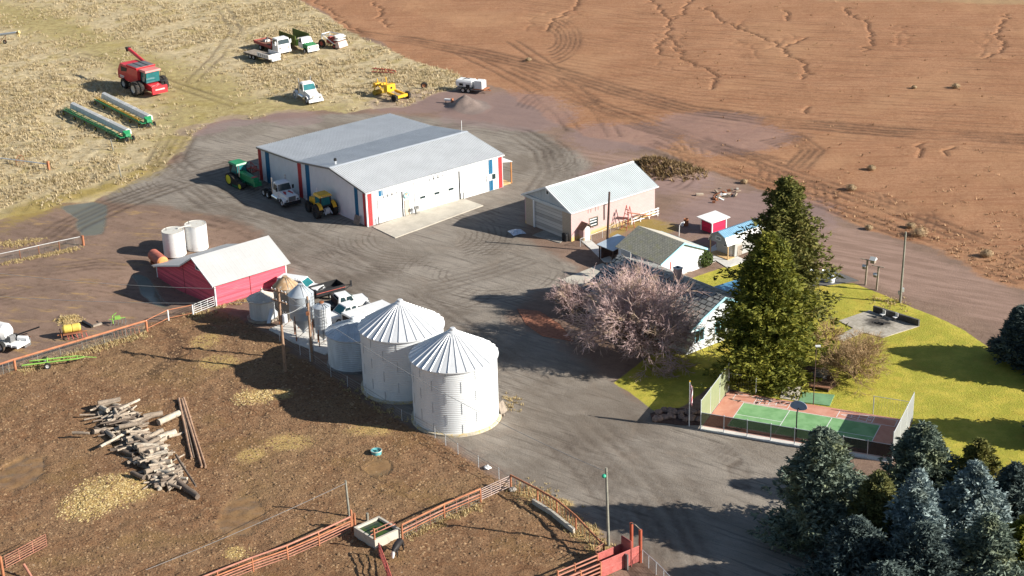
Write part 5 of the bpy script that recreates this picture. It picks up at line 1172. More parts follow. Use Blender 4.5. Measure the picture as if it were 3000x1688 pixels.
# old swather
p = gnd(975, 136); t = thing('old_swather', 'stripped red and white field machine near the edge of the tilled field', 'farm machine', p, R(-35))
b = MB(); b.path([(-1.6, -1., 2.3), (1.6, -1., 2.3), (1.9, 1., 2.2), (-1.4, 1., 2.3), (-1.6, -1., 2.3)], .09); b.path([(-1.6, -1., 2.3), (-1.5, -1., .9)], .08); b.path([(-1.4, 1., 2.3), (-1.4, 1., .9)], .08); b.path([(-1.4, -1., 2.2), (1.3, -.9, .7)], .09); b.build('frame', M['white'], t)
b = MB(); b.box(1.2, 2.2, -1.1, 1.1, 1.5, 1.6); b.box(1.5, 2.3, -1.1, 1.1, 1.95, 2.05); b.box(1.0, 1.8, -1.0, 1.0, 2.2, 2.28); b.build('step_deck', M['white'], t)
b = MB(); b.box(-.9, 1., -.7, .7, .8, 1.5, .1); b.tube((-.2, -.6, 1.6), (-.2, .6, 1.6), .35, n=14); b.tube((.7, -.5, 1.5), (.7, .5, 1.5), .28, n=14); b.build('engine', M['oldred'], t)
b = MB(); b.hexa([(1.7, -1.3, .3), (2.7, -1.3, .3), (2.7, 1.1, .3), (1.7, 1.1, .3)], [(1.7, -1.2, 1.2), (2.3, -1.2, 1.3), (2.3, 1.0, 1.3), (1.7, 1.0, 1.2)]); b.build('header_panel', mat('pink_panel', (.58, .42, .38), .6, var=.15), t)
for s in (1, -1): wheel(t, -1.5, 1.15*s, .7, .4, M['oldred'], lug=True); wheel(t, 1.2, 1.0*s, .4, .25, M['oldred'])
# yellow scraper
p = gnd(1140, 282); t = thing('grader_scraper', 'bright yellow pull scraper in mud at the edge of the dry grass', 'scraper', p, R(-47)); t.scale = (1.12, 1.1, 1.05); Y = M['agyellow']
b = MB()
for s in (-.75, .75): b.hexa([(.6, s-.12, .7), (3.0, s-.12, .55), (3.0, s+.12, .55), (.6, s+.12, .7)], [(.6, s-.12, 1.1), (3.0, s-.12, .85), (3.0, s+.12, .85), (.6, s+.12, 1.1)])
b.box(2.75, 3.1, -.9, .9, .5, .9); b.build('rear_frame', Y, t)
b = MB(); b.box(-.2, .6, -.8, .8, .9, 2.0, .05); b.build('front_plate', Y, t)
b = MB(); b.tube((.61, 0, 1.5), (.64, 0, 1.5), .17, n=14); b.build('plate_hole', M['dark'], t)
b = MB(); b.path([(-.2, -.5, 1.7), (-2.2, -.3, 1.5), (-3.6, 0, .8)], .14, 8); b.path([(-.2, .5, 1.7), (-2.0, .35, 1.55), (-3.0, .2, 1.0)], .12, 8); b.path([(-2.4, -.8, .5), (-2.4, -.3, 1.7), (-2.4, .6, .6)], .1, 8); b.box(-2.9, -2.2, -.6, .6, 1.35, 1.7, .08); b.box(-1.6, -1.0, -.5, .5, 1.5, 1.9, .08); b.build('draw_frame', Y, t)
b = MB(); b.path([(-.6, .2, 1.8), (-.8, .2, 2.9)], .07); b.path([(-2.4, 0, 1.6), (-2.5, 0, 2.3)], .07); b.build('lift_ram', Y, t)
b = MB(); b.tube((-1.9, -1.2, .45), (-1.9, 1.2, .45), .4, n=16); b.build('blade_drum', mat('mustard_drum', (.35, .24, .03), .6, var=.2), t)
for s in (1, -1): wheel(t, 2.7, 1.25*s, .55, .4, M['black'], lug=True)
# white tank trailer
p = gnd(1380, 268); t = thing('tank_trailer', 'white sprayer trailer with a square tank beside the tilled field', 'trailer', p, R(-27))
b = MB(); b.box(-2.2, 2.6, -1., 1., .55, .75); b.build('chassis', M['steel'], t)
b = MB(); b.hexa([(-2.2, -.95, 1.0), (.6, -.95, 1.0), (.6, .95, 1.0), (-2.2, .95, 1.0)], [(-2.2, -.95, 1.75), (.6, -.95, 1.75), (.6, .95, 1.75), (-2.2, .95, 1.75)]); b.hexa([(-2.2, -.95, 1.75), (.6, -.95, 1.75), (.6, .95, 1.75), (-2.2, .95, 1.75)], [(-2.1, -.75, 2.0), (.5, -.75, 2.0), (.5, .75, 2.0), (-2.1, .75, 2.0)]); b.build('body', M['white'], t)
b = MB(); b.box(-1.6, -.9, -.97, -.94, 1.1, 1.5); b.box(-.4, .3, -.97, -.94, .8, 1.4); b.build('side_recess', M['dark'], t)
b = MB(); b.path([(-1.2, -.4, 2.0), (-.8, .1, 2.15), (-.3, .4, 2.0)], .06); b.build('hose', M['black'], t)
b = MB(); b.box(1.05, 2.35, -.75, .75, .8, 2.05, .06); tk = b.build('square_tank', M['white'], t)
b = MB()
for x in (1.0, 2.38):
    for y in (-.78, .78): b.box(x-.03, x+.03, y-.03, y+.03, .75, 2.0)
b.box(.98, 2.42, -.82, -.78, 1.35, 1.42); b.box(.98, 2.42, .78, .82, 1.35, 1.42); b.build('cage', M['galv'], tk)
b = MB(); b.box(.8, 2.9, -1., 1., .68, .78); b.path([(2.6, -.7, .6), (3.6, 0, .5), (2.6, .7, .6)], .07); b.build('tongue', M['rust'], t)
for s in (1, -1): wheel(t, -.9, 1.0*s, .42, .3); wheel(t, .1, 1.0*s, .42, .3)

# ---- green tracked tractor
p = at(716, 543); t = thing('tracked_tractor', 'green rubber tracked tractor with yellow wheels in the shop shade', 'tractor', p, R(-50)); G_ = M['green']
b = MB(); b.hexa([(-.3, -.5, 1.0), (3.3, -.45, 1.0), (3.3, .45, 1.0), (-.3, .5, 1.0)], [(-.3, -.5, 1.95), (3.2, -.38, 1.7), (3.2, .38, 1.7), (-.3, .5, 1.95)]); b.hexa([(-.3, -.5, 1.95), (3.2, -.38, 1.7), (3.2, .38, 1.7), (-.3, .5, 1.95)], [(-.2, -.3, 2.1), (3.0, -.25, 1.82), (3.0, .25, 1.82), (-.2, .3, 2.1)]); b.build('hood', G_, t)
b = MB(); b.box(3.2, 3.7, -.55, .55, .75, 1.35, .05); b.build('front_weight', G_, t); b = MB(); b.box(2.6, 3.0, -.4, .4, 1.83, 1.88); b.build('red_tag', M['redstripe'], t)
b = MB(); b.hexa([(-2.1, -.85, 1.2), (-.3, -.8, 1.2), (-.3, .8, 1.2), (-2.1, .85, 1.2)], [(-2.1, -.85, 2.9), (-.35, -.8, 2.9), (-.35, .8, 2.9), (-2.1, .85, 2.9)]); b.build('cab', M['black'], t)
cabglass(t, -2.1, -.3, 1.66, 1.75, 2.88, .05, M['tealglass'], tl=.02)
b = MB(); b.box(-2.3, -.1, -.95, .95, 2.9, 3.12, .12); b.build('cab_roof', G_, t)
b = MB(); b.tube((.1, -.7, 1.4), (.1, -.7, 3.0), .09, n=10); b.build('exhaust_stack', M['chrome'], t)
for s in (1, -1):
    y = 1.15*s; b = MB(); prof_ = []
    for i in range(13): a = R(90+180*i/12); prof_.append((-1.6+.85*math.cos(a), .85+.85*math.sin(a)))
    for i in range(9): a = R(-90+180*i/8); prof_.append((1.2+.45*math.cos(a), .45+.45*math.sin(a)))
    b.prism(prof_, 1, y-.32, y+.32); tk = b.build('track', M['rubber'], t)
    b = MB(); b.tube((-1.6, y-.36, .85), (-1.6, y+.36, .85), .62, n=20); b.build('drive_wheel', M['rimyellow'], tk)
    b = MB(); b.tube((1.2, y-.36, .45), (1.2, y+.36, .45), .34, n=18); b.build('idler_wheel', M['rimyellow'], tk)
    for x in (-.5, 0, .5):
        b = MB(); b.tube((x, y-.35, .24), (x, y+.35, .24), .2, n=12); b.build('roller', M['dgreen'], tk)
b = MB(); b.box(-1.9, 3.2, -.35, .35, .6, 1.0); b.box(-1.2, 1.2, -1., 1., .8, .95); b.build('chassis', M['dgreen'], t)
b = MB(); b.path([(-2.2, .9, 2.0), (-2.6, 1.3, 2.1)], .03); b.box(-2.7, -2.5, 1.1, 1.5, 1.9, 2.2); b.build('work_lamp', M['rim'], t)
t = thing('disc_harrow', 'dark red implement standing between the green tractor and the shop wall', 'implement', at(752, 512), R(-50))
b = MB(); b.box(-1.4, 1.4, -.1, .1, .7, .9); b.box(-1.4, -1.2, -.9, .9, .6, .8); b.box(.2, .4, -.9, .9, .6, .8); b.path([(-1.3, 0, .8), (-1.3, 0, 1.6), (.3, 0, .9)], .06); b.build('frame', M['oldred'], t)
for i in range(6):
    b = MB(); y = -.8+i*.32; b.tube((-1.3, y-.03, .3), (-1.25, y+.03, .3), .3, n=12); b.build('disc', M['rust'], t)
# ---- yellow tractor by the shop corner
p = at(945, 628); t = thing('yellow_tractor', 'yellow cabbed tractor with big dark tyres seen from behind at the shop corner', 'tractor', p, R(122))
Y = M['agyellow']
b = MB(); b.hexa([(.3, -.5, 1.1), (2.9, -.42, 1.1), (2.9, .42, 1.1), (.3, .5, 1.1)], [(.3, -.5, 1.95), (2.8, -.36, 1.75), (2.8, .36, 1.75), (.3, .5, 1.95)]); b.build('hood', Y, t)
b = MB(); b.hexa([(-1.2, -.8, 1.35), (.4, -.75, 1.35), (.4, .75, 1.35), (-1.2, .8, 1.35)], [(-1.2, -.8, 2.75), (.35, -.75, 2.75), (.35, .75, 2.75), (-1.2, .8, 2.75)]); b.build('cab', M['black'], t)
cabglass(t, -1.2, .4, 1.6, 1.6, 2.72, .05, M['tealglass'], tl=.02)
b = MB(); b.box(-1.35, .6, -.92, .92, 2.75, 3.02, .14); rf = b.build('cab_roof', Y, t)
for k in range(5):
    b = MB(); y = -.6+k*.3; b.box(-1.37, -1.33, y-.08, y+.08, 2.78, 2.9); b.build('roof_lamp', M['chrome'], rf)
b = MB(); b.path([(.2, .5, 3.0), (.2, .5, 3.5)], .02); b.lathe([(.08, 3.5), (.08, 3.6), (.01, 3.65)], 10, (.2, .5, 0)); b.build('beacon', M['white'], rf)
for s in (1, -1):
    b = MB(); n = 7
    for i in range(n):
        a0, a1 = R(20+140*i/n), R(20+140*(i+1)/n); b.hexa([(-.9+1.0*math.cos(a0), .75*s, .95+1.02*math.sin(a0)), (-.9+1.0*math.cos(a1), .75*s, .95+1.02*math.sin(a1)), (-.9+1.0*math.cos(a1), 1.25*s, .95+1.02*math.sin(a1)), (-.9+1.0*math.cos(a0), 1.25*s, .95+1.02*math.sin(a0))], [(-.9+1.05*math.cos(a0), .75*s, .95+1.07*math.sin(a0)), (-.9+1.05*math.cos(a1), .75*s, .95+1.07*math.sin(a1)), (-.9+1.05*math.cos(a1), 1.25*s, .95+1.07*math.sin(a1)), (-.9+1.05*math.cos(a0), 1.25*s, .95+1.07*math.sin(a0))])
    b.build('fender', Y, t)
    wheel(t, -.9, 1.2*s, .92, .62, M['black'], lug=True); wheel(t, 2.0, 1.0*s, .72, .42, M['black'], lug=True)
b = MB(); b.box(-1.6, 2.6, -.35, .35, .7, 1.15); b.build('chassis', M['black'], t)
b = MB(); b.path([(-1.3, -.4, 1.2), (-2.0, -.45, .6)], .07); b.path([(-1.3, .4, 1.2), (-2.0, .45, .6)], .07); b.path([(-1.4, -.5, .7), (-1.4, .5, .7)], .09); b.box(-1.7, -1.3, -.3, .3, .6, 1.3); b.build('rear_hitch', M['galv'], t)

# ---- white crane truck at the left edge
p = at(8, 1015); t = thing('boom_truck', 'white truck with a tank and black boom at the left edge of the photo', 'truck', p, R(-28))
b = MB(); b.box(-2.5, 3.1, -.9, .9, .7, .9)
for x in (1.4, 2.2, 3.0): b.box(x, x+.12, -1., 1., .65, .95)
b.build('chassis', M['white'], t)
b = MB(); b.lathe([(.1, -1.3), (.8, -1.1), (.95, -.6), (.95, .8), (.7, 1.2), (.05, 1.35)], 20); b.build('tank', M['white'], t, (.0, 0, 1.9), (0, R(90), 0))
b = MB(); b.box(.9, 1.8, -.5, .5, .95, 1.6, .1); b.build('engine', M['steel'], t)
b = MB(); b.path([(1.2, .6, 1.2), (4.0, 1.8, 2.3)], .09); b.path([(1.2, 0.4, 1.1), (2.8, 1.1, 1.6)], .06); b.build('boom', M['black'], t)
b = MB(); b.tube((1.9, .55, 1.1), (2.9, .9, 1.1), .3, n=14); b.build('side_tank', M['white'], t)
for s in (1, -1): wheel(t, .9, 1.15*s, .6, .5, M['rim']); wheel(t, -1.6, 1.15*s, .6, .5, M['rim'])
t = thing('steel_box', 'grey open steel box by the white boom truck', 'box', at(70, 1012), R(-28))
b = MB(); b.box(-.6, .6, -.5, .5, 0, .9); b.build('shell', M['steel'], t); b = MB(); b.box(-.66, .66, -.56, -.5, .86, .95); b.box(-.66, .66, .5, .56, .86, .95); b.build('rim', M['rust'], t)
# ---- yellow field sprayer, small implements, wagon frame
t = thing('field_sprayer', 'rusty implement carrying a yellow plastic tank behind the orange fence', 'sprayer', at(213, 988), R(20))
b = MB(); b.path([(-1.6, 0, .5), (1.6, 0, .5)], .07); b.path([(-1.2, -.7, .4), (-1.2, .7, .9)], .06); b.path([(1.0, -.7, .4), (1.0, .7, .7)], .06); b.path([(-.4, -.8, .3), (-.4, .8, .5)], .06); b.box(-1.0, 1.1, -.4, .4, .5, .62); b.build('frame', M['rust'], t)
b = MB(); b.lathe([(.02, -1.0), (.35, -.97), (.46, -.8), (.46, -.08), (.40, 0), (.46, .08), (.46, .8), (.35, .97), (.02, 1.0)], 20); b.build('tank', mat('yellow_plastic_tank', (.62, .45, .10), .45, var=.12), t, (.0, 0, 1.1), (0, R(90), 0))
for i in range(5):
    b = MB(); x = -.6+i*.5; b.path([(x, -.5, .5), (x+.1, -.9, .1)], .05); b.build('shank', M['oldred'], t)
t = thing('small_cultivator', 'small bright green cultivator in the mud behind the orange fence', 'cultivator', at(345, 948), R(15))
b = MB(); b.path([(-.9, 0, .6), (.9, 0, .6)], .06); b.path([(-.5, -.4, .2), (-.5, .2, .9), (0, .3, 1.2)], .06); b.box(-.3, .4, -.2, .2, .55, .9, .05); b.build('frame', M['lime'], t)
for i in range(5):
    b = MB(); x = -.8+i*.4; b.path([(x, 0, .6), (x+.12, -.35, .35), (x, -.45, .02)], .04); b.build('tine', M['steel'], t)
t = thing('harrow_rack', 'rusty row of harrow tines lying along the orange fence', 'harrow', at(372, 980), R(20))
for i in range(7):
    b = MB(); x = -1.4+i*.45; b.path([(x, -.4, .05), (x, 0, .7), (x+.05, .35, .1)], .045); b.build('tine', M['rust'], t)
b = MB(); b.path([(-1.6, 0, .7), (1.6, 0, .7)], .05); b.build('bar', M['rust'], t)
for i, (a, c, zz, m, lb) in enumerate((((243, 945), (270, 960), .25, 'black', 'dark steel beam lying in the mud behind the fence'), ((272, 958), (298, 950), .2, 'wood', 'pale timber lying end to end with a dark steel beam'))):
    p0, p1 = at(*a), at(*c); b = MB(); o = p0.copy(); v = p1-p0
    b.box(0, v.length, -.14, .14, 0, zz); tag(b.build('steel_beam' if i == 0 else 'timber', M[m], None, o, (0, 0, math.atan2(v.y, v.x))), lb, 'beam' if i == 0 else 'timber')
a, c = at(66, 1084), at(250, 1060); v = c-a
t = thing('header_trailer', 'long lime green header trailer frame on two wheels in the pasture', 'trailer', a, math.atan2(v.y, v.x)); L = v.length
b = MB(); b.path([(0, -.3, .65), (L-.8, -.3, .6)], .09); b.path([(.8, .45, .7), (L-.8, .45, .6)], .08); b.path([(L-.8, -.3, .6), (L, .05, .55), (L-.8, .45, .6)], .07); b.path([(L-.8, -.3, .6), (L-.8, .45, .6)], .07); b.path([(2.6, -.5, .6), (2.6, .9, .6)], .09); b.path([(L, .05, .55), (L+1.2, .1, .3)], .04); b.build('frame', M['lime'], t)
wheel(t, 2.6, -.65, .36, .25); wheel(t, 2.4, 1.05, .36, .25)
# ---- things on the hillside
a = gnd(0, 132); t = thing('grain_auger', 'steel grain auger tube with a tan spout cut by the left edge of the hillside', 'auger', a, R(-22))
b = MB(); b.tube((-6, 0, .8), (4.0, 0, 2.6), .22, n=12); b.build('tube', M['galv'], t)
b = MB(); b.path([(4.0, 0, 2.6), (4.4, 0, 2.5), (4.5, 0, 1.9)], .18); b.tube((4.2, 0, 2.5), (4.7, 0, 2.75), .3, n=12); b.build('spout', mat('tan_spout', (.55, .40, .18), .7), t)
b = MB(); b.path([(1.6, 0, 2.1), (.5, -.9, .4)], .05); b.path([(1.6, 0, 2.1), (.5, .9, .4)], .05); b.path([(.5, -.9, .4), (-3., 0, 1.2)], .05); b.build('undercarriage', M['rust'], t)
for s in (1, -1): wheel(t, .4, 1.0*s, .4, .2)
t = thing('wheel_line', 'silver irrigation pipe carrying one spoked wheel on the dry hillside', 'irrigation pipe', gnd(-20, 472), math.atan2(*(lambda v: (v.y, v.x))(at(150, 496)-at(-20, 472))))
Lp = (at(150, 496)-at(-20, 472)).length
b = MB(); b.tube((-2, 0, .75), (Lp-.5, 0, .85), .09); b.build('pipe', M['galv'], t)
b = MB(); q = 5.0
for i in range(24):
    a0, a1 = 2*math.pi*i/24, 2*math.pi*(i+1)/24; b.tube((q, math.cos(a0)*.8, .8+math.sin(a0)*.8), (q, math.cos(a1)*.8, .8+math.sin(a1)*.8), .04, n=5)
for i in range(6):
    a0 = math.pi*i/3; b.tube((q, 0, .8), (q, math.cos(a0)*.8, .8+math.sin(a0)*.8), .02, n=4)
b.build('wheel', M['rust'], t)
b = MB(); b.box(Lp-.6, Lp-.3, -.15, .15, 0, 1.3); b.build('end_stand', M['pipe'], t)
t = thing('scrap_implement', 'rusty tangled implement frame in the weeds near the yellow scraper', 'scrap', gnd(1125, 215), R(-25)); rg = random.Random(5)
for i in range(7):
    b = MB(); x = -2+i*.6; b.path([(x, rg.uniform(-.8, -.3), .2), (x+rg.uniform(-.3, .5), rg.uniform(0, .4), .9), (x+.3, rg.uniform(.5, 1.), .2)], .07); b.build('tine', M['rust'], t)
b = MB(); b.path([(-2.2, 0, .8), (2.2, .1, .7)], .1); b.path([(-2.0, -.7, .4), (2.1, -.5, .5)], .08); b.build('frame', M['oldred'], t)
t = thing('loose_tyre', 'old dark tyre lying in the weeds between scraper and sprayer trailer', 'tyre', gnd(1243, 262), 0); wheel(t, 0, 0, .55, .35, M['rust'])
t = thing('water_pump', 'small orange and white pump cart at the foot of the gravel heap', 'pump', gnd(1315, 302), R(-20))
b = MB(); b.box(-.7, .5, -.2, .2, .4, .65); b.build('body', M['white'], t); b = MB(); b.box(.5, .7, -.3, .3, .1, .75); b.path([(-.5, 0, 0), (-.5, 0, .4)], .06); b.build('stand', M['pipe'], t)
# ---------------------------------------------------------------- fences
def line_fence(name, label, cat, pts, posth, postr, postm, rails, group=None, mids=0, midr=.03, midm=None, wires=None, curb=None, square=False):
    """pts: base points in photo pixels; rails: (height, radius, material); wires: (n, z0, z1, stay spacing)"""
    W = [gnd(*p) for p in pts]; o = W[0]; t = thing(name, label, cat, o, 0, group); W = [w-o for w in W]
    for w in W:
        b = MB()
        if square: b.box(w.x-postr, w.x+postr, w.y-postr, w.y+postr, w.z-.1, w.z+posth)
        else: b.tube(w+Vector((0, 0, -.1)), w+Vector((0, 0, posth)), postr, n=10)
        b.build('post', postm, t)
    for a, c in zip(W[:-1], W[1:]):
        for k in range(mids):
            q = a.lerp(c, (k+1)/(mids+1)); b = MB(); b.tube(q, q+Vector((0, 0, posth*.95)), midr, n=6); b.build('stay', midm or postm, t)
    for z, r, m in rails:
        b = MB(); b.path([w+Vector((0, 0, z)) for w in W], r, 8); b.build('rail', m, t)
    if wires:
        n, z0, z1, sp = wires; b = MB()
        for k in range(n):
            z = z0+(z1-z0)*k/(n-1); b.path([w+Vector((0, 0, z)) for w in W], .012, 3)
        for a, c in zip(W[:-1], W[1:]):
            m = int((c-a).length/sp)
            for k in range(1, m): q = a.lerp(c, k/m); b.tube(q+Vector((0, 0, z0)), q+Vector((0, 0, z1)), .01, n=3)
        b.build('wire_mesh', M['wire'], t)
    return t
PP, PK = M['pipe'], M['pipe_pink']
line_fence('pipe_fence', 'orange red pipe fence running left from the concrete trough', 'fence', [(1029, 1553), (935, 1596), (843, 1636), (742, 1673), (640, 1715), (520, 1765)], 1.4, .08, PP, [(1.36, .085, PK), (.95, .07, PP), (.72, .055, PK), (.45, .045, PK), (.2, .04, PK)], 'pipe corral fences')
line_fence('pipe_fence', 'orange red pipe fence running right from the trough to the wire gate', 'fence', [(1179, 1577), (1302, 1515), (1408, 1469)], 1.4, .085, PP, [(1.36, .09, PP), (.85, .055, PK), (.55, .05, PP)], 'pipe corral fences', 2, .03, PK, (5, .1, 1.2, .5))
line_fence('pipe_fence', 'orange pipe fence with thin uprights along the gravel road', 'fence', [(1497, 1430), (1575, 1472), (1631, 1504), (1687, 1550), (1769, 1637)], 1.4, .09, PP, [(1.36, .095, PP)], 'pipe corral fences', 5, .018, PP, (5, .15, 1.2, .6))
b = MB(); pp = [gnd(*q) for q in ((1562, 1474), (1620, 1512), (1682, 1560))]; o = pp[0]
for a, c in zip(pp[:-1], pp[1:]):
    a = a-o; c = c-o; d = (c-a).normalized(); n = Vector((-d.y, d.x, 0))*.12; b.hexa([a-n, c-n, c+n, a+n], [a-n+Vector((0, 0, .45)), c-n+Vector((0, 0, .45)), c+n+Vector((0, 0, .45)), a+n+Vector((0, 0, .45))])
tag(b.build('feed_kerb', M['conc'], None, o), 'low concrete feed kerb along the inside of the orange pipe fence', 'kerb')
def gate(label, pa, pb, h, m, bars=5, group=None, stiles=2):
    a, c = gnd(*pa), gnd(*pb); v = c-a; L = v.length; t = thing('pipe_gate', label, 'gate', a, math.atan2(v.y, v.x), group); k = (c.z-a.z)
    for i in range(bars):
        b = MB(); z = .25+(h-.25)*i/(bars-1); b.tube((.05, 0, z), (L-.05, 0, z+k), .028, n=6); b.build('bar', m, t)
    for i in range(stiles+2):
        b = MB(); x = .05+(L-.1)*i/(stiles+1); b.tube((x, 0, .22), (x, 0, h+k*i/(stiles+1)), .03, n=6); b.build('stile', m, t)
    return t
gate('pinkish six bar gate between the trough fence and the roadside corner post', (1411, 1467), (1494, 1431), 1.3, mat('faded_gate', (.52, .40, .36), .6, var=.2), 6)
gate('white five bar gate against the near corner of the red barn', (570, 921), (630, 897), 1.3, M['white'], 5)
gate('faded red five bar gate at the bottom left corner of the pasture', (18, 1672), (140, 1605), 1.35, PK, 6)
b = MB(); q = gnd(10, 1690); b.tube((0, 0, -.1), (0, 0, 1.9), .13, n=10); b.tube((0, 0, 1.85), (-3, 1.2, 1.95), .1, n=8); tag(b.build('gate_post', PP, None, q), 'thick red pipe post holding the bottom left gate', 'post')
b = MB(); b.tube((0, 0, 0), (-.9, .9, 1.0), .12, n=10); tag(b.build('pipe_stub', PK, None, at(98, 1700)), 'slanting red pipe stub at the bottom edge near the left gate', 'pipe')
line_fence('pipe_fence', 'long orange pipe topped wire fence behind the green trailer frame', 'fence', [(-60, 1118), (46, 1087), (431, 970)], 1.25, .14, PP, [(1.25, .12, PP)], None, 5, .03, M['wire'], (9, .1, 1.1, 1.0))
line_fence('rail_fence', 'two rail orange fence ending in white posts near the red barn', 'fence', [(431, 970), (494, 938), (566, 923)], 1.3, .09, M['white'], [(1.28, .05, PP), (.3, .04, PP)])
line_fence('pipe_fence', 'rusty pipe and wire fence with an orange end post beside the muddy lane', 'fence', [(-40, 778), (60, 757), (115, 744), (175, 731), (243, 717)], 1.15, .05, M['rust'], [(1.15, .05, M['rim'])], None, 0, .03, None, (7, .1, 1.0, .8))
b = MB(); b.tube((0, 0, -.1), (0, 0, 1.3), .15, n=10); tag(b.build('end_post', PP, None, gnd(245, 718)), 'bright orange end post of the rusty wire fence by the lane', 'post')
line_fence('wire_fence', 'thin wire fence on pale steel posts along the pasture edge by the bins', 'fence', [(820, 1000), (880, 1040), (970, 1105), (1019, 1132), (1075, 1165), (1178, 1232), (1220, 1252), (1275, 1283), (1306, 1306), (1342, 1331), (1402, 1369), (1462, 1405), (1494, 1428)], 1.2, .03, M['galv'], [(1.15, .012, M['wire'])], None, 0, .02, None, (4, .3, 1.1, 2.5))
line_fence('wire_fence', 'grey chain link fence with thin posts beside the loading chute', 'fence', [(1882, 1645), (1900, 1662), (1922, 1682), (1944, 1705), (1975, 1740)], 1.2, .035, M['galv'], [(1.2, .025, M['galv'])], None, 0, .02, None, (8, .1, 1.1, .15))
line_fence('wire_fence', 'pale garden fence along the foot of the pink wall', 'fence', [(1700, 722), (1765, 697), (1812, 672), (1858, 655)], 1.0, .03, M['galv'], [(1.0, .02, M['galv'])], None, 1, .02, None, (6, .1, .9, .3))
# ---- loading chute
a = gnd(1876, 1645); c = gnd(1660, 1738); v = c-a; ya_ = math.atan2(v.y, v.x); t = thing('loading_chute', 'red steel cattle loading chute with tall end posts by the road', 'cattle chute', a, ya_); Lc = v.length; CH = M['chute']
for y in (0, -1.15):
    hh = 3.1 if y == 0 else 3.2; b = MB(); b.tube((0, y, -.1), (0, y, hh), .15, n=12); b.build('end_post', mat('brown_red_post', (.36, .09, .05), .6, var=.2), t)
b = MB(); b.path([(0, 0, 3.1), (.1, -.55, 3.35), (0, -1.15, 3.2)], .05); b.build('top_hoop', M['wood'], t)
for y, x1 in ((0, 4.2), (-1.15, 3.6)):
    b = MB(); b.box(.15, x1, y-.03, y+.03, .15, 1.55); b.build('side_sheet', CH, t)
    b = MB(); b.path([(.15, y, 1.6), (x1, y, 1.6)], .06); b.path([(.15, y, .85), (x1, y, .85)], .05); b.build('side_rail', CH, t)
    for k in range(4):
        b = MB(); z = .35+k*.38; b.tube((x1, y, z), (Lc, y, z), .07, n=8); b.build('alley_rail', PK, t)
    for x in (x1, (x1+Lc)/2+.3, Lc):
        b = MB(); b.tube((x, y, -.1), (x, y, 1.65), .08, n=8); b.build('alley_post', PP, t)
b = MB(); b.box(1.0, 1.08, -1.1, -.05, .2, 2.3); b.build('sliding_gate', CH, t)
b = MB(); b.box(1.6, 1.72, .05, .4, 0, 1.5); b.build('latch_post', M['steel'], t)
b = MB(); b.path([(1.0, -1.2, 0), (1.0, -1.2, 2.35), (1.0, .05, 2.35), (1.0, .05, 0)], .05); b.build('gate_frame', CH, t)
gate('pink pipe panel beside the foot of the roadside pole', (1745, 1655), (1772, 1634), 1.5, PK, 6)
line_fence('pipe_fence', 'short red pipe wing fence leading down from the trough corner', 'fence', [(1112, 1630), (1135, 1690), (1160, 1760)], 1.3, .06, M['oldred'], [(1.3, .06, M['oldred']), (.95, .05, M['oldred']), (.6, .05, M['oldred']), (.3, .05, M['oldred'])])
# ---- concrete trough
c0 = at(1098, 1607); tl = [at(1000+290/8.573, 1480+560/8.573, .85), at(1000+840/8.573, 1480+880/8.573, .85), at(1000+1480/8.573, 1480+590/8.573, .85), at(1000+1010/8.573, 1480+270/8.573, .85)]
nr = tl[1]; ux = (tl[2]-nr); Lx = ux.length; uy = (tl[0]-nr); Ly = uy.length; yt = math.atan2(ux.y, ux.x)
t = thing('water_trough', 'square concrete stock trough with green water between the pipe fences', 'trough', (nr.x, nr.y, 0), yt); h = .85; w = .2
b = MB()
for q in ((0, Lx, 0, w), (0, Lx, Ly-w, Ly), (0, w, w, Ly-w), (Lx-w, Lx, w, Ly-w)): b.box(*q, -.2, h)
b.build('wall', M['conc'], t)
wm = NT('algae_water'); wv = wm.coord('Object'); wm.col(wm.mix(wm.step(wm.noise(wv, 1.2, 4), .4, .6), (.05, .09, .015), (.03, .045, .03))).rough(.12)
b = MB(); b.box(w, Lx-w, w, Ly-w, 0, .62); b.build('water_surface', wm.m, t)
b = MB(); b.path([(0.05, .1, h), (.05, .1, 1.9)], .09, 10); b.build('post', PP, t); b = MB(); b.path([(.1, .7, 1.0), (Lx, .7, 1.0)], .05); b.path([(.1, .7, 1.35), (Lx-.3, .7, 1.35)], .04)
for x in (.8, 1.7, 2.5): b.tube((x, .7, 1.0), (x, .7, 1.35), .03)
b.build('guard_rail', PK, t)
b = MB(); b.tube((0, 0, -.1), (0, 0, 1.9), .1, n=10); b.tube((.25, .12, -.1), (.25, .12, 1.5), .1, n=10); tag(b.build('fence_post', PP, None, at(1032, 1550)), 'paired orange posts at the left corner of the concrete trough', 'post')
# ---- ring mineral feeder
p = gnd(1103, 1329); t = thing('mineral_feeder', 'round teal mineral feeder standing alone in the pasture', 'feeder', p); TL = mat('teal_plastic', (.12, .36, .38), .5, var=.15)
b = MB(); b.lathe([(.46, 0), (.5, .35), (.5, .42), (.43, .42), (.40, .3), (.02, .28)], 28); b.build('tub', TL, t)
b = MB()
for i in range(3):
    a_ = R(30+120*i); b.tube((0, 0, .36), (math.cos(a_)*.43, math.sin(a_)*.43, .36), .035, n=6)
b.build('divider', mat('dark_teal', (.02, .09, .10), .5), t); b = MB(); b.lathe([(.50, .36), (.54, .38), (.54, .44), (.5, .45)], 28); b.build('rim', mat('pale_rim', (.5, .52, .45), .6, var=.15), t)

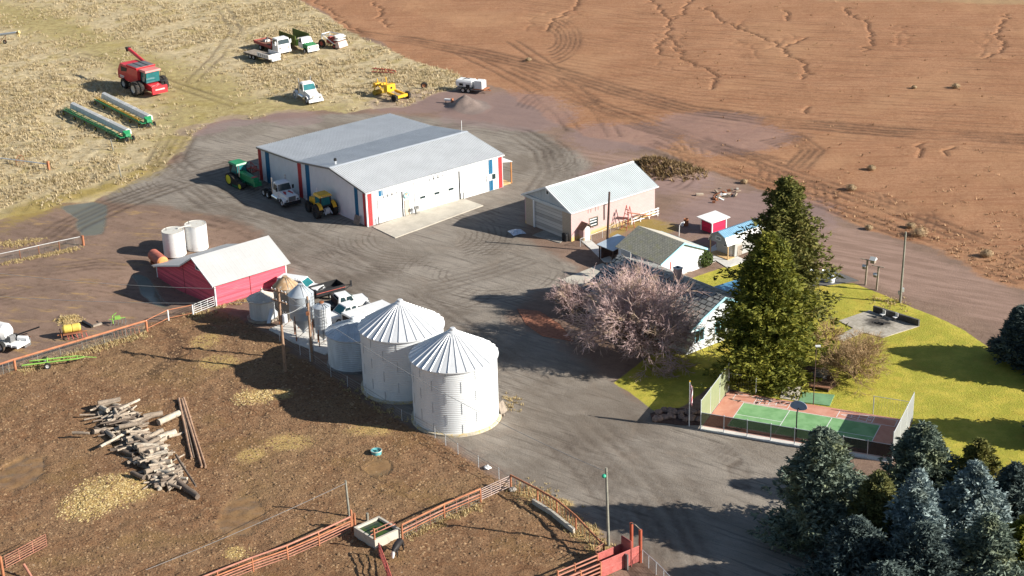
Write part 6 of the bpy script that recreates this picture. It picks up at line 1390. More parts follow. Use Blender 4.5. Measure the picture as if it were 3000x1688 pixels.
# ---------------------------------------------------------------- poles and wires
def pole(name, px, h, r, m, label, cat='utility pole', lean=(0, 0), base=None):
    p = gnd(*px); t = thing(name, label, cat, p); b = MB(); b.tube((0, 0, -.2), (lean[0], lean[1], h), r, r*.72, 12); b.build('shaft', m, t); return t, p
t, pA = pole('utility_pole', (836, 1086), 9.4, .17, M['polewood'], 'brown utility pole with a white transformer in front of the hopper bins')
for z, a_ in ((9.0, R(-40)), (7.9, R(-40))):
    b = MB(); d = Vector((math.cos(a_), math.sin(a_), 0)); b.box(-1.1, 1.1, -.06, .06, -.06, .06); b.build('crossarm', M['polewood'], t, (0, 0, z), (0, 0, a_))
    for s in (-1, -.5, .5, 1):
        b = MB(); b.lathe([(.05, 0), (.07, .1), (.03, .2)], 8, cap1=True); b.build('insulator', M['chrome'], t, (d.x*s, d.y*s, z+.06))
b = MB(); b.lathe([(.25, 0), (.27, .1), (.27, .8), (.2, .92)], 18, cap0=True, cap1=True); tf = b.build('transformer', mat('pale_transformer', (.66, .67, .69), .45, var=.05), t, (.42, -.1, 5.6)); b = MB(); b.tube((-.1, 0, .9), (-.12, 0, 1.2), .05); b.tube((.1, 0, .9), (.12, 0, 1.2), .05); b.build('bushing', M['steel'], tf)
b = MB(); b.path([(-.15, 0, 8.6), (-.5, .1, 7.9), (-.4, .2, 7.2), (-.1, .1, 6.9)], .025); b.path([(-.2, 0, 7.4), (.45, -.1, 6.7)], .03); b.build('jumper_wire', M['black'], t)
t, pB = pole('utility_pole', (915, 1058), 7.4, .15, M['polewood'], 'shorter utility pole with meters beside the slim hopper bin')
b = MB(); b.path([(.2, 0, 0), (.2, 0, 7.0)], .05); b.build('conduit', M['chrome'], t); b = MB(); b.path([(-.18, 0, 0), (-.18, 0, 2.6)], .09); b.build('guard', M['bluetrim'] if False else M['galv'], t)
for z, y in ((6.4, .2), (5.6, -.2), (6.9, 0)):
    b = MB(); b.box(-.22, .1, y-.15, y+.15, z-.2, z+.15); b.build('junction_box', M['rust'] if z < 6 else M['steel'], t)
t, pC = pole('utility_pole', (1778, 738), 7.7, .17, M['darkpole'], 'dark utility pole standing in front of the pink building', lean=(.35, 0))
t, pD = pole('utility_pole', (2637, 886), 8.4, .14, M['greypole'], 'tall bare grey pole at the lawn edge by the dirt road', lean=(.12, 0)); b = MB(); b.box(.1, .35, -.12, .12, 1.3, 1.75); b.build('meter_box', M['galv'], t); b = MB(); b.box(-.3, -.12, -.1, .1, 1.0, 1.4); b.build('junction_box', M['steel'], t)
t, pE = pole('lamp_pole', (1783, 1598), 7.4, .14, M['greypole'], 'tall grey pole with a small green lamp beside the corral', 'lamp post', lean=(-.15, .1)); b = MB(); b.lathe([(.03, .18), (.14, .12), (.2, 0), (.14, -.14), (.02, -.16)], 14); b.build('lamp', mat('green_lamp', (.04, .35, .22), .3), t, (-.35, 0, 6.7)); b = MB(); b.tube((-.1, 0, 6.75), (-.35, 0, 6.8), .03); b.build('bracket', M['steel'], t)
t, pF = pole('wood_post', (1023, 1510), 3.5, .12, M['greypole'], 'weathered grey wooden post rising behind the trough', 'post', lean=(-.1, 0))
t = thing('fence_post', 'short weathered post beside the concrete trough', 'post', gnd(1076, 1524)); b = MB(); b.tube((0, 0, 0), (.03, 0, .8), .12, n=8); b.build('shaft', M['greypole'], t)
for i, (q, hh, ll) in enumerate((((332, 442), 1.7, 'leaning grey fence post in the dry grass, the higher of two'), ((356, 524), 1.9, 'thin grey fence post in the dry grass, the lower of two'))):
    t = thing('fence_post', ll, 'post', gnd(*q)); b = MB(); b.tube((0, 0, 0), (-.25, .1, hh), .09, n=8); b.build('shaft', M['greypole'], t)
def cable(a, c, sag, label, r=.022):
    a = Vector(a); c = Vector(c); o = a.copy(); b = MB(); n = 12
    b.path([(a-o).lerp(c-o, k/n)-Vector((0, 0, 4*sag*(k/n)*(1-k/n))) for k in range(n+1)], r, 4); tag(b.build('power_line', M['cable'], None, o), label, 'cable')
lf = at(-250, 1010); lf2 = at(-250, 960)
cable(pA+Vector((-.8, .7, 9.0)), (lf2.x, lf2.y, 8.2), .9, 'upper overhead wire running left from the transformer pole')
cable(pA+Vector((0, 0, 7.9)), (lf.x, lf.y, 6.8), .8, 'lower overhead wire running left from the transformer pole')
cable(pA+Vector((0, 0, 6.4)), pB+Vector((0, 0, 6.9)), .35, 'short slack cable between the transformer pole and the meter pole', .04)
cable(pA+Vector((.6, -.5, 9.0)), pE+Vector((0, 0, 7.0)), 1.2, 'long overhead wire from the transformer pole to the grey lamp pole')
cable(pF+Vector((0, 0, 3.3)), at(430, 1688)+Vector((0, 0, .6)), .2, 'thin guy wire slanting left from the weathered grey post')
# ---- bird house posts
for i, (q, hh, hz, lb) in enumerate((((2535, 835), 3.1, 2.0, 'wooden bird house post with a crossbar, the farther of two'), ((2568, 850), 2.9, 1.6, 'wooden bird house post with a tilted crossbar, the nearer of two'))):
    t = thing('bird_house_post', lb, 'post', gnd(*q), R(-35), 'bird house posts'); b = MB(); b.tube((0, 0, 0), (.1, 0, hh), .12, n=10); b.build('post', M['wood'], t)
    b = MB(); b.box(-.75, .75, -.06, .06, hh, hh+.06); b.build('crossbar', M['wood'], t); b = MB(); b.box(-.4, -.05, -.2, .2, hz, hz+.3); bh = b.build('bird_house', M['wood'], t); b = MB(); b.prism([(-.26, hz+.3), (0, hz+.5), (.26, hz+.3)], 0, -.45, 0); b.build('roof', M['white'], bh)
    if i == 0:
        b = MB(); b.box(.55, 1.05, -.28, .28, hh-.2, hh+.2); bh = b.build('bird_house', M['wood'], t); b = MB(); b.prism([(-.36, hh+.2), (0, hh+.55), (.36, hh+.2)], 0, .45, 1.15); b.build('roof', M['white'], bh)
# ---- burn barrel, yard lamp
t = thing('burn_barrel', 'rusty burn barrel with a white bag between the pink building and red shed', 'barrel', gnd(2010, 660)); b = MB(); b.lathe([(.3, 0), (.31, .3), (.3, .6), (.31, .9), (.27, .9), (.26, .5)], 18); b.build('drum', M['rust'], t); b = MB(); b.lathe([(.02, .5), (.2, .4), (.18, .1), (.02, 0)], 10); b.build('bag', M['white'], t, (-.5, -.3, 0))
t = thing('yard_lamp', 'white curved lamp post behind the mossy garage', 'lamp post', gnd(1989, 692)); b = MB(); b.path([(0, 0, 0), (.05, 0, 1.4), (.25, 0, 1.75), (.55, .1, 1.85)], .05); b.build('post', M['white'], t); b = MB(); b.lathe([(.04, .1), (.14, 0), (.1, -.12), (.02, -.14)], 12); b.build('lamp', M['white'], t, (.58, .1, 1.82))
# ---------------------------------------------------------------- stock tanks and fire pit
sheet('asphalt_pad', [(2352, 812), (2430, 788), (2516, 823), (2420, 837), (2345, 838)], mat('dark_asphalt', (.13, .125, .12), .9, var=.25, scale=2), .04)
def stock_tank(px, L, w, label, yaw):
    p = gnd(*px); t = thing('stock_tank', label, 'stock tank', (p.x, p.y, .05), yaw, 'galvanised stock tanks'); b = MB(); n = 10
    def ring(k, z): return [(L/2-w/2+math.cos(R(-90+180*i/n))*w/2*k, math.sin(R(-90+180*i/n))*w/2*k, z) for i in range(n+1)]+[(-L/2+w/2+math.cos(R(90+180*i/n))*w/2*k, math.sin(R(90+180*i/n))*w/2*k, z) for i in range(n+1)]
    r0, r1, r2, r3 = ring(1, 0), ring(1, .62), ring(.9, .62), ring(.9, .3); k = len(r0); b.add(r0+r1+r2+r3, [(i+j*k, (i+1) % k+j*k, (i+1) % k+(j+1)*k, i+(j+1)*k) for j in range(3) for i in range(k)], True); b.build('shell', M['galv'], t)
    b = MB(); b.add(ring(.905, .32), [tuple(range(k))]); b.build('soil', M['steel'], t)
stock_tank((2427, 812), 2.0, .8, 'oval galvanised stock tank, the long one on the dark pad', R(-55)); stock_tank((2434, 828), .85, .8, 'round galvanised stock tank in front of the long oval one', 0)
stock_tank((2383, 806), .9, .8, 'round galvanised stock tank half hidden behind the spruce, the farther one', 0); stock_tank((2388, 826), .8, .75, 'round galvanised stock tank half hidden behind the spruce, the nearer one', 0)
fp = NT('fire_pit_pad'); fv = fp.coord('Object'); fn = fp.noise(fv, .9, 6, .7)
fsx = fp.n('ShaderNodeVectorMath', operation='DISTANCE'); fp.put(fsx.inputs[0], fv); fc = at(2572, 945); fsx.inputs[1].default_value = (fc.x, fc.y, .05)
ash = fp.step(fp.math('SUBTRACT', fsx.outputs['Value'], fp.math('MULTIPLY', fn, 2.4)), -.6, .9, 1., 0.)
fb = fp.n('ShaderNodeTexBrick'); fp.put(fb.inputs['Vector'], fp.mapping(fv, (1, 1, 1), (0, 0, -YAW))); fb.inputs['Scale'].default_value = 1.; fb.inputs['Brick Width'].default_value = .6; fb.inputs['Row Height'].default_value = .6; fb.offset = 0; fb.inputs['Color1'].default_value = (.44, .40, .34, 1); fb.inputs['Color2'].default_value = (.36, .33, .28, 1); fb.inputs['Mortar'].default_value = (.25, .22, .18, 1)
fp.col(fp.mix(fp.math('MULTIPLY', ash, .9), fp.mix(fp.step(fn, .45, .65), fb.outputs[0], (.30, .27, .22)), (.035, .03, .028))).rough(.9)
sheet('patio_paving', [(2456, 941), (2546, 910), (2693, 956), (2586, 990), (2530, 975), (2470, 1000), (2440, 992), (2500, 962)], fp.m, .05)
a, c = at(2557, 915), at(2690, 957); v = c-a; b = MB(); b.box(0, v.length, 0, .25, -.1, .75); tag(b.build('retaining_wall', mat('dark_sleeper_wall', (.10, .095, .09), .9, var=.3), None, a, (0, 0, math.atan2(v.y, v.x))), 'low dark retaining wall along the back of the fire pit paving', 'wall')
for i, (q, lb) in enumerate((((2585, 932), 'white folding chair at the dark wall, left one'), ((2622, 940), 'white folding chair at the dark wall, right one'))):
    t = thing('garden_chair', lb, 'chair', gnd(*q)+Vector((0, 0, .08)), R(-60), 'chairs by the fire pit'); b = MB(); b.box(-.22, .22, -.22, .22, .38, .42); b.build('seat', M['white'], t); b = MB(); b.box(-.22, .22, .18, .23, .45, .85); b.build('backrest', M['white'], t)
    for x in (-.2, .2):
        for y in (-.2, .2): b = MB(); b.tube((x, y, 0), (x, y, .4), .02, n=5); b.build('leg', M['steel'], t)
for i in range(5):
    b = MB(); p = gnd(2565+i*9+rnd.uniform(-6, 6), 948+rnd.uniform(-5, 5)); a_ = rnd.uniform(0, 6); b.tube((-.35*math.cos(a_), -.35*math.sin(a_), .1), (.35*math.cos(a_), .35*math.sin(a_), .18), .07, n=7); tag(b.build('charred_log', M['black'], None, p), 'charred log in the middle of the fire pit paving', 'log', 'charred logs in the fire pit')
# ---------------------------------------------------------------- sports court
z1950 = lambda x, y: (1950+x/3.4333, 1050+y/3.4333)
kA, kB = at(*z1950(785, 452)), at(*z1950(2160, 680)); v = kB-kA; yk = math.atan2(v.y, v.x); KL = v.length
def onk(s, t_, z=0): return Vector((kA.x+s*math.cos(yk)-t_*math.sin(yk), kA.y+s*math.sin(yk)+t_*math.cos(yk), z))
# green court runs x 0..KL, y -KW..0
KW = 5.3
cm = NT('court_paint'); cv = cm.coord('Object'); cs = cm.n('ShaderNodeSeparateXYZ'); cm.put(cs.inputs[0], cv)
gx_ = cm.math('MULTIPLY', cm.math('GREATER_THAN', cs.outputs[0], 0.), cm.math('LESS_THAN', cs.outputs[0], KL)); gy_ = cm.math('MULTIPLY', cm.math('GREATER_THAN', cs.outputs[1], -KW), cm.math('LESS_THAN', cs.outputs[1], 0.))
cn = cm.noise(cv, .7, 5, .65); red_ = cm.mix(cm.step(cn, .35, .65), (.50, .22, .155), (.58, .30, .22)); grn_ = cm.mix(cm.step(cn, .35, .65), (.15, .31, .13), (.22, .40, .19))
cm.col(cm.mix(cm.math('MULTIPLY', gx_, gy_), red_, grn_)).rough(.75)
b = MB(); b.box(-2.2, KL+2.6, -6.2, 2.0, -.08, .06); ct = b.build('sports_court', cm.m, None, (kA.x, kA.y, 0), (0, 0, yk)); tag(ct, kind='structure')
b = MB(); b.box(-2.2, KL+2.6, -6.95, -6.2, -.08, .055); tag(b.build('court_kerb', M['conc2'], None, (kA.x, kA.y, 0), (0, 0, yk)), kind='structure')
b = MB(); LW = .035; zl = .062
def ln(x0, y0, x1, y1, w=LW):
    a = Vector((x0, y0, 0)); c = Vector((x1, y1, 0)); d = (c-a).normalized(); n = Vector((-d.y, d.x, 0))*w; e = d*w; b.add([(q.x, q.y, zl) for q in (a-e-n, c+e-n, c+e+n, a-e+n)], [(0, 1, 2, 3)])
_n = [0]
def L_(*q):
    global zl
    zl = .064+.0012*(_n[0] % 5); _n[0] += 1; ln(*q)
for q in ((0, 0, KL, 0), (0, -KW, KL, -KW), (0, 0, 0, -KW), (KL, 0, KL, -KW), (KL*.345, 0, KL*.345, -KW), (KL*.655, 0, KL*.655, -KW), (0, -KW/2, KL*.345, -KW/2), (KL*.655, -KW/2, KL, -KW/2)): L_(*q)
for s, x0 in ((1, -1.25), (-1, KL+1.3)):       # shuffleboard diagrams
    y0, y1 = .2, 1.6; X = lambda d: x0+s*d
    for q in ((X(0), y0, X(0), y1), (X(0), y0, X(5.6), y0), (X(0), y1, X(5.6), y1), (X(2.2), y0, X(2.2), y1), (X(2.75), y0, X(2.75), y1), (X(2.75), y0, X(5.3), (y0+y1)/2), (X(2.75), y1, X(5.3), (y0+y1)/2), (X(3.6), y0+.2, X(3.6), y1-.2), (X(4.3), y0+.38, X(4.3), y1-.38), (X(2.75), (y0+y1)/2, X(4.3), (y0+y1)/2), (X(5.6), y0, X(5.6), y1)): L_(*q)
    for yy in (.75, 1.3): L_(X(2.4), yy-.1, X(2.6), yy-.1); L_(X(2.4), yy+.1, X(2.6), yy+.1); L_(X(2.4), yy-.1, X(2.4), yy+.1); L_(X(2.6), yy-.1, X(2.6), yy+.1)
tag(b.build('court_marking', M['white'], None, (kA.x, kA.y, 0), (0, 0, yk)), kind='structure')
sheet('court_path', [z1950(*q) for q in ((1370, 340), (1700, 370), (1650, 480), (1340, 440))], mat('green_path', (.16, .30, .16), .85, var=.2), .05)
sheet('gravel_path', [z1950(*q) for q in ((1160, 180), (1240, 200), (1380, 300), (1350, 350), (1330, 430), (1150, 400), (1190, 270))], M['conc'], .045)
mulch = mat('brown_mulch', (.13, .075, .045), .95, var=.4, scale=4, bump=.8)
sheet('mulch_bed', [z1950(*q) for q in ((1240, 160), (1440, 90), (1640, 130), (1720, 280), (1640, 330), (1480, 300), (1380, 290))], mulch, .04)
sheet('mulch_bed', [(1905, 1212), (1960, 1195), (2066, 1200), (2050, 1245), (1998, 1246), (1912, 1236)], mat('dark_rock_bed', (.085, .05, .04), .95, var=.4, scale=4, bump=.8), .04)
sheet('mulch_bed', [(1515, 905), (1580, 912), (1640, 950), (1680, 1000), (1590, 985), (1540, 950)], mat('red_mulch', (.33, .14, .085), .95, var=.35, scale=3, bump=.8), .03)
# screens
def screen(label, x0, y0, x1, y1, h0, h1, sm, posts, z0=0.):
    a, c = onk(x0, y0), onk(x1, y1); v = c-a; L = v.length; t = thing('court_fence', label, 'fence', a, math.atan2(v.y, v.x), 'screens around the court')
    for k in range(posts):
        b = MB(); x = L*k/(posts-1); b.tube((x, 0, 0), (x, 0, h1+.12), .045, n=8); b.build('post', M['galv'], t)
    b = MB(); b.path([(0, 0, h1), (L, 0, h1)], .03); b.path([(0, 0, h0), (L, 0, h0)], .02); b.build('rail', M['galv'], t)
    b = MB(); b.box(0.02, L-.02, -.012, .012, h0, h1); b.build('windscreen', sm, t); return t
def mesh_mat(name, c, alpha, scale=1):
    t = NT(name); n = t.noise(t.coord('Object'), .9, 4, .6); t.col(t.mix(n, dk(c, .8), dk(c, 1.15))).rough(.8); t.bsdf.inputs['Alpha'].default_value = alpha; return t.m
screen('tall pale green screen fence at the left end of the court', -2.2, -6.75, -2.2, 2.0, .15, 3.0, mesh_mat('pale_green_mesh', (.27, .30, .17), .78), 4)
screen('tall pale grey screen fence at the right end of the court', KL+2.6, 2.0, KL+2.6, -6.75, .15, 3.0, mesh_mat('pale_grey_mesh', (.27, .28, .275), .80), 4)
screen('low dark see-through windscreen along the road side of the court', -2.2, -6.7, KL+2.6, -6.7, .4, 1.75, mesh_mat('dark_mesh', (.045, .04, .035), .72), 9)
def bare_fence(label, x0, x1, gapname):
    a, c = onk(x0, 2.1), onk(x1, 2.1); v = c-a; L = v.length; t = thing('chain_link_fence', label, 'fence', a, math.atan2(v.y, v.x), 'chain link fences behind the court')
    for x in (0, L): b = MB(); b.tube((x, 0, 0), (x, 0, 2.0), .045, n=8); b.build('post', M['galv'], t)
    b = MB(); b.path([(0, 0, 1.98), (L, 0, 1.98)], .025); b.build('rail', M['galv'], t)
    b = MB(); n = int(L/.25)
    for k in range(n): b.tube((L*k/n, 0, .1), (L*k/n, 0, 1.95), .006, n=3)
    b.build('mesh', M['wire'], t)
bare_fence('short chain link fence behind the left end of the court', -2.2, .6, 0); bare_fence('short chain link fence behind the right end of the court', KL-1.2, KL+2.5, 0)
p = at(*z1950(1313, 805)); p = onk(6.75, -5.4); t = thing('basketball_hoop', 'black basketball post with a blue grey fan shaped backboard on the court', 'basketball hoop', p, yk)
b = MB(); b.path([(0, 0, 0), (0, 0, 2.7), (0, .5, 2.95)], .07); b.build('pole', M['black'], t)
b = MB(); b.prism([(.82*math.cos(R(a_))*1.0, 3.1+.62*math.sin(R(a_))*(1 if a_ < 180 else .55)) for a_ in range(0, 360, 15)], 1, .5, .56); b.build('backboard', mat('blue_grey_backboard', (.22, .30, .40), .5, var=.1), t)
b = MB(); b.lathe([(.21, 0), (.23, .02), (.25, 0), (.23, -.02), (.21, 0)], 16, (0, .82, 2.8)); b.build('hoop', M['oldred'], t)
p = at(*z1950(1485, 470)); t = thing('lamp_pole', 'thin dark court light pole with a small white lamp head', 'lamp post', p, 0); b = MB(); b.tube((0, 0, 0), (.05, 0, 6.3), .05, .04, 8); b.build('pole', M['darkpole'], t); b = MB(); b.box(-.05, .45, -.12, .12, 6.28, 6.4); b.build('lamp_head', M['white'], t)
# flag
p = at(2019, 1249); t = thing('flag_pole', 'white flag pole with a limp red and white striped flag by the court', 'flag', p, R(-60)); b = MB(); b.tube((0, 0, 0), (0, 0, 4.7), .05, .035, 10); b.build('pole', M['white'], t); b = MB(); b.lathe([(.01, .16), (.07, .1), (.07, .05), (.01, 0)], 10, (0, 0, 4.7)); b.build('finial', M['agyellow'], t)
fm = NT('flag_cloth'); fv = fm.coord('Object'); fsep = fm.n('ShaderNodeSeparateXYZ'); fm.put(fsep.inputs[0], fv); fq = fm.math('LESS_THAN', fm.math('FRACT', fm.math('MULTIPLY', fm.math('ADD', fsep.outputs[0], fm.math('MULTIPLY', fsep.outputs[2], .12)), 9.)), .5)
cant = fm.math('MULTIPLY', fm.math('GREATER_THAN', fsep.outputs[2], 3.9), fm.math('LESS_THAN', fsep.outputs[0], .16)); fm.col(fm.mix(cant, fm.mix(fq, (.75, .72, .72), (.60, .12, .14)), (.08, .10, .25))).rough(.8)
b = MB(); nx, nz = 10, 12; vv = [(.05+.036*i*(1+.25*j/nz), .09*math.sin(i*1.5+j*.25)*(i/nx), 4.55-2.0*j/nz-.22*(i/nx)**1.3) for j in range(nz+1) for i in range(nx+1)]
b.add(vv, [(j*(nx+1)+i, j*(nx+1)+i+1, (j+1)*(nx+1)+i+1, (j+1)*(nx+1)+i) for j in range(nz) for i in range(nx)], True); fo = b.build('flag_cloth', fm.m, t); md = fo.modifiers.new('th', 'SOLIDIFY'); md.thickness = .012
# ---- rocks, firewood, benches
def rock(r, seed, squash=.7):
    b = MB(); rg = random.Random(seed); n, m = 9, 6; vv = []
    for j in range(m+1):
        ph = math.pi*j/m
        for i in range(n):
            a_ = 2*math.pi*i/n; k = r*(1+rg.uniform(-.22, .22)); vv.append((k*math.sin(ph)*math.cos(a_), k*math.sin(ph)*math.sin(a_), k*squash*math.cos(ph)))
    b.add(vv, [(j*n+i, j*n+(i+1) % n, (j+1)*n+(i+1) % n, (j+1)*n+i) for j in range(m) for i in range(n)]); return b
RM = [mat('grey_brown_rock', (.24, .17, .14), .9, var=.35, scale=3, bump=.5), mat('pale_rock', (.36, .33, .29), .9, var=.3, scale=3, bump=.5)]
for i in range(16):
    q = (1925+(i % 8)*17+rnd.uniform(-6, 6), 1208+(i//8)*20+rnd.uniform(-4, 6)); p = gnd(*q); tag(rock(rnd.uniform(.3, .55), i).build('boulder', RM[0], None, (p.x, p.y, .15)), 'brown boulder in the dark rock bed by the flag', 'boulder', 'boulders around the flag pole')
for i in range(70):
    p = at(*z1950(1540+rnd.gauss(0, 42), 180+rnd.gauss(0, 22))); lv = rnd.random(); b = MB(); a_ = rnd.uniform(-.5, .5)-.5; b.tube((-.22*math.cos(a_), -.22*math.sin(a_), 0), (.22*math.cos(a_), .22*math.sin(a_), rnd.uniform(-.06, .06)), .08, n=7)
    d_ = max(0, 1-math.hypot((p.x-at(*z1950(1540, 180)).x)/1.6, (p.y-at(*z1950(1540, 180)).y)/1.9)); tag(b.build('firewood_log', M['greywood'] if 'greywood' in M else RM[1], None, (p.x, p.y, .1+d_*.55*lv)), 'short pale split log in the firewood heap behind the court', 'firewood', 'firewood heap by the brown shrub')
for i, (q, L, w, lb) in enumerate(((z1950(1310, 225), 2.0, .5, 'tan wooden bench at the edge of the mulch bed'), (z1950(1555, 325), 1.9, .4, 'low brown timber bench behind the court, nearer the light pole'))):
    t = thing('garden_bench', lb, 'bench', at(*q), R((-62, -20)[i])); b = MB(); b.box(-L/2, L/2, -w/2, w/2, .4, .48); b.build('seat', mat('tan_bench%d' % i, ((.50, .30, .17), (.26, .13, .08))[i], .8, var=.2), t)
    for x in (-L/2+.15, L/2-.2):
        b = MB(); b.box(x, x+.08, -w/2+.05, w/2-.05, 0, .4); b.build('leg', M['darkpole'], t)
# ---------------------------------------------------------------- log heap
LM = [mat('bleached_log%d' % i, c, .85, var=.3, scale=2.5, dirt=(.13, .095, .07), dirtamt=.35, bump=.5) for i, c in enumerate(((.40, .33, .255), (.27, .215, .165), (.15, .115, .09), (.48, .415, .33)))]
M['greywood'] = LM[1]
def log_mesh(L, r, n, seed, taper=.88, hollow=False):
    b = MB(); rg = random.Random(seed); m = 5; rows = []
    for j in range(m+1):
        q = j/m; k = r*(1-(1-taper)*q); oy, oz = rg.uniform(-.04, .04)*r*3, rg.uniform(-.04, .04)*r*2
        rows.append([(-L/2+L*q, oy+k*rg.uniform(.84, 1.12)*math.cos(2*math.pi*i/n), oz+k*rg.uniform(.84, 1.12)*math.sin(2*math.pi*i/n)) for i in range(n)])
    vv = [p for r_ in rows for p in r_]; fs = [(j*n+i, (j+1)*n+i, (j+1)*n+(i+1) % n, j*n+(i+1) % n) for j in range(m) for i in range(n)]
    b.add(vv, fs, True)
    b.add(rows[0], [tuple(range(n))]); b.add(rows[-1], [tuple(range(n-1, -1, -1))]); return b
zl_ = lambda x, y: (200+x/4.261, 1160+y/4.261)
spine = [zl_(560, 180), zl_(640, 330), zl_(760, 470), zl_(900, 640), zl_(1060, 820), zl_(1180, 980), zl_(1330, 1150)]
protos = {}
for i in range(230):
    u = rnd.random()*5.999; k = int(u); f = u-k; wdt = (260, 320, 320, 250, 190, 160, 140)[k]
    cx_ = spine[k][0]+(spine[k+1][0]-spine[k][0])*f+rnd.gauss(0, wdt*.40)/4.261*1.25; cy_ = spine[k][1]+(spine[k+1][1]-spine[k][1])*f+rnd.gauss(0, 26)/4.261
    off = abs(cx_-(spine[k][0]+(spine[k+1][0]-spine[k][0])*f))/(wdt/4.261); zz = max(.12, (.95-off*.8)*rnd.uniform(.2, 1.))
    kind = rnd.choice((0, 0, 1, 1, 2, 3)); big = rnd.random()
    key = (kind, int(big*3), rnd.randint(0, 2))
    if key not in protos:
        L, r_ = ((2.3, .09), (1.7, .15), (1.6, .26))[key[1]]
        protos[key] = log_mesh(L*(1+.2*key[2]), r_, 9, i).build('log', LM[kind]); o = protos[key]
    else: o = protos[key].copy(); COL.objects.link(o)
    p = gnd(cx_, cy_); ang = R(rnd.choice((28, 30, 35, 22, 40, 150, -40, -50))+rnd.gauss(0, 12))
    o.location = (p.x, p.y, p.z+zz); o.rotation_euler = (rnd.uniform(0, 6), rnd.uniform(-.22, .22), ang)
    tag(o, 'weathered grey log lying in the big heap in the pasture', 'log', 'heaped logs in the pasture')
for q0, q1, r_, kd, lb in ((zl_(1130, 370), zl_(1390, 250), .34, 3, 'thick pale hollow log sticking out right of the heap, the upper one'), (zl_(1120, 570), zl_(1340, 480), .38, 3, 'thick pale hollow log sticking out right of the heap, the lower one'), (zl_(540, 280), zl_(900, 110), .15, 3, 'long bleached pole log slanting across the top of the heap'),
                           (zl_(410, 700), zl_(700, 540), .15, 3, 'long bleached log at the left flank of the heap'), (zl_(860, 680), zl_(1050, 590), .36, 3, 'broad pale trunk piece in the middle of the heap'), (zl_(1350, 800), zl_(1600, 1190), .12, 2, 'long thin dark pole lying down the right side of the heap'),
                           (zl_(60, 530), zl_(270, 535), .16, 1, 'pale brown log at the far left tip of the heap'), (zl_(940, 300), zl_(1180, 250), .33, 1, 'knotty grey trunk below the top right of the heap'), (zl_(1350, 1090), zl_(1620, 1290), .32, 2, 'dark barked trunk at the bottom right end of the heap'), (zl_(660, 720), zl_(820, 780), .25, 2, 'dark stubby trunk on the left flank of the heap'), (zl_(800, 1010), zl_(950, 1080), .24, 2, 'dark log at the lower left flank of the heap'), (zl_(490, 130), zl_(650, 170), .3, 0, 'pale trunk piece crowning the upper end of the heap')):
    a, c = gnd(*q0), gnd(*q1); v = c-a; z = .35 if r_ > .2 else .6; o = log_mesh(v.length, r_, 10, int(q0[0])).build('log', LM[kd], None, (a+c)/2+Vector((0, 0, z)), (0, 0, math.atan2(v.y, v.x))); tag(o, lb, 'log')
for q0, q1, r_, lb in ((zl_(1380, 50), zl_(1540, 790), .15, 'long brown pole, leftmost of the four laid side by side'), (zl_(1405, 80), zl_(1570, 780), .10, 'thin dark pole second from left of the four'), (zl_(1420, 60), zl_(1670, 900), .16, 'long brown pole, the third of four laid side by side'), (zl_(1440, 40), zl_(1715, 900), .15, 'long brown pole, rightmost of the four laid side by side')):
    a, c = gnd(*q0), gnd(*q1); v = c-a; o = log_mesh(v.length, r_, 9, int(q0[0]), .75).build('pole_log', LM[2] if r_ < .12 else M['polewood'], None, (a+c)/2+Vector((0, 0, r_+.05)), (0, 0, math.atan2(v.y, v.x))); tag(o, lb, 'log')
# rubbish heap beyond the sheds
for i in range(26):
    p = gnd(2115+rnd.gauss(0, 22), 572+rnd.gauss(0, 9)); b = MB(); L = rnd.uniform(.4, 1.3); b.box(-L/2, L/2, -.15, .15, 0, rnd.uniform(.05, .3)); m = rnd.choice((M['white'], LM[0], LM[1], M['rust'], M['rust'], RM[1]))
    tag(b.build('scrap_board', m, None, (p.x, p.y, p.z+.05), (rnd.uniform(-.3, .3), rnd.uniform(-.3, .3), rnd.uniform(0, 3))), 'broken board or scrap piece in the rubbish heap beyond the sheds', 'scrap', 'rubbish heap in the dirt')
for i, (q, lb) in enumerate((((1428, 1372), 'white feed sack slumped by the pasture wire fence'), ((1502, 1437), 'pale stone at the foot of the roadside corner post'))):
    p = gnd(*q); tag(rock(.35, 40+i, .6).build('feed_sack' if i == 0 else 'stone', M['white'] if i == 0 else RM[1], None, (p.x, p.y, p.z+.1)), lb, 'sack' if i == 0 else 'stone')
t = thing('wood_rack', 'grey splintered wood piece leaning by the base of the nearest grain bin', 'wood', at(1476, 1212), R(60)); b = MB(); b.slab([(-.6, -.1, .1), (.6, -.1, .1), (.5, .35, 1.2), (-.5, .35, 1.2)], .1); b.build('board', M['wood'], t); b = MB(); b.box(-.5, -.3, -.3, .3, 0, .2); b.build('foot', M['wood'], t)
# ---------------------------------------------------------------- the cow at the trough
def skin_body(name, verts, edges, radii, m, parent, root=0, sub=2):
    me = bpy.data.meshes.new(name); me.from_pydata(verts, edges, []); o = bpy.data.objects.new(name, me); COL.objects.link(o); o.parent = parent; KIDS.setdefault(parent.name, []).append(o)
    md = o.modifiers.new('skin', 'SKIN'); sv = me.skin_vertices[0].data
    for i, r_ in enumerate(radii): sv[i].radius = (r_, r_) if not isinstance(r_, tuple) else r_; sv[i].use_root = (i == root)
    s = o.modifiers.new('sub', 'SUBSURF'); s.levels = sub; s.render_levels = sub; me.materials.append(m); md.use_smooth_shade = True; return o
ck = NT('black_cow_coat'); cvv = ck.coord('Object'); csx = ck.n('ShaderNodeSeparateXYZ'); ck.put(csx.inputs[0], cvv)
face = ck.step(ck.math('ADD', csx.outputs[0], ck.math('MULTIPLY', ck.noise(cvv, 5., 3), .12)), 1.02, 1.08); ck.col(ck.mix(face, ck.mix(ck.noise(cvv, 3., 4), (.012, .011, .012), (.035, .03, .03)), (.62, .58, .54))).rough(.55)
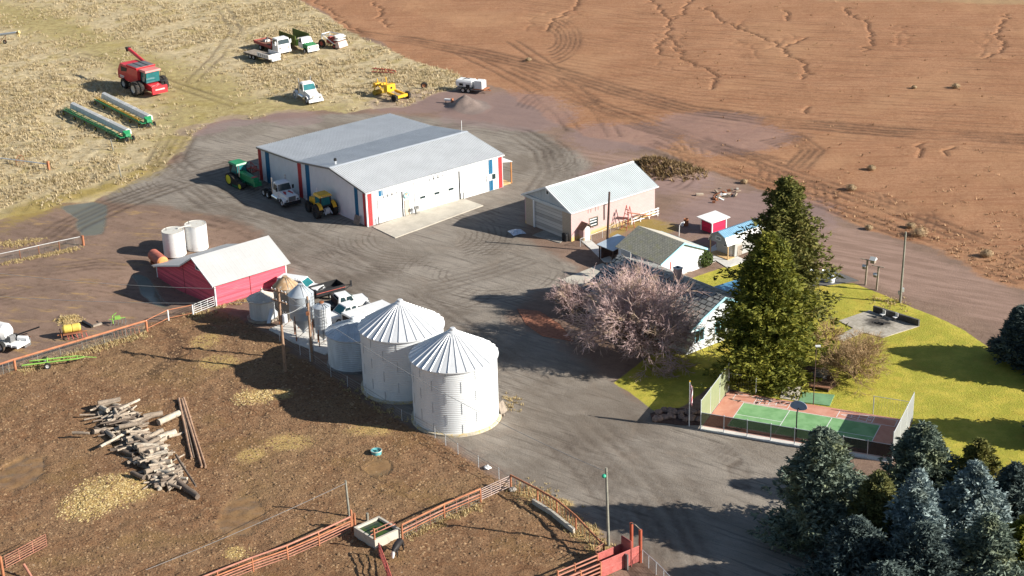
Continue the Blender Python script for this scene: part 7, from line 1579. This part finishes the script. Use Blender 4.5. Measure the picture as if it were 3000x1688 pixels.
p = gnd(1166, 1622); t = thing('cow', 'black cow with a white face, head lowered beside the concrete trough', 'cow', p, R(-112))
V = [(-.62, 0, 1.02), (-.2, 0, 1.0), (.25, 0, 1.0), (.55, 0, 1.03), (.78, .02, .92), (.98, .05, .70), (1.12, .08, .50), (1.24, .10, .33),
     (-.62, .20, .80), (-.56, .22, .50), (-.66, .22, .28), (-.62, .22, .04), (-.62, -.20, .80), (-.54, -.22, .50), (-.64, -.22, .28), (-.60, -.22, .04),
     (.50, .18, .72), (.52, .19, .40), (.50, .19, .20), (.52, .19, .03), (.50, -.18, .72), (.54, -.19, .40), (.52, -.19, .20), (.56, -.19, .03), (-.80, 0, 1.0), (-.88, 0, .75), (-.86, .02, .42)]
E_ = [(0, 1), (1, 2), (2, 3), (3, 4), (4, 5), (5, 6), (6, 7), (0, 8), (8, 9), (9, 10), (10, 11), (0, 12), (12, 13), (13, 14), (14, 15), (3, 16), (16, 17), (17, 18), (18, 19), (3, 20), (20, 21), (21, 22), (22, 23), (0, 24), (24, 25), (25, 26)]
RD = [.29, .33, .34, .29, .21, .17, .14, .09] + [.16, .09, .06, .06]*2 + [.13, .07, .05, .055]*2 + [.07, .03, .04]
skin_body('body', V, E_, RD, ck.m, t, 1)
for s in (1, -1):
    b = MB(); b.hexa([(1.0, .08+.13*s, .62), (1.06, .08+.13*s, .58), (1.0, .08+.30*s, .60), (.97, .08+.28*s, .63)], [(1.0, .08+.13*s, .66), (1.06, .08+.13*s, .63), (1.0, .08+.30*s, .63), (.97, .08+.28*s, .65)]); b.build('ear', M['black'], t)
    b = MB(); b.lathe([(.003, .02), (.02, 0), (.003, -.02)], 8); b.build('eye', M['black'], t, (1.14, .085+.115*s, .50))
# ---------------------------------------------------------------- plants
def np_mesh(name, V, Fq, m, parent=None, loc=None):
    """V (n,3), Fq (k,4) or (k,3) arrays"""
    me = bpy.data.meshes.new(name); n = len(V); f, w = Fq.shape
    me.vertices.add(n); me.vertices.foreach_set('co', V.astype(np.float32).ravel()); me.loops.add(f*w); me.loops.foreach_set('vertex_index', Fq.astype(np.int32).ravel())
    me.polygons.add(f); me.polygons.foreach_set('loop_start', np.arange(0, f*w, w, dtype=np.int32))
    try: me.polygons.foreach_set('loop_total', np.full(f, w, np.int32))
    except Exception: pass
    me.update(); me.validate(); me.materials.append(m); o = bpy.data.objects.new(name, me); COL.objects.link(o)
    if parent: o.parent = parent; KIDS.setdefault(parent.name, []).append(o)
    if loc is not None: o.location = loc
    return o
def leafmat(name, c0, c1, c2=None, trans=.25, k2=.7):
    t = NT(name); r = t.island(); c = t.mix(r, c0, c1)
    if c2: c = t.mix(t.math('MULTIPLY', t.step(t.noise(t.coord('Object'), .6, 4, .6), .48, .66), k2), c, c2)
    t.col(c).rough(.75); t.bsdf.inputs['Subsurface Weight'].default_value = 0
    if trans:
        out = t.t.nodes['Material Output']; tb = t.n('ShaderNodeBsdfTranslucent'); t.put(tb.inputs[0], c); mx = t.n('ShaderNodeMixShader'); mx.inputs[0].default_value = trans
        t.t.links.new(t.bsdf.outputs[0], mx.inputs[1]); t.t.links.new(tb.outputs[0], mx.inputs[2]); t.t.links.new(mx.outputs[0], out.inputs[0])
    return t.m
def conifer(px, h, r, label, m, seed, group, boughs=420, droop=.25, base=.06, shape=.8, lean=(0, 0), clump=.55, ragged=.3, loc=None):
    p = gnd(*px) if loc is None else Vector(loc); t = thing('spruce_tree', label, 'tree', p, 0, group); rg = np.random.RandomState(seed)
    b = MB(); b.tube((0, 0, -.2), (lean[0], lean[1], h*.97), .022*h+.05, .03, 9); b.build('trunk', M['darkpole'], t)
    zf = rg.rand(boughs)**.85; z = h*(base+(1-base-.01)*zf)
    q = (z/h-base)/(1-base); prof = np.clip((1-q)**shape, .03, 1)*np.minimum(1, .62+q*3.2)
    az = rg.rand(boughs)*2*np.pi; lob = 1+ragged*.55*np.sin(3*az+seed)*np.sin(z*1.3+seed)+ragged*(rg.rand(boughs)-.5)
    ln = r*prof*lob+.15
    dirv = np.stack([np.cos(az), np.sin(az)], 1)
    K = 11; V = []
    for k in range(K):                       # sprays along each bough
        s = (.30+.70*(k+rg.rand(boughs)*.8)/K)
        rad = ln*s; zz = z-droop*ln*s**1.6+.16*ln*s**4+rg.randn(boughs)*.012*h*.5
        wd_ = (.05+.20*s*(1.15-s))*ln; ox = rg.randn(boughs)*wd_; cx = dirv[:, 0]*rad-dirv[:, 1]*ox; cy = dirv[:, 1]*rad+dirv[:, 0]*ox
        cx += lean[0]*zz/h; cy += lean[1]*zz/h
        for j in range(6):
            a = az+rg.randn(boughs)*1.0; el = rg.randn(boughs)*.38-.12+.25*s; L = clump*(.6+.7*rg.rand(boughs))*(.55+.45*prof**.5); w = L*(.13+.11*rg.rand(boughs))
            d = np.stack([np.cos(a)*np.cos(el), np.sin(a)*np.cos(el), np.sin(el)], 1)
            tw = rg.rand(boughs)*np.pi; u = np.stack([-np.sin(a), np.cos(a), np.zeros(boughs)], 1); n2 = np.cross(d, u); sd_ = u*np.cos(tw)[:, None]+n2*np.sin(tw)[:, None]
            c = np.stack([cx, cy, np.maximum(zz, .1)], 1)+rg.randn(boughs, 3)*.12*clump*2
            V.append(np.stack([c-d*.35*L[:, None], c+sd_*w[:, None], c+d*.75*L[:, None], c-sd_*w[:, None]], 1))
    V = np.concatenate(V).reshape(-1, 3); Fq = np.arange(len(V)).reshape(-1, 4)
    np_mesh('crown', V, Fq, m, t); return t
DG = leafmat('deep_green_needles', (.07, .08, .018), (.17, .165, .04), (.19, .15, .045), .2)
YG = leafmat('yellow_green_needles', (.095, .112, .014), (.25, .235, .034), (.055, .075, .014), .22)
BG = leafmat('blue_green_needles', (.055, .082, .066), (.205, .25, .19), (.21, .215, .085), .14, .55)
SG = leafmat('silver_blue_needles', (.09, .13, .135), (.31, .385, .38), (.24, .25, .16), .14, .4)
OG = leafmat('olive_needles', (.08, .09, .03), (.18, .17, .05), (.09, .11, .06), .15)
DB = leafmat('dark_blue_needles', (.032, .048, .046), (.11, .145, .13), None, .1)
gA = 'two tall spruces by the house'; gB = 'blue spruces at the lower right'
conifer((2292, 955), 17.0, 5.7, 'tallest dark green spruce with a ragged top, behind the yellow green one', DG, 3, gA, 400, .30, .05, .60, clump=.62, ragged=.75)
conifer((2243, 1108), 15.7, 5.5, 'broad yellow green spruce standing in front of the taller dark one', YG, 8, gA, 620, .30, .04, .62, clump=.56, ragged=.6)
T = [((2400, 1590), 10.7, 5.0, 'large grey green spruce at the left of the lower right clump, nearest the court', BG, 760, .62), ((2690, 1480), 8.0, 4.1, 'dark green spruce in the middle of the clump overlapping the court corner', BG, 560, .62), ((2855, 1490), 6.6, 3.3, 'small dark spruce at the back right of the clump by the lawn', DG, 380, .7),
     ((2838, 1625), 8.6, 4.0, 'silvery blue spruce with a broad crown, right of the slender one', SG, 560, .7), ((2672, 1690), 9.6, 3.6, 'slender silvery spruce with a bare leader in the middle of the clump', SG, 560, .8), ((2560, 1640), 8.2, 2.9, 'olive topped spruce squeezed between the grey green and silvery ones', OG, 420, .7),
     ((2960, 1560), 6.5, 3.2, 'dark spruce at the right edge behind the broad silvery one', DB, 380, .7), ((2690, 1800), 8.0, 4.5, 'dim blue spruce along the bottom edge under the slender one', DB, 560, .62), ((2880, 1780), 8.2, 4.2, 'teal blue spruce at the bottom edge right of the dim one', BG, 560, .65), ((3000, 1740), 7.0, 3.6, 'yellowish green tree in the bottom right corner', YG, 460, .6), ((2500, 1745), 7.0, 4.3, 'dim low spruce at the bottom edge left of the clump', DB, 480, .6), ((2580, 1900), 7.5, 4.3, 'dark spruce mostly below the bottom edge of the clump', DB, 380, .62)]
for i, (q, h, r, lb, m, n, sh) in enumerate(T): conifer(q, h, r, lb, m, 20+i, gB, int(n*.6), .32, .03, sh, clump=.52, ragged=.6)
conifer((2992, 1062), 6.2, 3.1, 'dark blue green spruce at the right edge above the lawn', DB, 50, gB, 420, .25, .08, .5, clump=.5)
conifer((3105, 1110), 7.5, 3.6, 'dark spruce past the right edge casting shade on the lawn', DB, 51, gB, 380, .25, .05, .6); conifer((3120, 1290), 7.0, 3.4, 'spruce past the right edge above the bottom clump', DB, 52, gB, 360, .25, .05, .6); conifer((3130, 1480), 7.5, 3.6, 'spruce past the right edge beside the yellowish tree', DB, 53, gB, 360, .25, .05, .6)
# round clipped evergreen by the small garage
p = gnd(2060, 779); t = thing('round_shrub', 'small dark round evergreen shrub at the garage wall', 'shrub', p); rg = np.random.RandomState(4); n = 1500
d = rg.randn(n, 3); d /= np.linalg.norm(d, axis=1)[:, None]; c = d*(.62+.38*rg.rand(n, 1)**.4)*np.array([1.15, 1.15, 1.05])+np.array([0, 0, .95]); c[:, 2] = np.maximum(c[:, 2], .05)
u = np.cross(d, rg.randn(n, 3)); u /= np.linalg.norm(u, axis=1)[:, None]; w = np.cross(d, u); e = d*.5+u*.7; L = .2
np_mesh('crown', np.stack([c-e*L*.5, c+w*L*.4, c+e*L, c-w*L*.4], 1).reshape(-1, 3), np.arange(n*4).reshape(-1, 4), leafmat('dark_shrub_leaf', (.04, .065, .015), (.09, .12, .025), None, .15), t); b = MB(); b.tube((0, 0, -.1), (0, 0, .9), .09); b.build('trunk', M['darkpole'], t)
# bare, twiggy trees
def bare(name, px, label, cat, h, spread, m, seed, stems=5, levels=5, kids=3, trunk=.0, r0=.16, flat=.35, tw=.018, group=None, upb=.12, dens=1.):
    p = gnd(*px); t = thing(name, label, cat, p, 0, group); rg = random.Random(seed); segs = []
    def grow(pos, d, L, r, lv):
        a = pos; n = 2 if lv < levels else 2
        for k in range(n):
            d = (d+Vector((rg.gauss(0, .16), rg.gauss(0, .16), rg.gauss(0, .10)+upb*.35))).normalized(); c = a+d*L/n; c.z = max(c.z, .12); segs.append((a, c, r*(1-.22*k), r*(1-.22*(k+1)), lv)); a = c
            if lv < levels:
                for _ in range(kids if k else max(1, kids-1)):
                    if rg.random() > dens: continue
                    ax = d.orthogonal().normalized(); ax.rotate(Matrix.Rotation(rg.uniform(0, 2*math.pi), 3, d)); e = (d*math.cos(.62)+ax*math.sin(.62)*rg.uniform(.7, 1.35)).normalized(); grow(a, e, L*rg.uniform(.55, .78), max(tw, r*.55), lv+1)
    top = Vector((0, 0, trunk)); 
    if trunk: segs.append((Vector((0, 0, -.1)), top, r0*1.6, r0*1.3, 0))
    for i in range(stems):
        a_ = 2*math.pi*i/stems+rg.uniform(-.3, .3); el = rg.uniform(.25, 1.25); d = Vector((math.cos(a_)*math.cos(el), math.sin(a_)*math.cos(el), math.sin(el)*(1+flat))).normalized(); k = (spread*math.cos(el)**2+h*math.sin(el)**2); grow(top, d, k*.42, r0, 1)
    V = []; Q = []
    lo = [s for s in segs if s[4] <= 2]; hi = [s for s in segs if s[4] > 2]
    def prism(ss, n):
        A_ = np.array([s[0] for s in ss]); B_ = np.array([s[1] for s in ss]); ra = np.array([s[2] for s in ss])[:, None]; rb = np.array([s[3] for s in ss])[:, None]
        d = B_-A_; d /= np.linalg.norm(d, axis=1)[:, None]+1e-9; u = np.cross(d, np.array([.3, .5, .81])); u /= np.linalg.norm(u, axis=1)[:, None]+1e-9; w = np.cross(d, u); ring = []
        for X, rr in ((A_, ra), (B_, rb)):
            for i in range(n): ring.append(X+(u*math.cos(2*math.pi*i/n)+w*math.sin(2*math.pi*i/n))*rr)
        V = np.stack(ring, 1).reshape(-1, 3); base = (np.arange(len(ss))*2*n)[:, None]; F_ = np.concatenate([base+np.array([[i, (i+1) % n, (i+1) % n+n, i+n]]) for i in range(n)]); return V, F_
    V, F_ = prism(lo, 6); np_mesh('trunk', V, F_, M['twigbark'], t); V, F_ = prism(hi, 3); np_mesh('crown', V, F_, m, t); return t, len(segs)
M['twigbark'] = mat('mossy_bark', (.20, .14, .10), .9, var=.35, scale=2, dirt=(.26, .19, .05), dirtamt=.3)
TWP = leafmat('pinkish_bare_twigs', (.33, .22, .205), (.68, .50, .475), (.44, .34, .15), 0, .5); TWB = leafmat('tan_bare_twigs', (.26, .16, .08), (.44, .31, .17), (.30, .21, .09), 0)
_, n1 = bare('bare_tree', (1868, 1045), 'wide bare tree with pinkish twigs spreading in front of the house', 'tree', 9.6, 7.7, TWP, 11, 20, 5, 3, .6, .17, .25, .021, dens=.98, upb=.05)
_, n2 = bare('bare_tree', (1672, 925), 'smaller bare pinkish bush tree left of the wide one by the driveway', 'tree', 4.6, 3.6, TWP, 12, 13, 4, 3, .2, .08, .4, .018)
_, n3 = bare('bare_shrub', (2500, 1105), 'large round leafless tan shrub beside the firewood heap', 'shrub', 5.0, 4.6, TWB, 13, 17, 5, 3, .1, .06, .3, .016, dens=.9)
_, n4 = bare('bare_shrub', (2425, 1010), 'thin leafless shrub half behind the yellow green spruce', 'shrub', 3.2, 2.6, TWB, 14, 8, 4, 3, .1, .05, .3, .018)
# ---------------------------------------------------------------- dry grass, clods, straw
def tufts(name, pts, hmin, hmax, wid, blades, m, seed, lean=.5, kind='stuff'):
    rg = np.random.RandomState(seed); n = len(pts); P = np.array(pts); V = []
    for k in range(blades):
        a = rg.rand(n)*2*np.pi; h = hmin+(hmax-hmin)*rg.rand(n)**1.6; o = rg.randn(n, 2)*wid*1.1; d = np.stack([np.cos(a), np.sin(a)], 1); u = np.stack([-d[:, 1], d[:, 0]], 1)*(wid*(.35+.4*rg.rand(n)))[:, None]; ln_ = lean*h*(.4+rg.rand(n))
        b0 = np.stack([P[:, 0]+o[:, 0]-u[:, 0], P[:, 1]+o[:, 1]-u[:, 1], P[:, 2]-.05], 1); b1 = np.stack([P[:, 0]+o[:, 0]+u[:, 0], P[:, 1]+o[:, 1]+u[:, 1], P[:, 2]-.05], 1)
        tp = np.stack([P[:, 0]+o[:, 0]+d[:, 0]*ln_, P[:, 1]+o[:, 1]+d[:, 1]*ln_, P[:, 2]+h], 1); V.append(np.stack([b0, b1, tp], 1))
    V = np.concatenate(V).reshape(-1, 3); o = np_mesh(name, V, np.arange(len(V)).reshape(-1, 3), m); return tag(o, kind=kind)
STR = leafmat('dead_grass_blades', (.40, .315, .18), (.66, .55, .365), (.42, .33, .14), .32, .5)
rg = np.random.RandomState(9)
def mask_np(k, x, y):
    i = np.clip(np.searchsorted(gx, x)-1, 0, nxg-2); j = np.clip(np.searchsorted(gy, y)-1, 0, nyg-2); return A[k][i*nyg+j]
def z_np(x, y):
    i = np.clip(np.searchsorted(gx, x)-1, 0, nxg-2); j = np.clip(np.searchsorted(gy, y)-1, 0, nyg-2); return _Zg[i, j]
n = 90000; x = rg.uniform(-114, 14, n); y = 205+150*rg.rand(n)
k = (np.abs(x) < .345*y+4) & (mask_np('hill', x, y) > .55) & (rg.rand(n) > mask_np('moss', x, y)*.88) & (fbm((x*.8+y*.6)*.35, (-x*.6+y*.8), 6., 61, 4)+.6*fbm(x, y, 2.2, 63, 2) > rg.uniform(-.16, .22, n)) & (mask_np('track', x, y) < .3)
for q in ((412, 262), (902, 293), (800, 150), (880, 143), (772, 176)):
    c = at(*q); k &= np.hypot(x-c.x, y-c.y) > 2.2
x, y = x[k][:26000], y[k][:26000]
o = tufts('dry_grass', np.stack([x, y, z_np(x, y)], 1), .14, .52, .15, 8, STR, 5, .75)
tag(o, 'pale dead bunch grass covering the hillside', 'grass')
pts = []
def band(a, c, w, n):
    A_, B_ = at(*a), at(*c)
    for _ in range(n):
        q = rg.rand(); x = A_.x+(B_.x-A_.x)*q+rg.randn()*w; y = A_.y+(B_.y-A_.y)*q+rg.randn()*w; pts.append((x, y, zat(x, y)))
band((0, 720), (110, 705), .7, 160); band((0, 775), (230, 728), .4, 200); band((60, 1085), (420, 978), .6, 420); band((1510, 1425), (1600, 1460), .7, 120); band((1600, 1462), (1760, 1600), .6, 300); band((1000, 1120), (1180, 1235), .4, 60); band((560, 925), (600, 915), .6, 60); band((1190, 1575), (1400, 1478), .4, 160); band((1490, 1160), (1500, 1200), .5, 40); band((2560, 880), (2650, 890), .8, 60); band((640, 895), (735, 880), .4, 60); band((190, 935), (220, 942), .7, 80)
o = tufts('fence_weeds', pts, .06, .30, .09, 10, leafmat('weed_blades', (.36, .26, .11), (.60, .48, .26), None, .2), 6); tag(o, 'dry straw coloured weeds along the fence lines', 'weeds')
pts = []
while len(pts) < 700:
    x = rg.normal(0, 1); y = rg.normal(0, 1); c = at(*((1945, 505) if rg.rand() < .7 else (1880, 495))); x = c.x+x*3.6; y = c.y+y*2.0; k = mask_at('brush', x, y)
    if k > .15: pts.append((x, y, zat(x, y)))
o = tufts('brush_heap', pts, .15, .6, .16, 9, leafmat('brown_brush', (.12, .075, .04), (.32, .22, .10), None, .1), 7, 1.1); tag(o, 'heap of brown cut brush behind the pink building', 'brush')
pts = []
while len(pts) < 520:
    x = rg.uniform(28, 100); y = rg.uniform(165, 330); p_ = at(2740, 745); d = abs((y-p_.y)*.86+(x-p_.x)*.5)
    if abs(x) > .345*y+4 or mask_at('field', x, y) < .6: continue
    if rg.rand() > math.exp(-d/7.)*.9+.012: continue
    pts.append((x, y, zat(x, y)))
o = tufts('field_weeds', pts, .10, .34, .16, 7, leafmat('field_weed_blades', (.30, .17, .09), (.46, .29, .16), None, .1), 8, .8); tag(o, 'low dry weeds along the edge of the tilled field', 'weeds')
# tumbleweeds lying in the field
TWF = leafmat('tumbleweed_twigs', (.28, .19, .11), (.46, .34, .20), None, 0)
for i, (q, s) in enumerate((((2668, 666), .7), ((2692, 690), 1.2), ((2494, 556), .8), ((2553, 497), .7), ((2180, 537), .6), ((1548, 178), .6), ((2678, 258), .5), ((2800, 258), .8), ((2890, 752), .9), ((2545, 672), .6))):
    p = gnd(*q); n = 500; d = rg.randn(n, 3); d /= np.linalg.norm(d, axis=1)[:, None]; c = d*(.5+.5*rg.rand(n, 1))*np.array([s, s, s*.6])+np.array([0, 0, s*.45]); u = np.cross(d, rg.randn(n, 3)); u /= np.linalg.norm(u, axis=1)[:, None]; w = np.cross(d, u)
    o = np_mesh('tumbleweed', np.stack([c-u*.22*s, c+w*.03, c+u*.22*s, c-w*.03], 1).reshape(-1, 3), np.arange(n*4).reshape(-1, 4), TWF, None, p)
    tag(o, 'dry brown tumbleweed lying on the tilled field', 'tumbleweed', 'tumbleweeds on the tilled field')
# clods in the pasture and straw on the heaps
def chips(name, pts, smin, smax, m, seed, flat=.6):
    rg = np.random.RandomState(seed); n = len(pts); P = np.array(pts); s = smin+(smax-smin)*rg.rand(n)**2; base = np.array([(1, 0, 0), (0, 1, 0), (-1, 0, 0), (0, -1, 0), (0, 0, 1)]); a = rg.rand(n)*6.28; ca, sa = np.cos(a), np.sin(a)
    V = np.repeat(base[None], n, 0)*(s[:, None, None])*(1+.5*(rg.rand(n, 5, 3)-.5)); V[:, :, 2] *= flat; x = V[:, :, 0]*ca[:, None]-V[:, :, 1]*sa[:, None]; y = V[:, :, 0]*sa[:, None]+V[:, :, 1]*ca[:, None]; V = np.stack([x, y, V[:, :, 2]], 2)+P[:, None, :]
    f = np.array([(0, 1, 4), (1, 2, 4), (2, 3, 4), (3, 0, 4)]); F_ = (np.arange(n)[:, None, None]*5+f[None]).reshape(-1, 3); return tag(np_mesh(name, V.reshape(-1, 3), F_, m), kind='stuff')
pts = []
while len(pts) < 30000:
    x = rg.uniform(-60, 20); y = rg.uniform(121, 190)
    if abs(x) > .345*y+3 or mask_at('past', x, y) < .6: continue
    if rg.rand() < mask_at('pond', x, y)*1.2: continue
    pts.append((x, y, zat(x, y)-.02))
o = chips('soil_clods', pts, .05, .20, leafmat('clod_soil', (.10, .05, .027), (.36, .235, .13), (.17, .092, .047), 0), 3); tag(o, 'trampled brown soil clods over the whole pasture', 'soil')
pts = []
for c, a_, b_ in [((330, 1440), 4.2, 4.0), ((250, 1485), 3., 3.2), ((740, 1165), 2.6, 2.2), ((200, 938), 1.5, 1.6), ((700, 1618), 1.2, 1.2), ((790, 1155), 2., 1.2)]:
    p = at(*c)
    for _ in range(int(a_*b_*60)):
        q = math.sqrt(rg.rand()); w = rg.rand()*6.283; x = p.x+q*math.cos(w)*a_*.85+rg.normal()*.25; y = p.y+q*math.sin(w)*b_*.85+rg.normal()*.25; pts.append((x, y, zat(x, y)+.01))
o = chips('loose_straw', pts, .04, .15, leafmat('straw_bits', (.42, .28, .09), (.74, .58, .30), None, .1), 4, .5); tag(o, 'golden loose straw spread in patches in the pasture', 'straw')
print('segments', n1, n2, n3, n4)
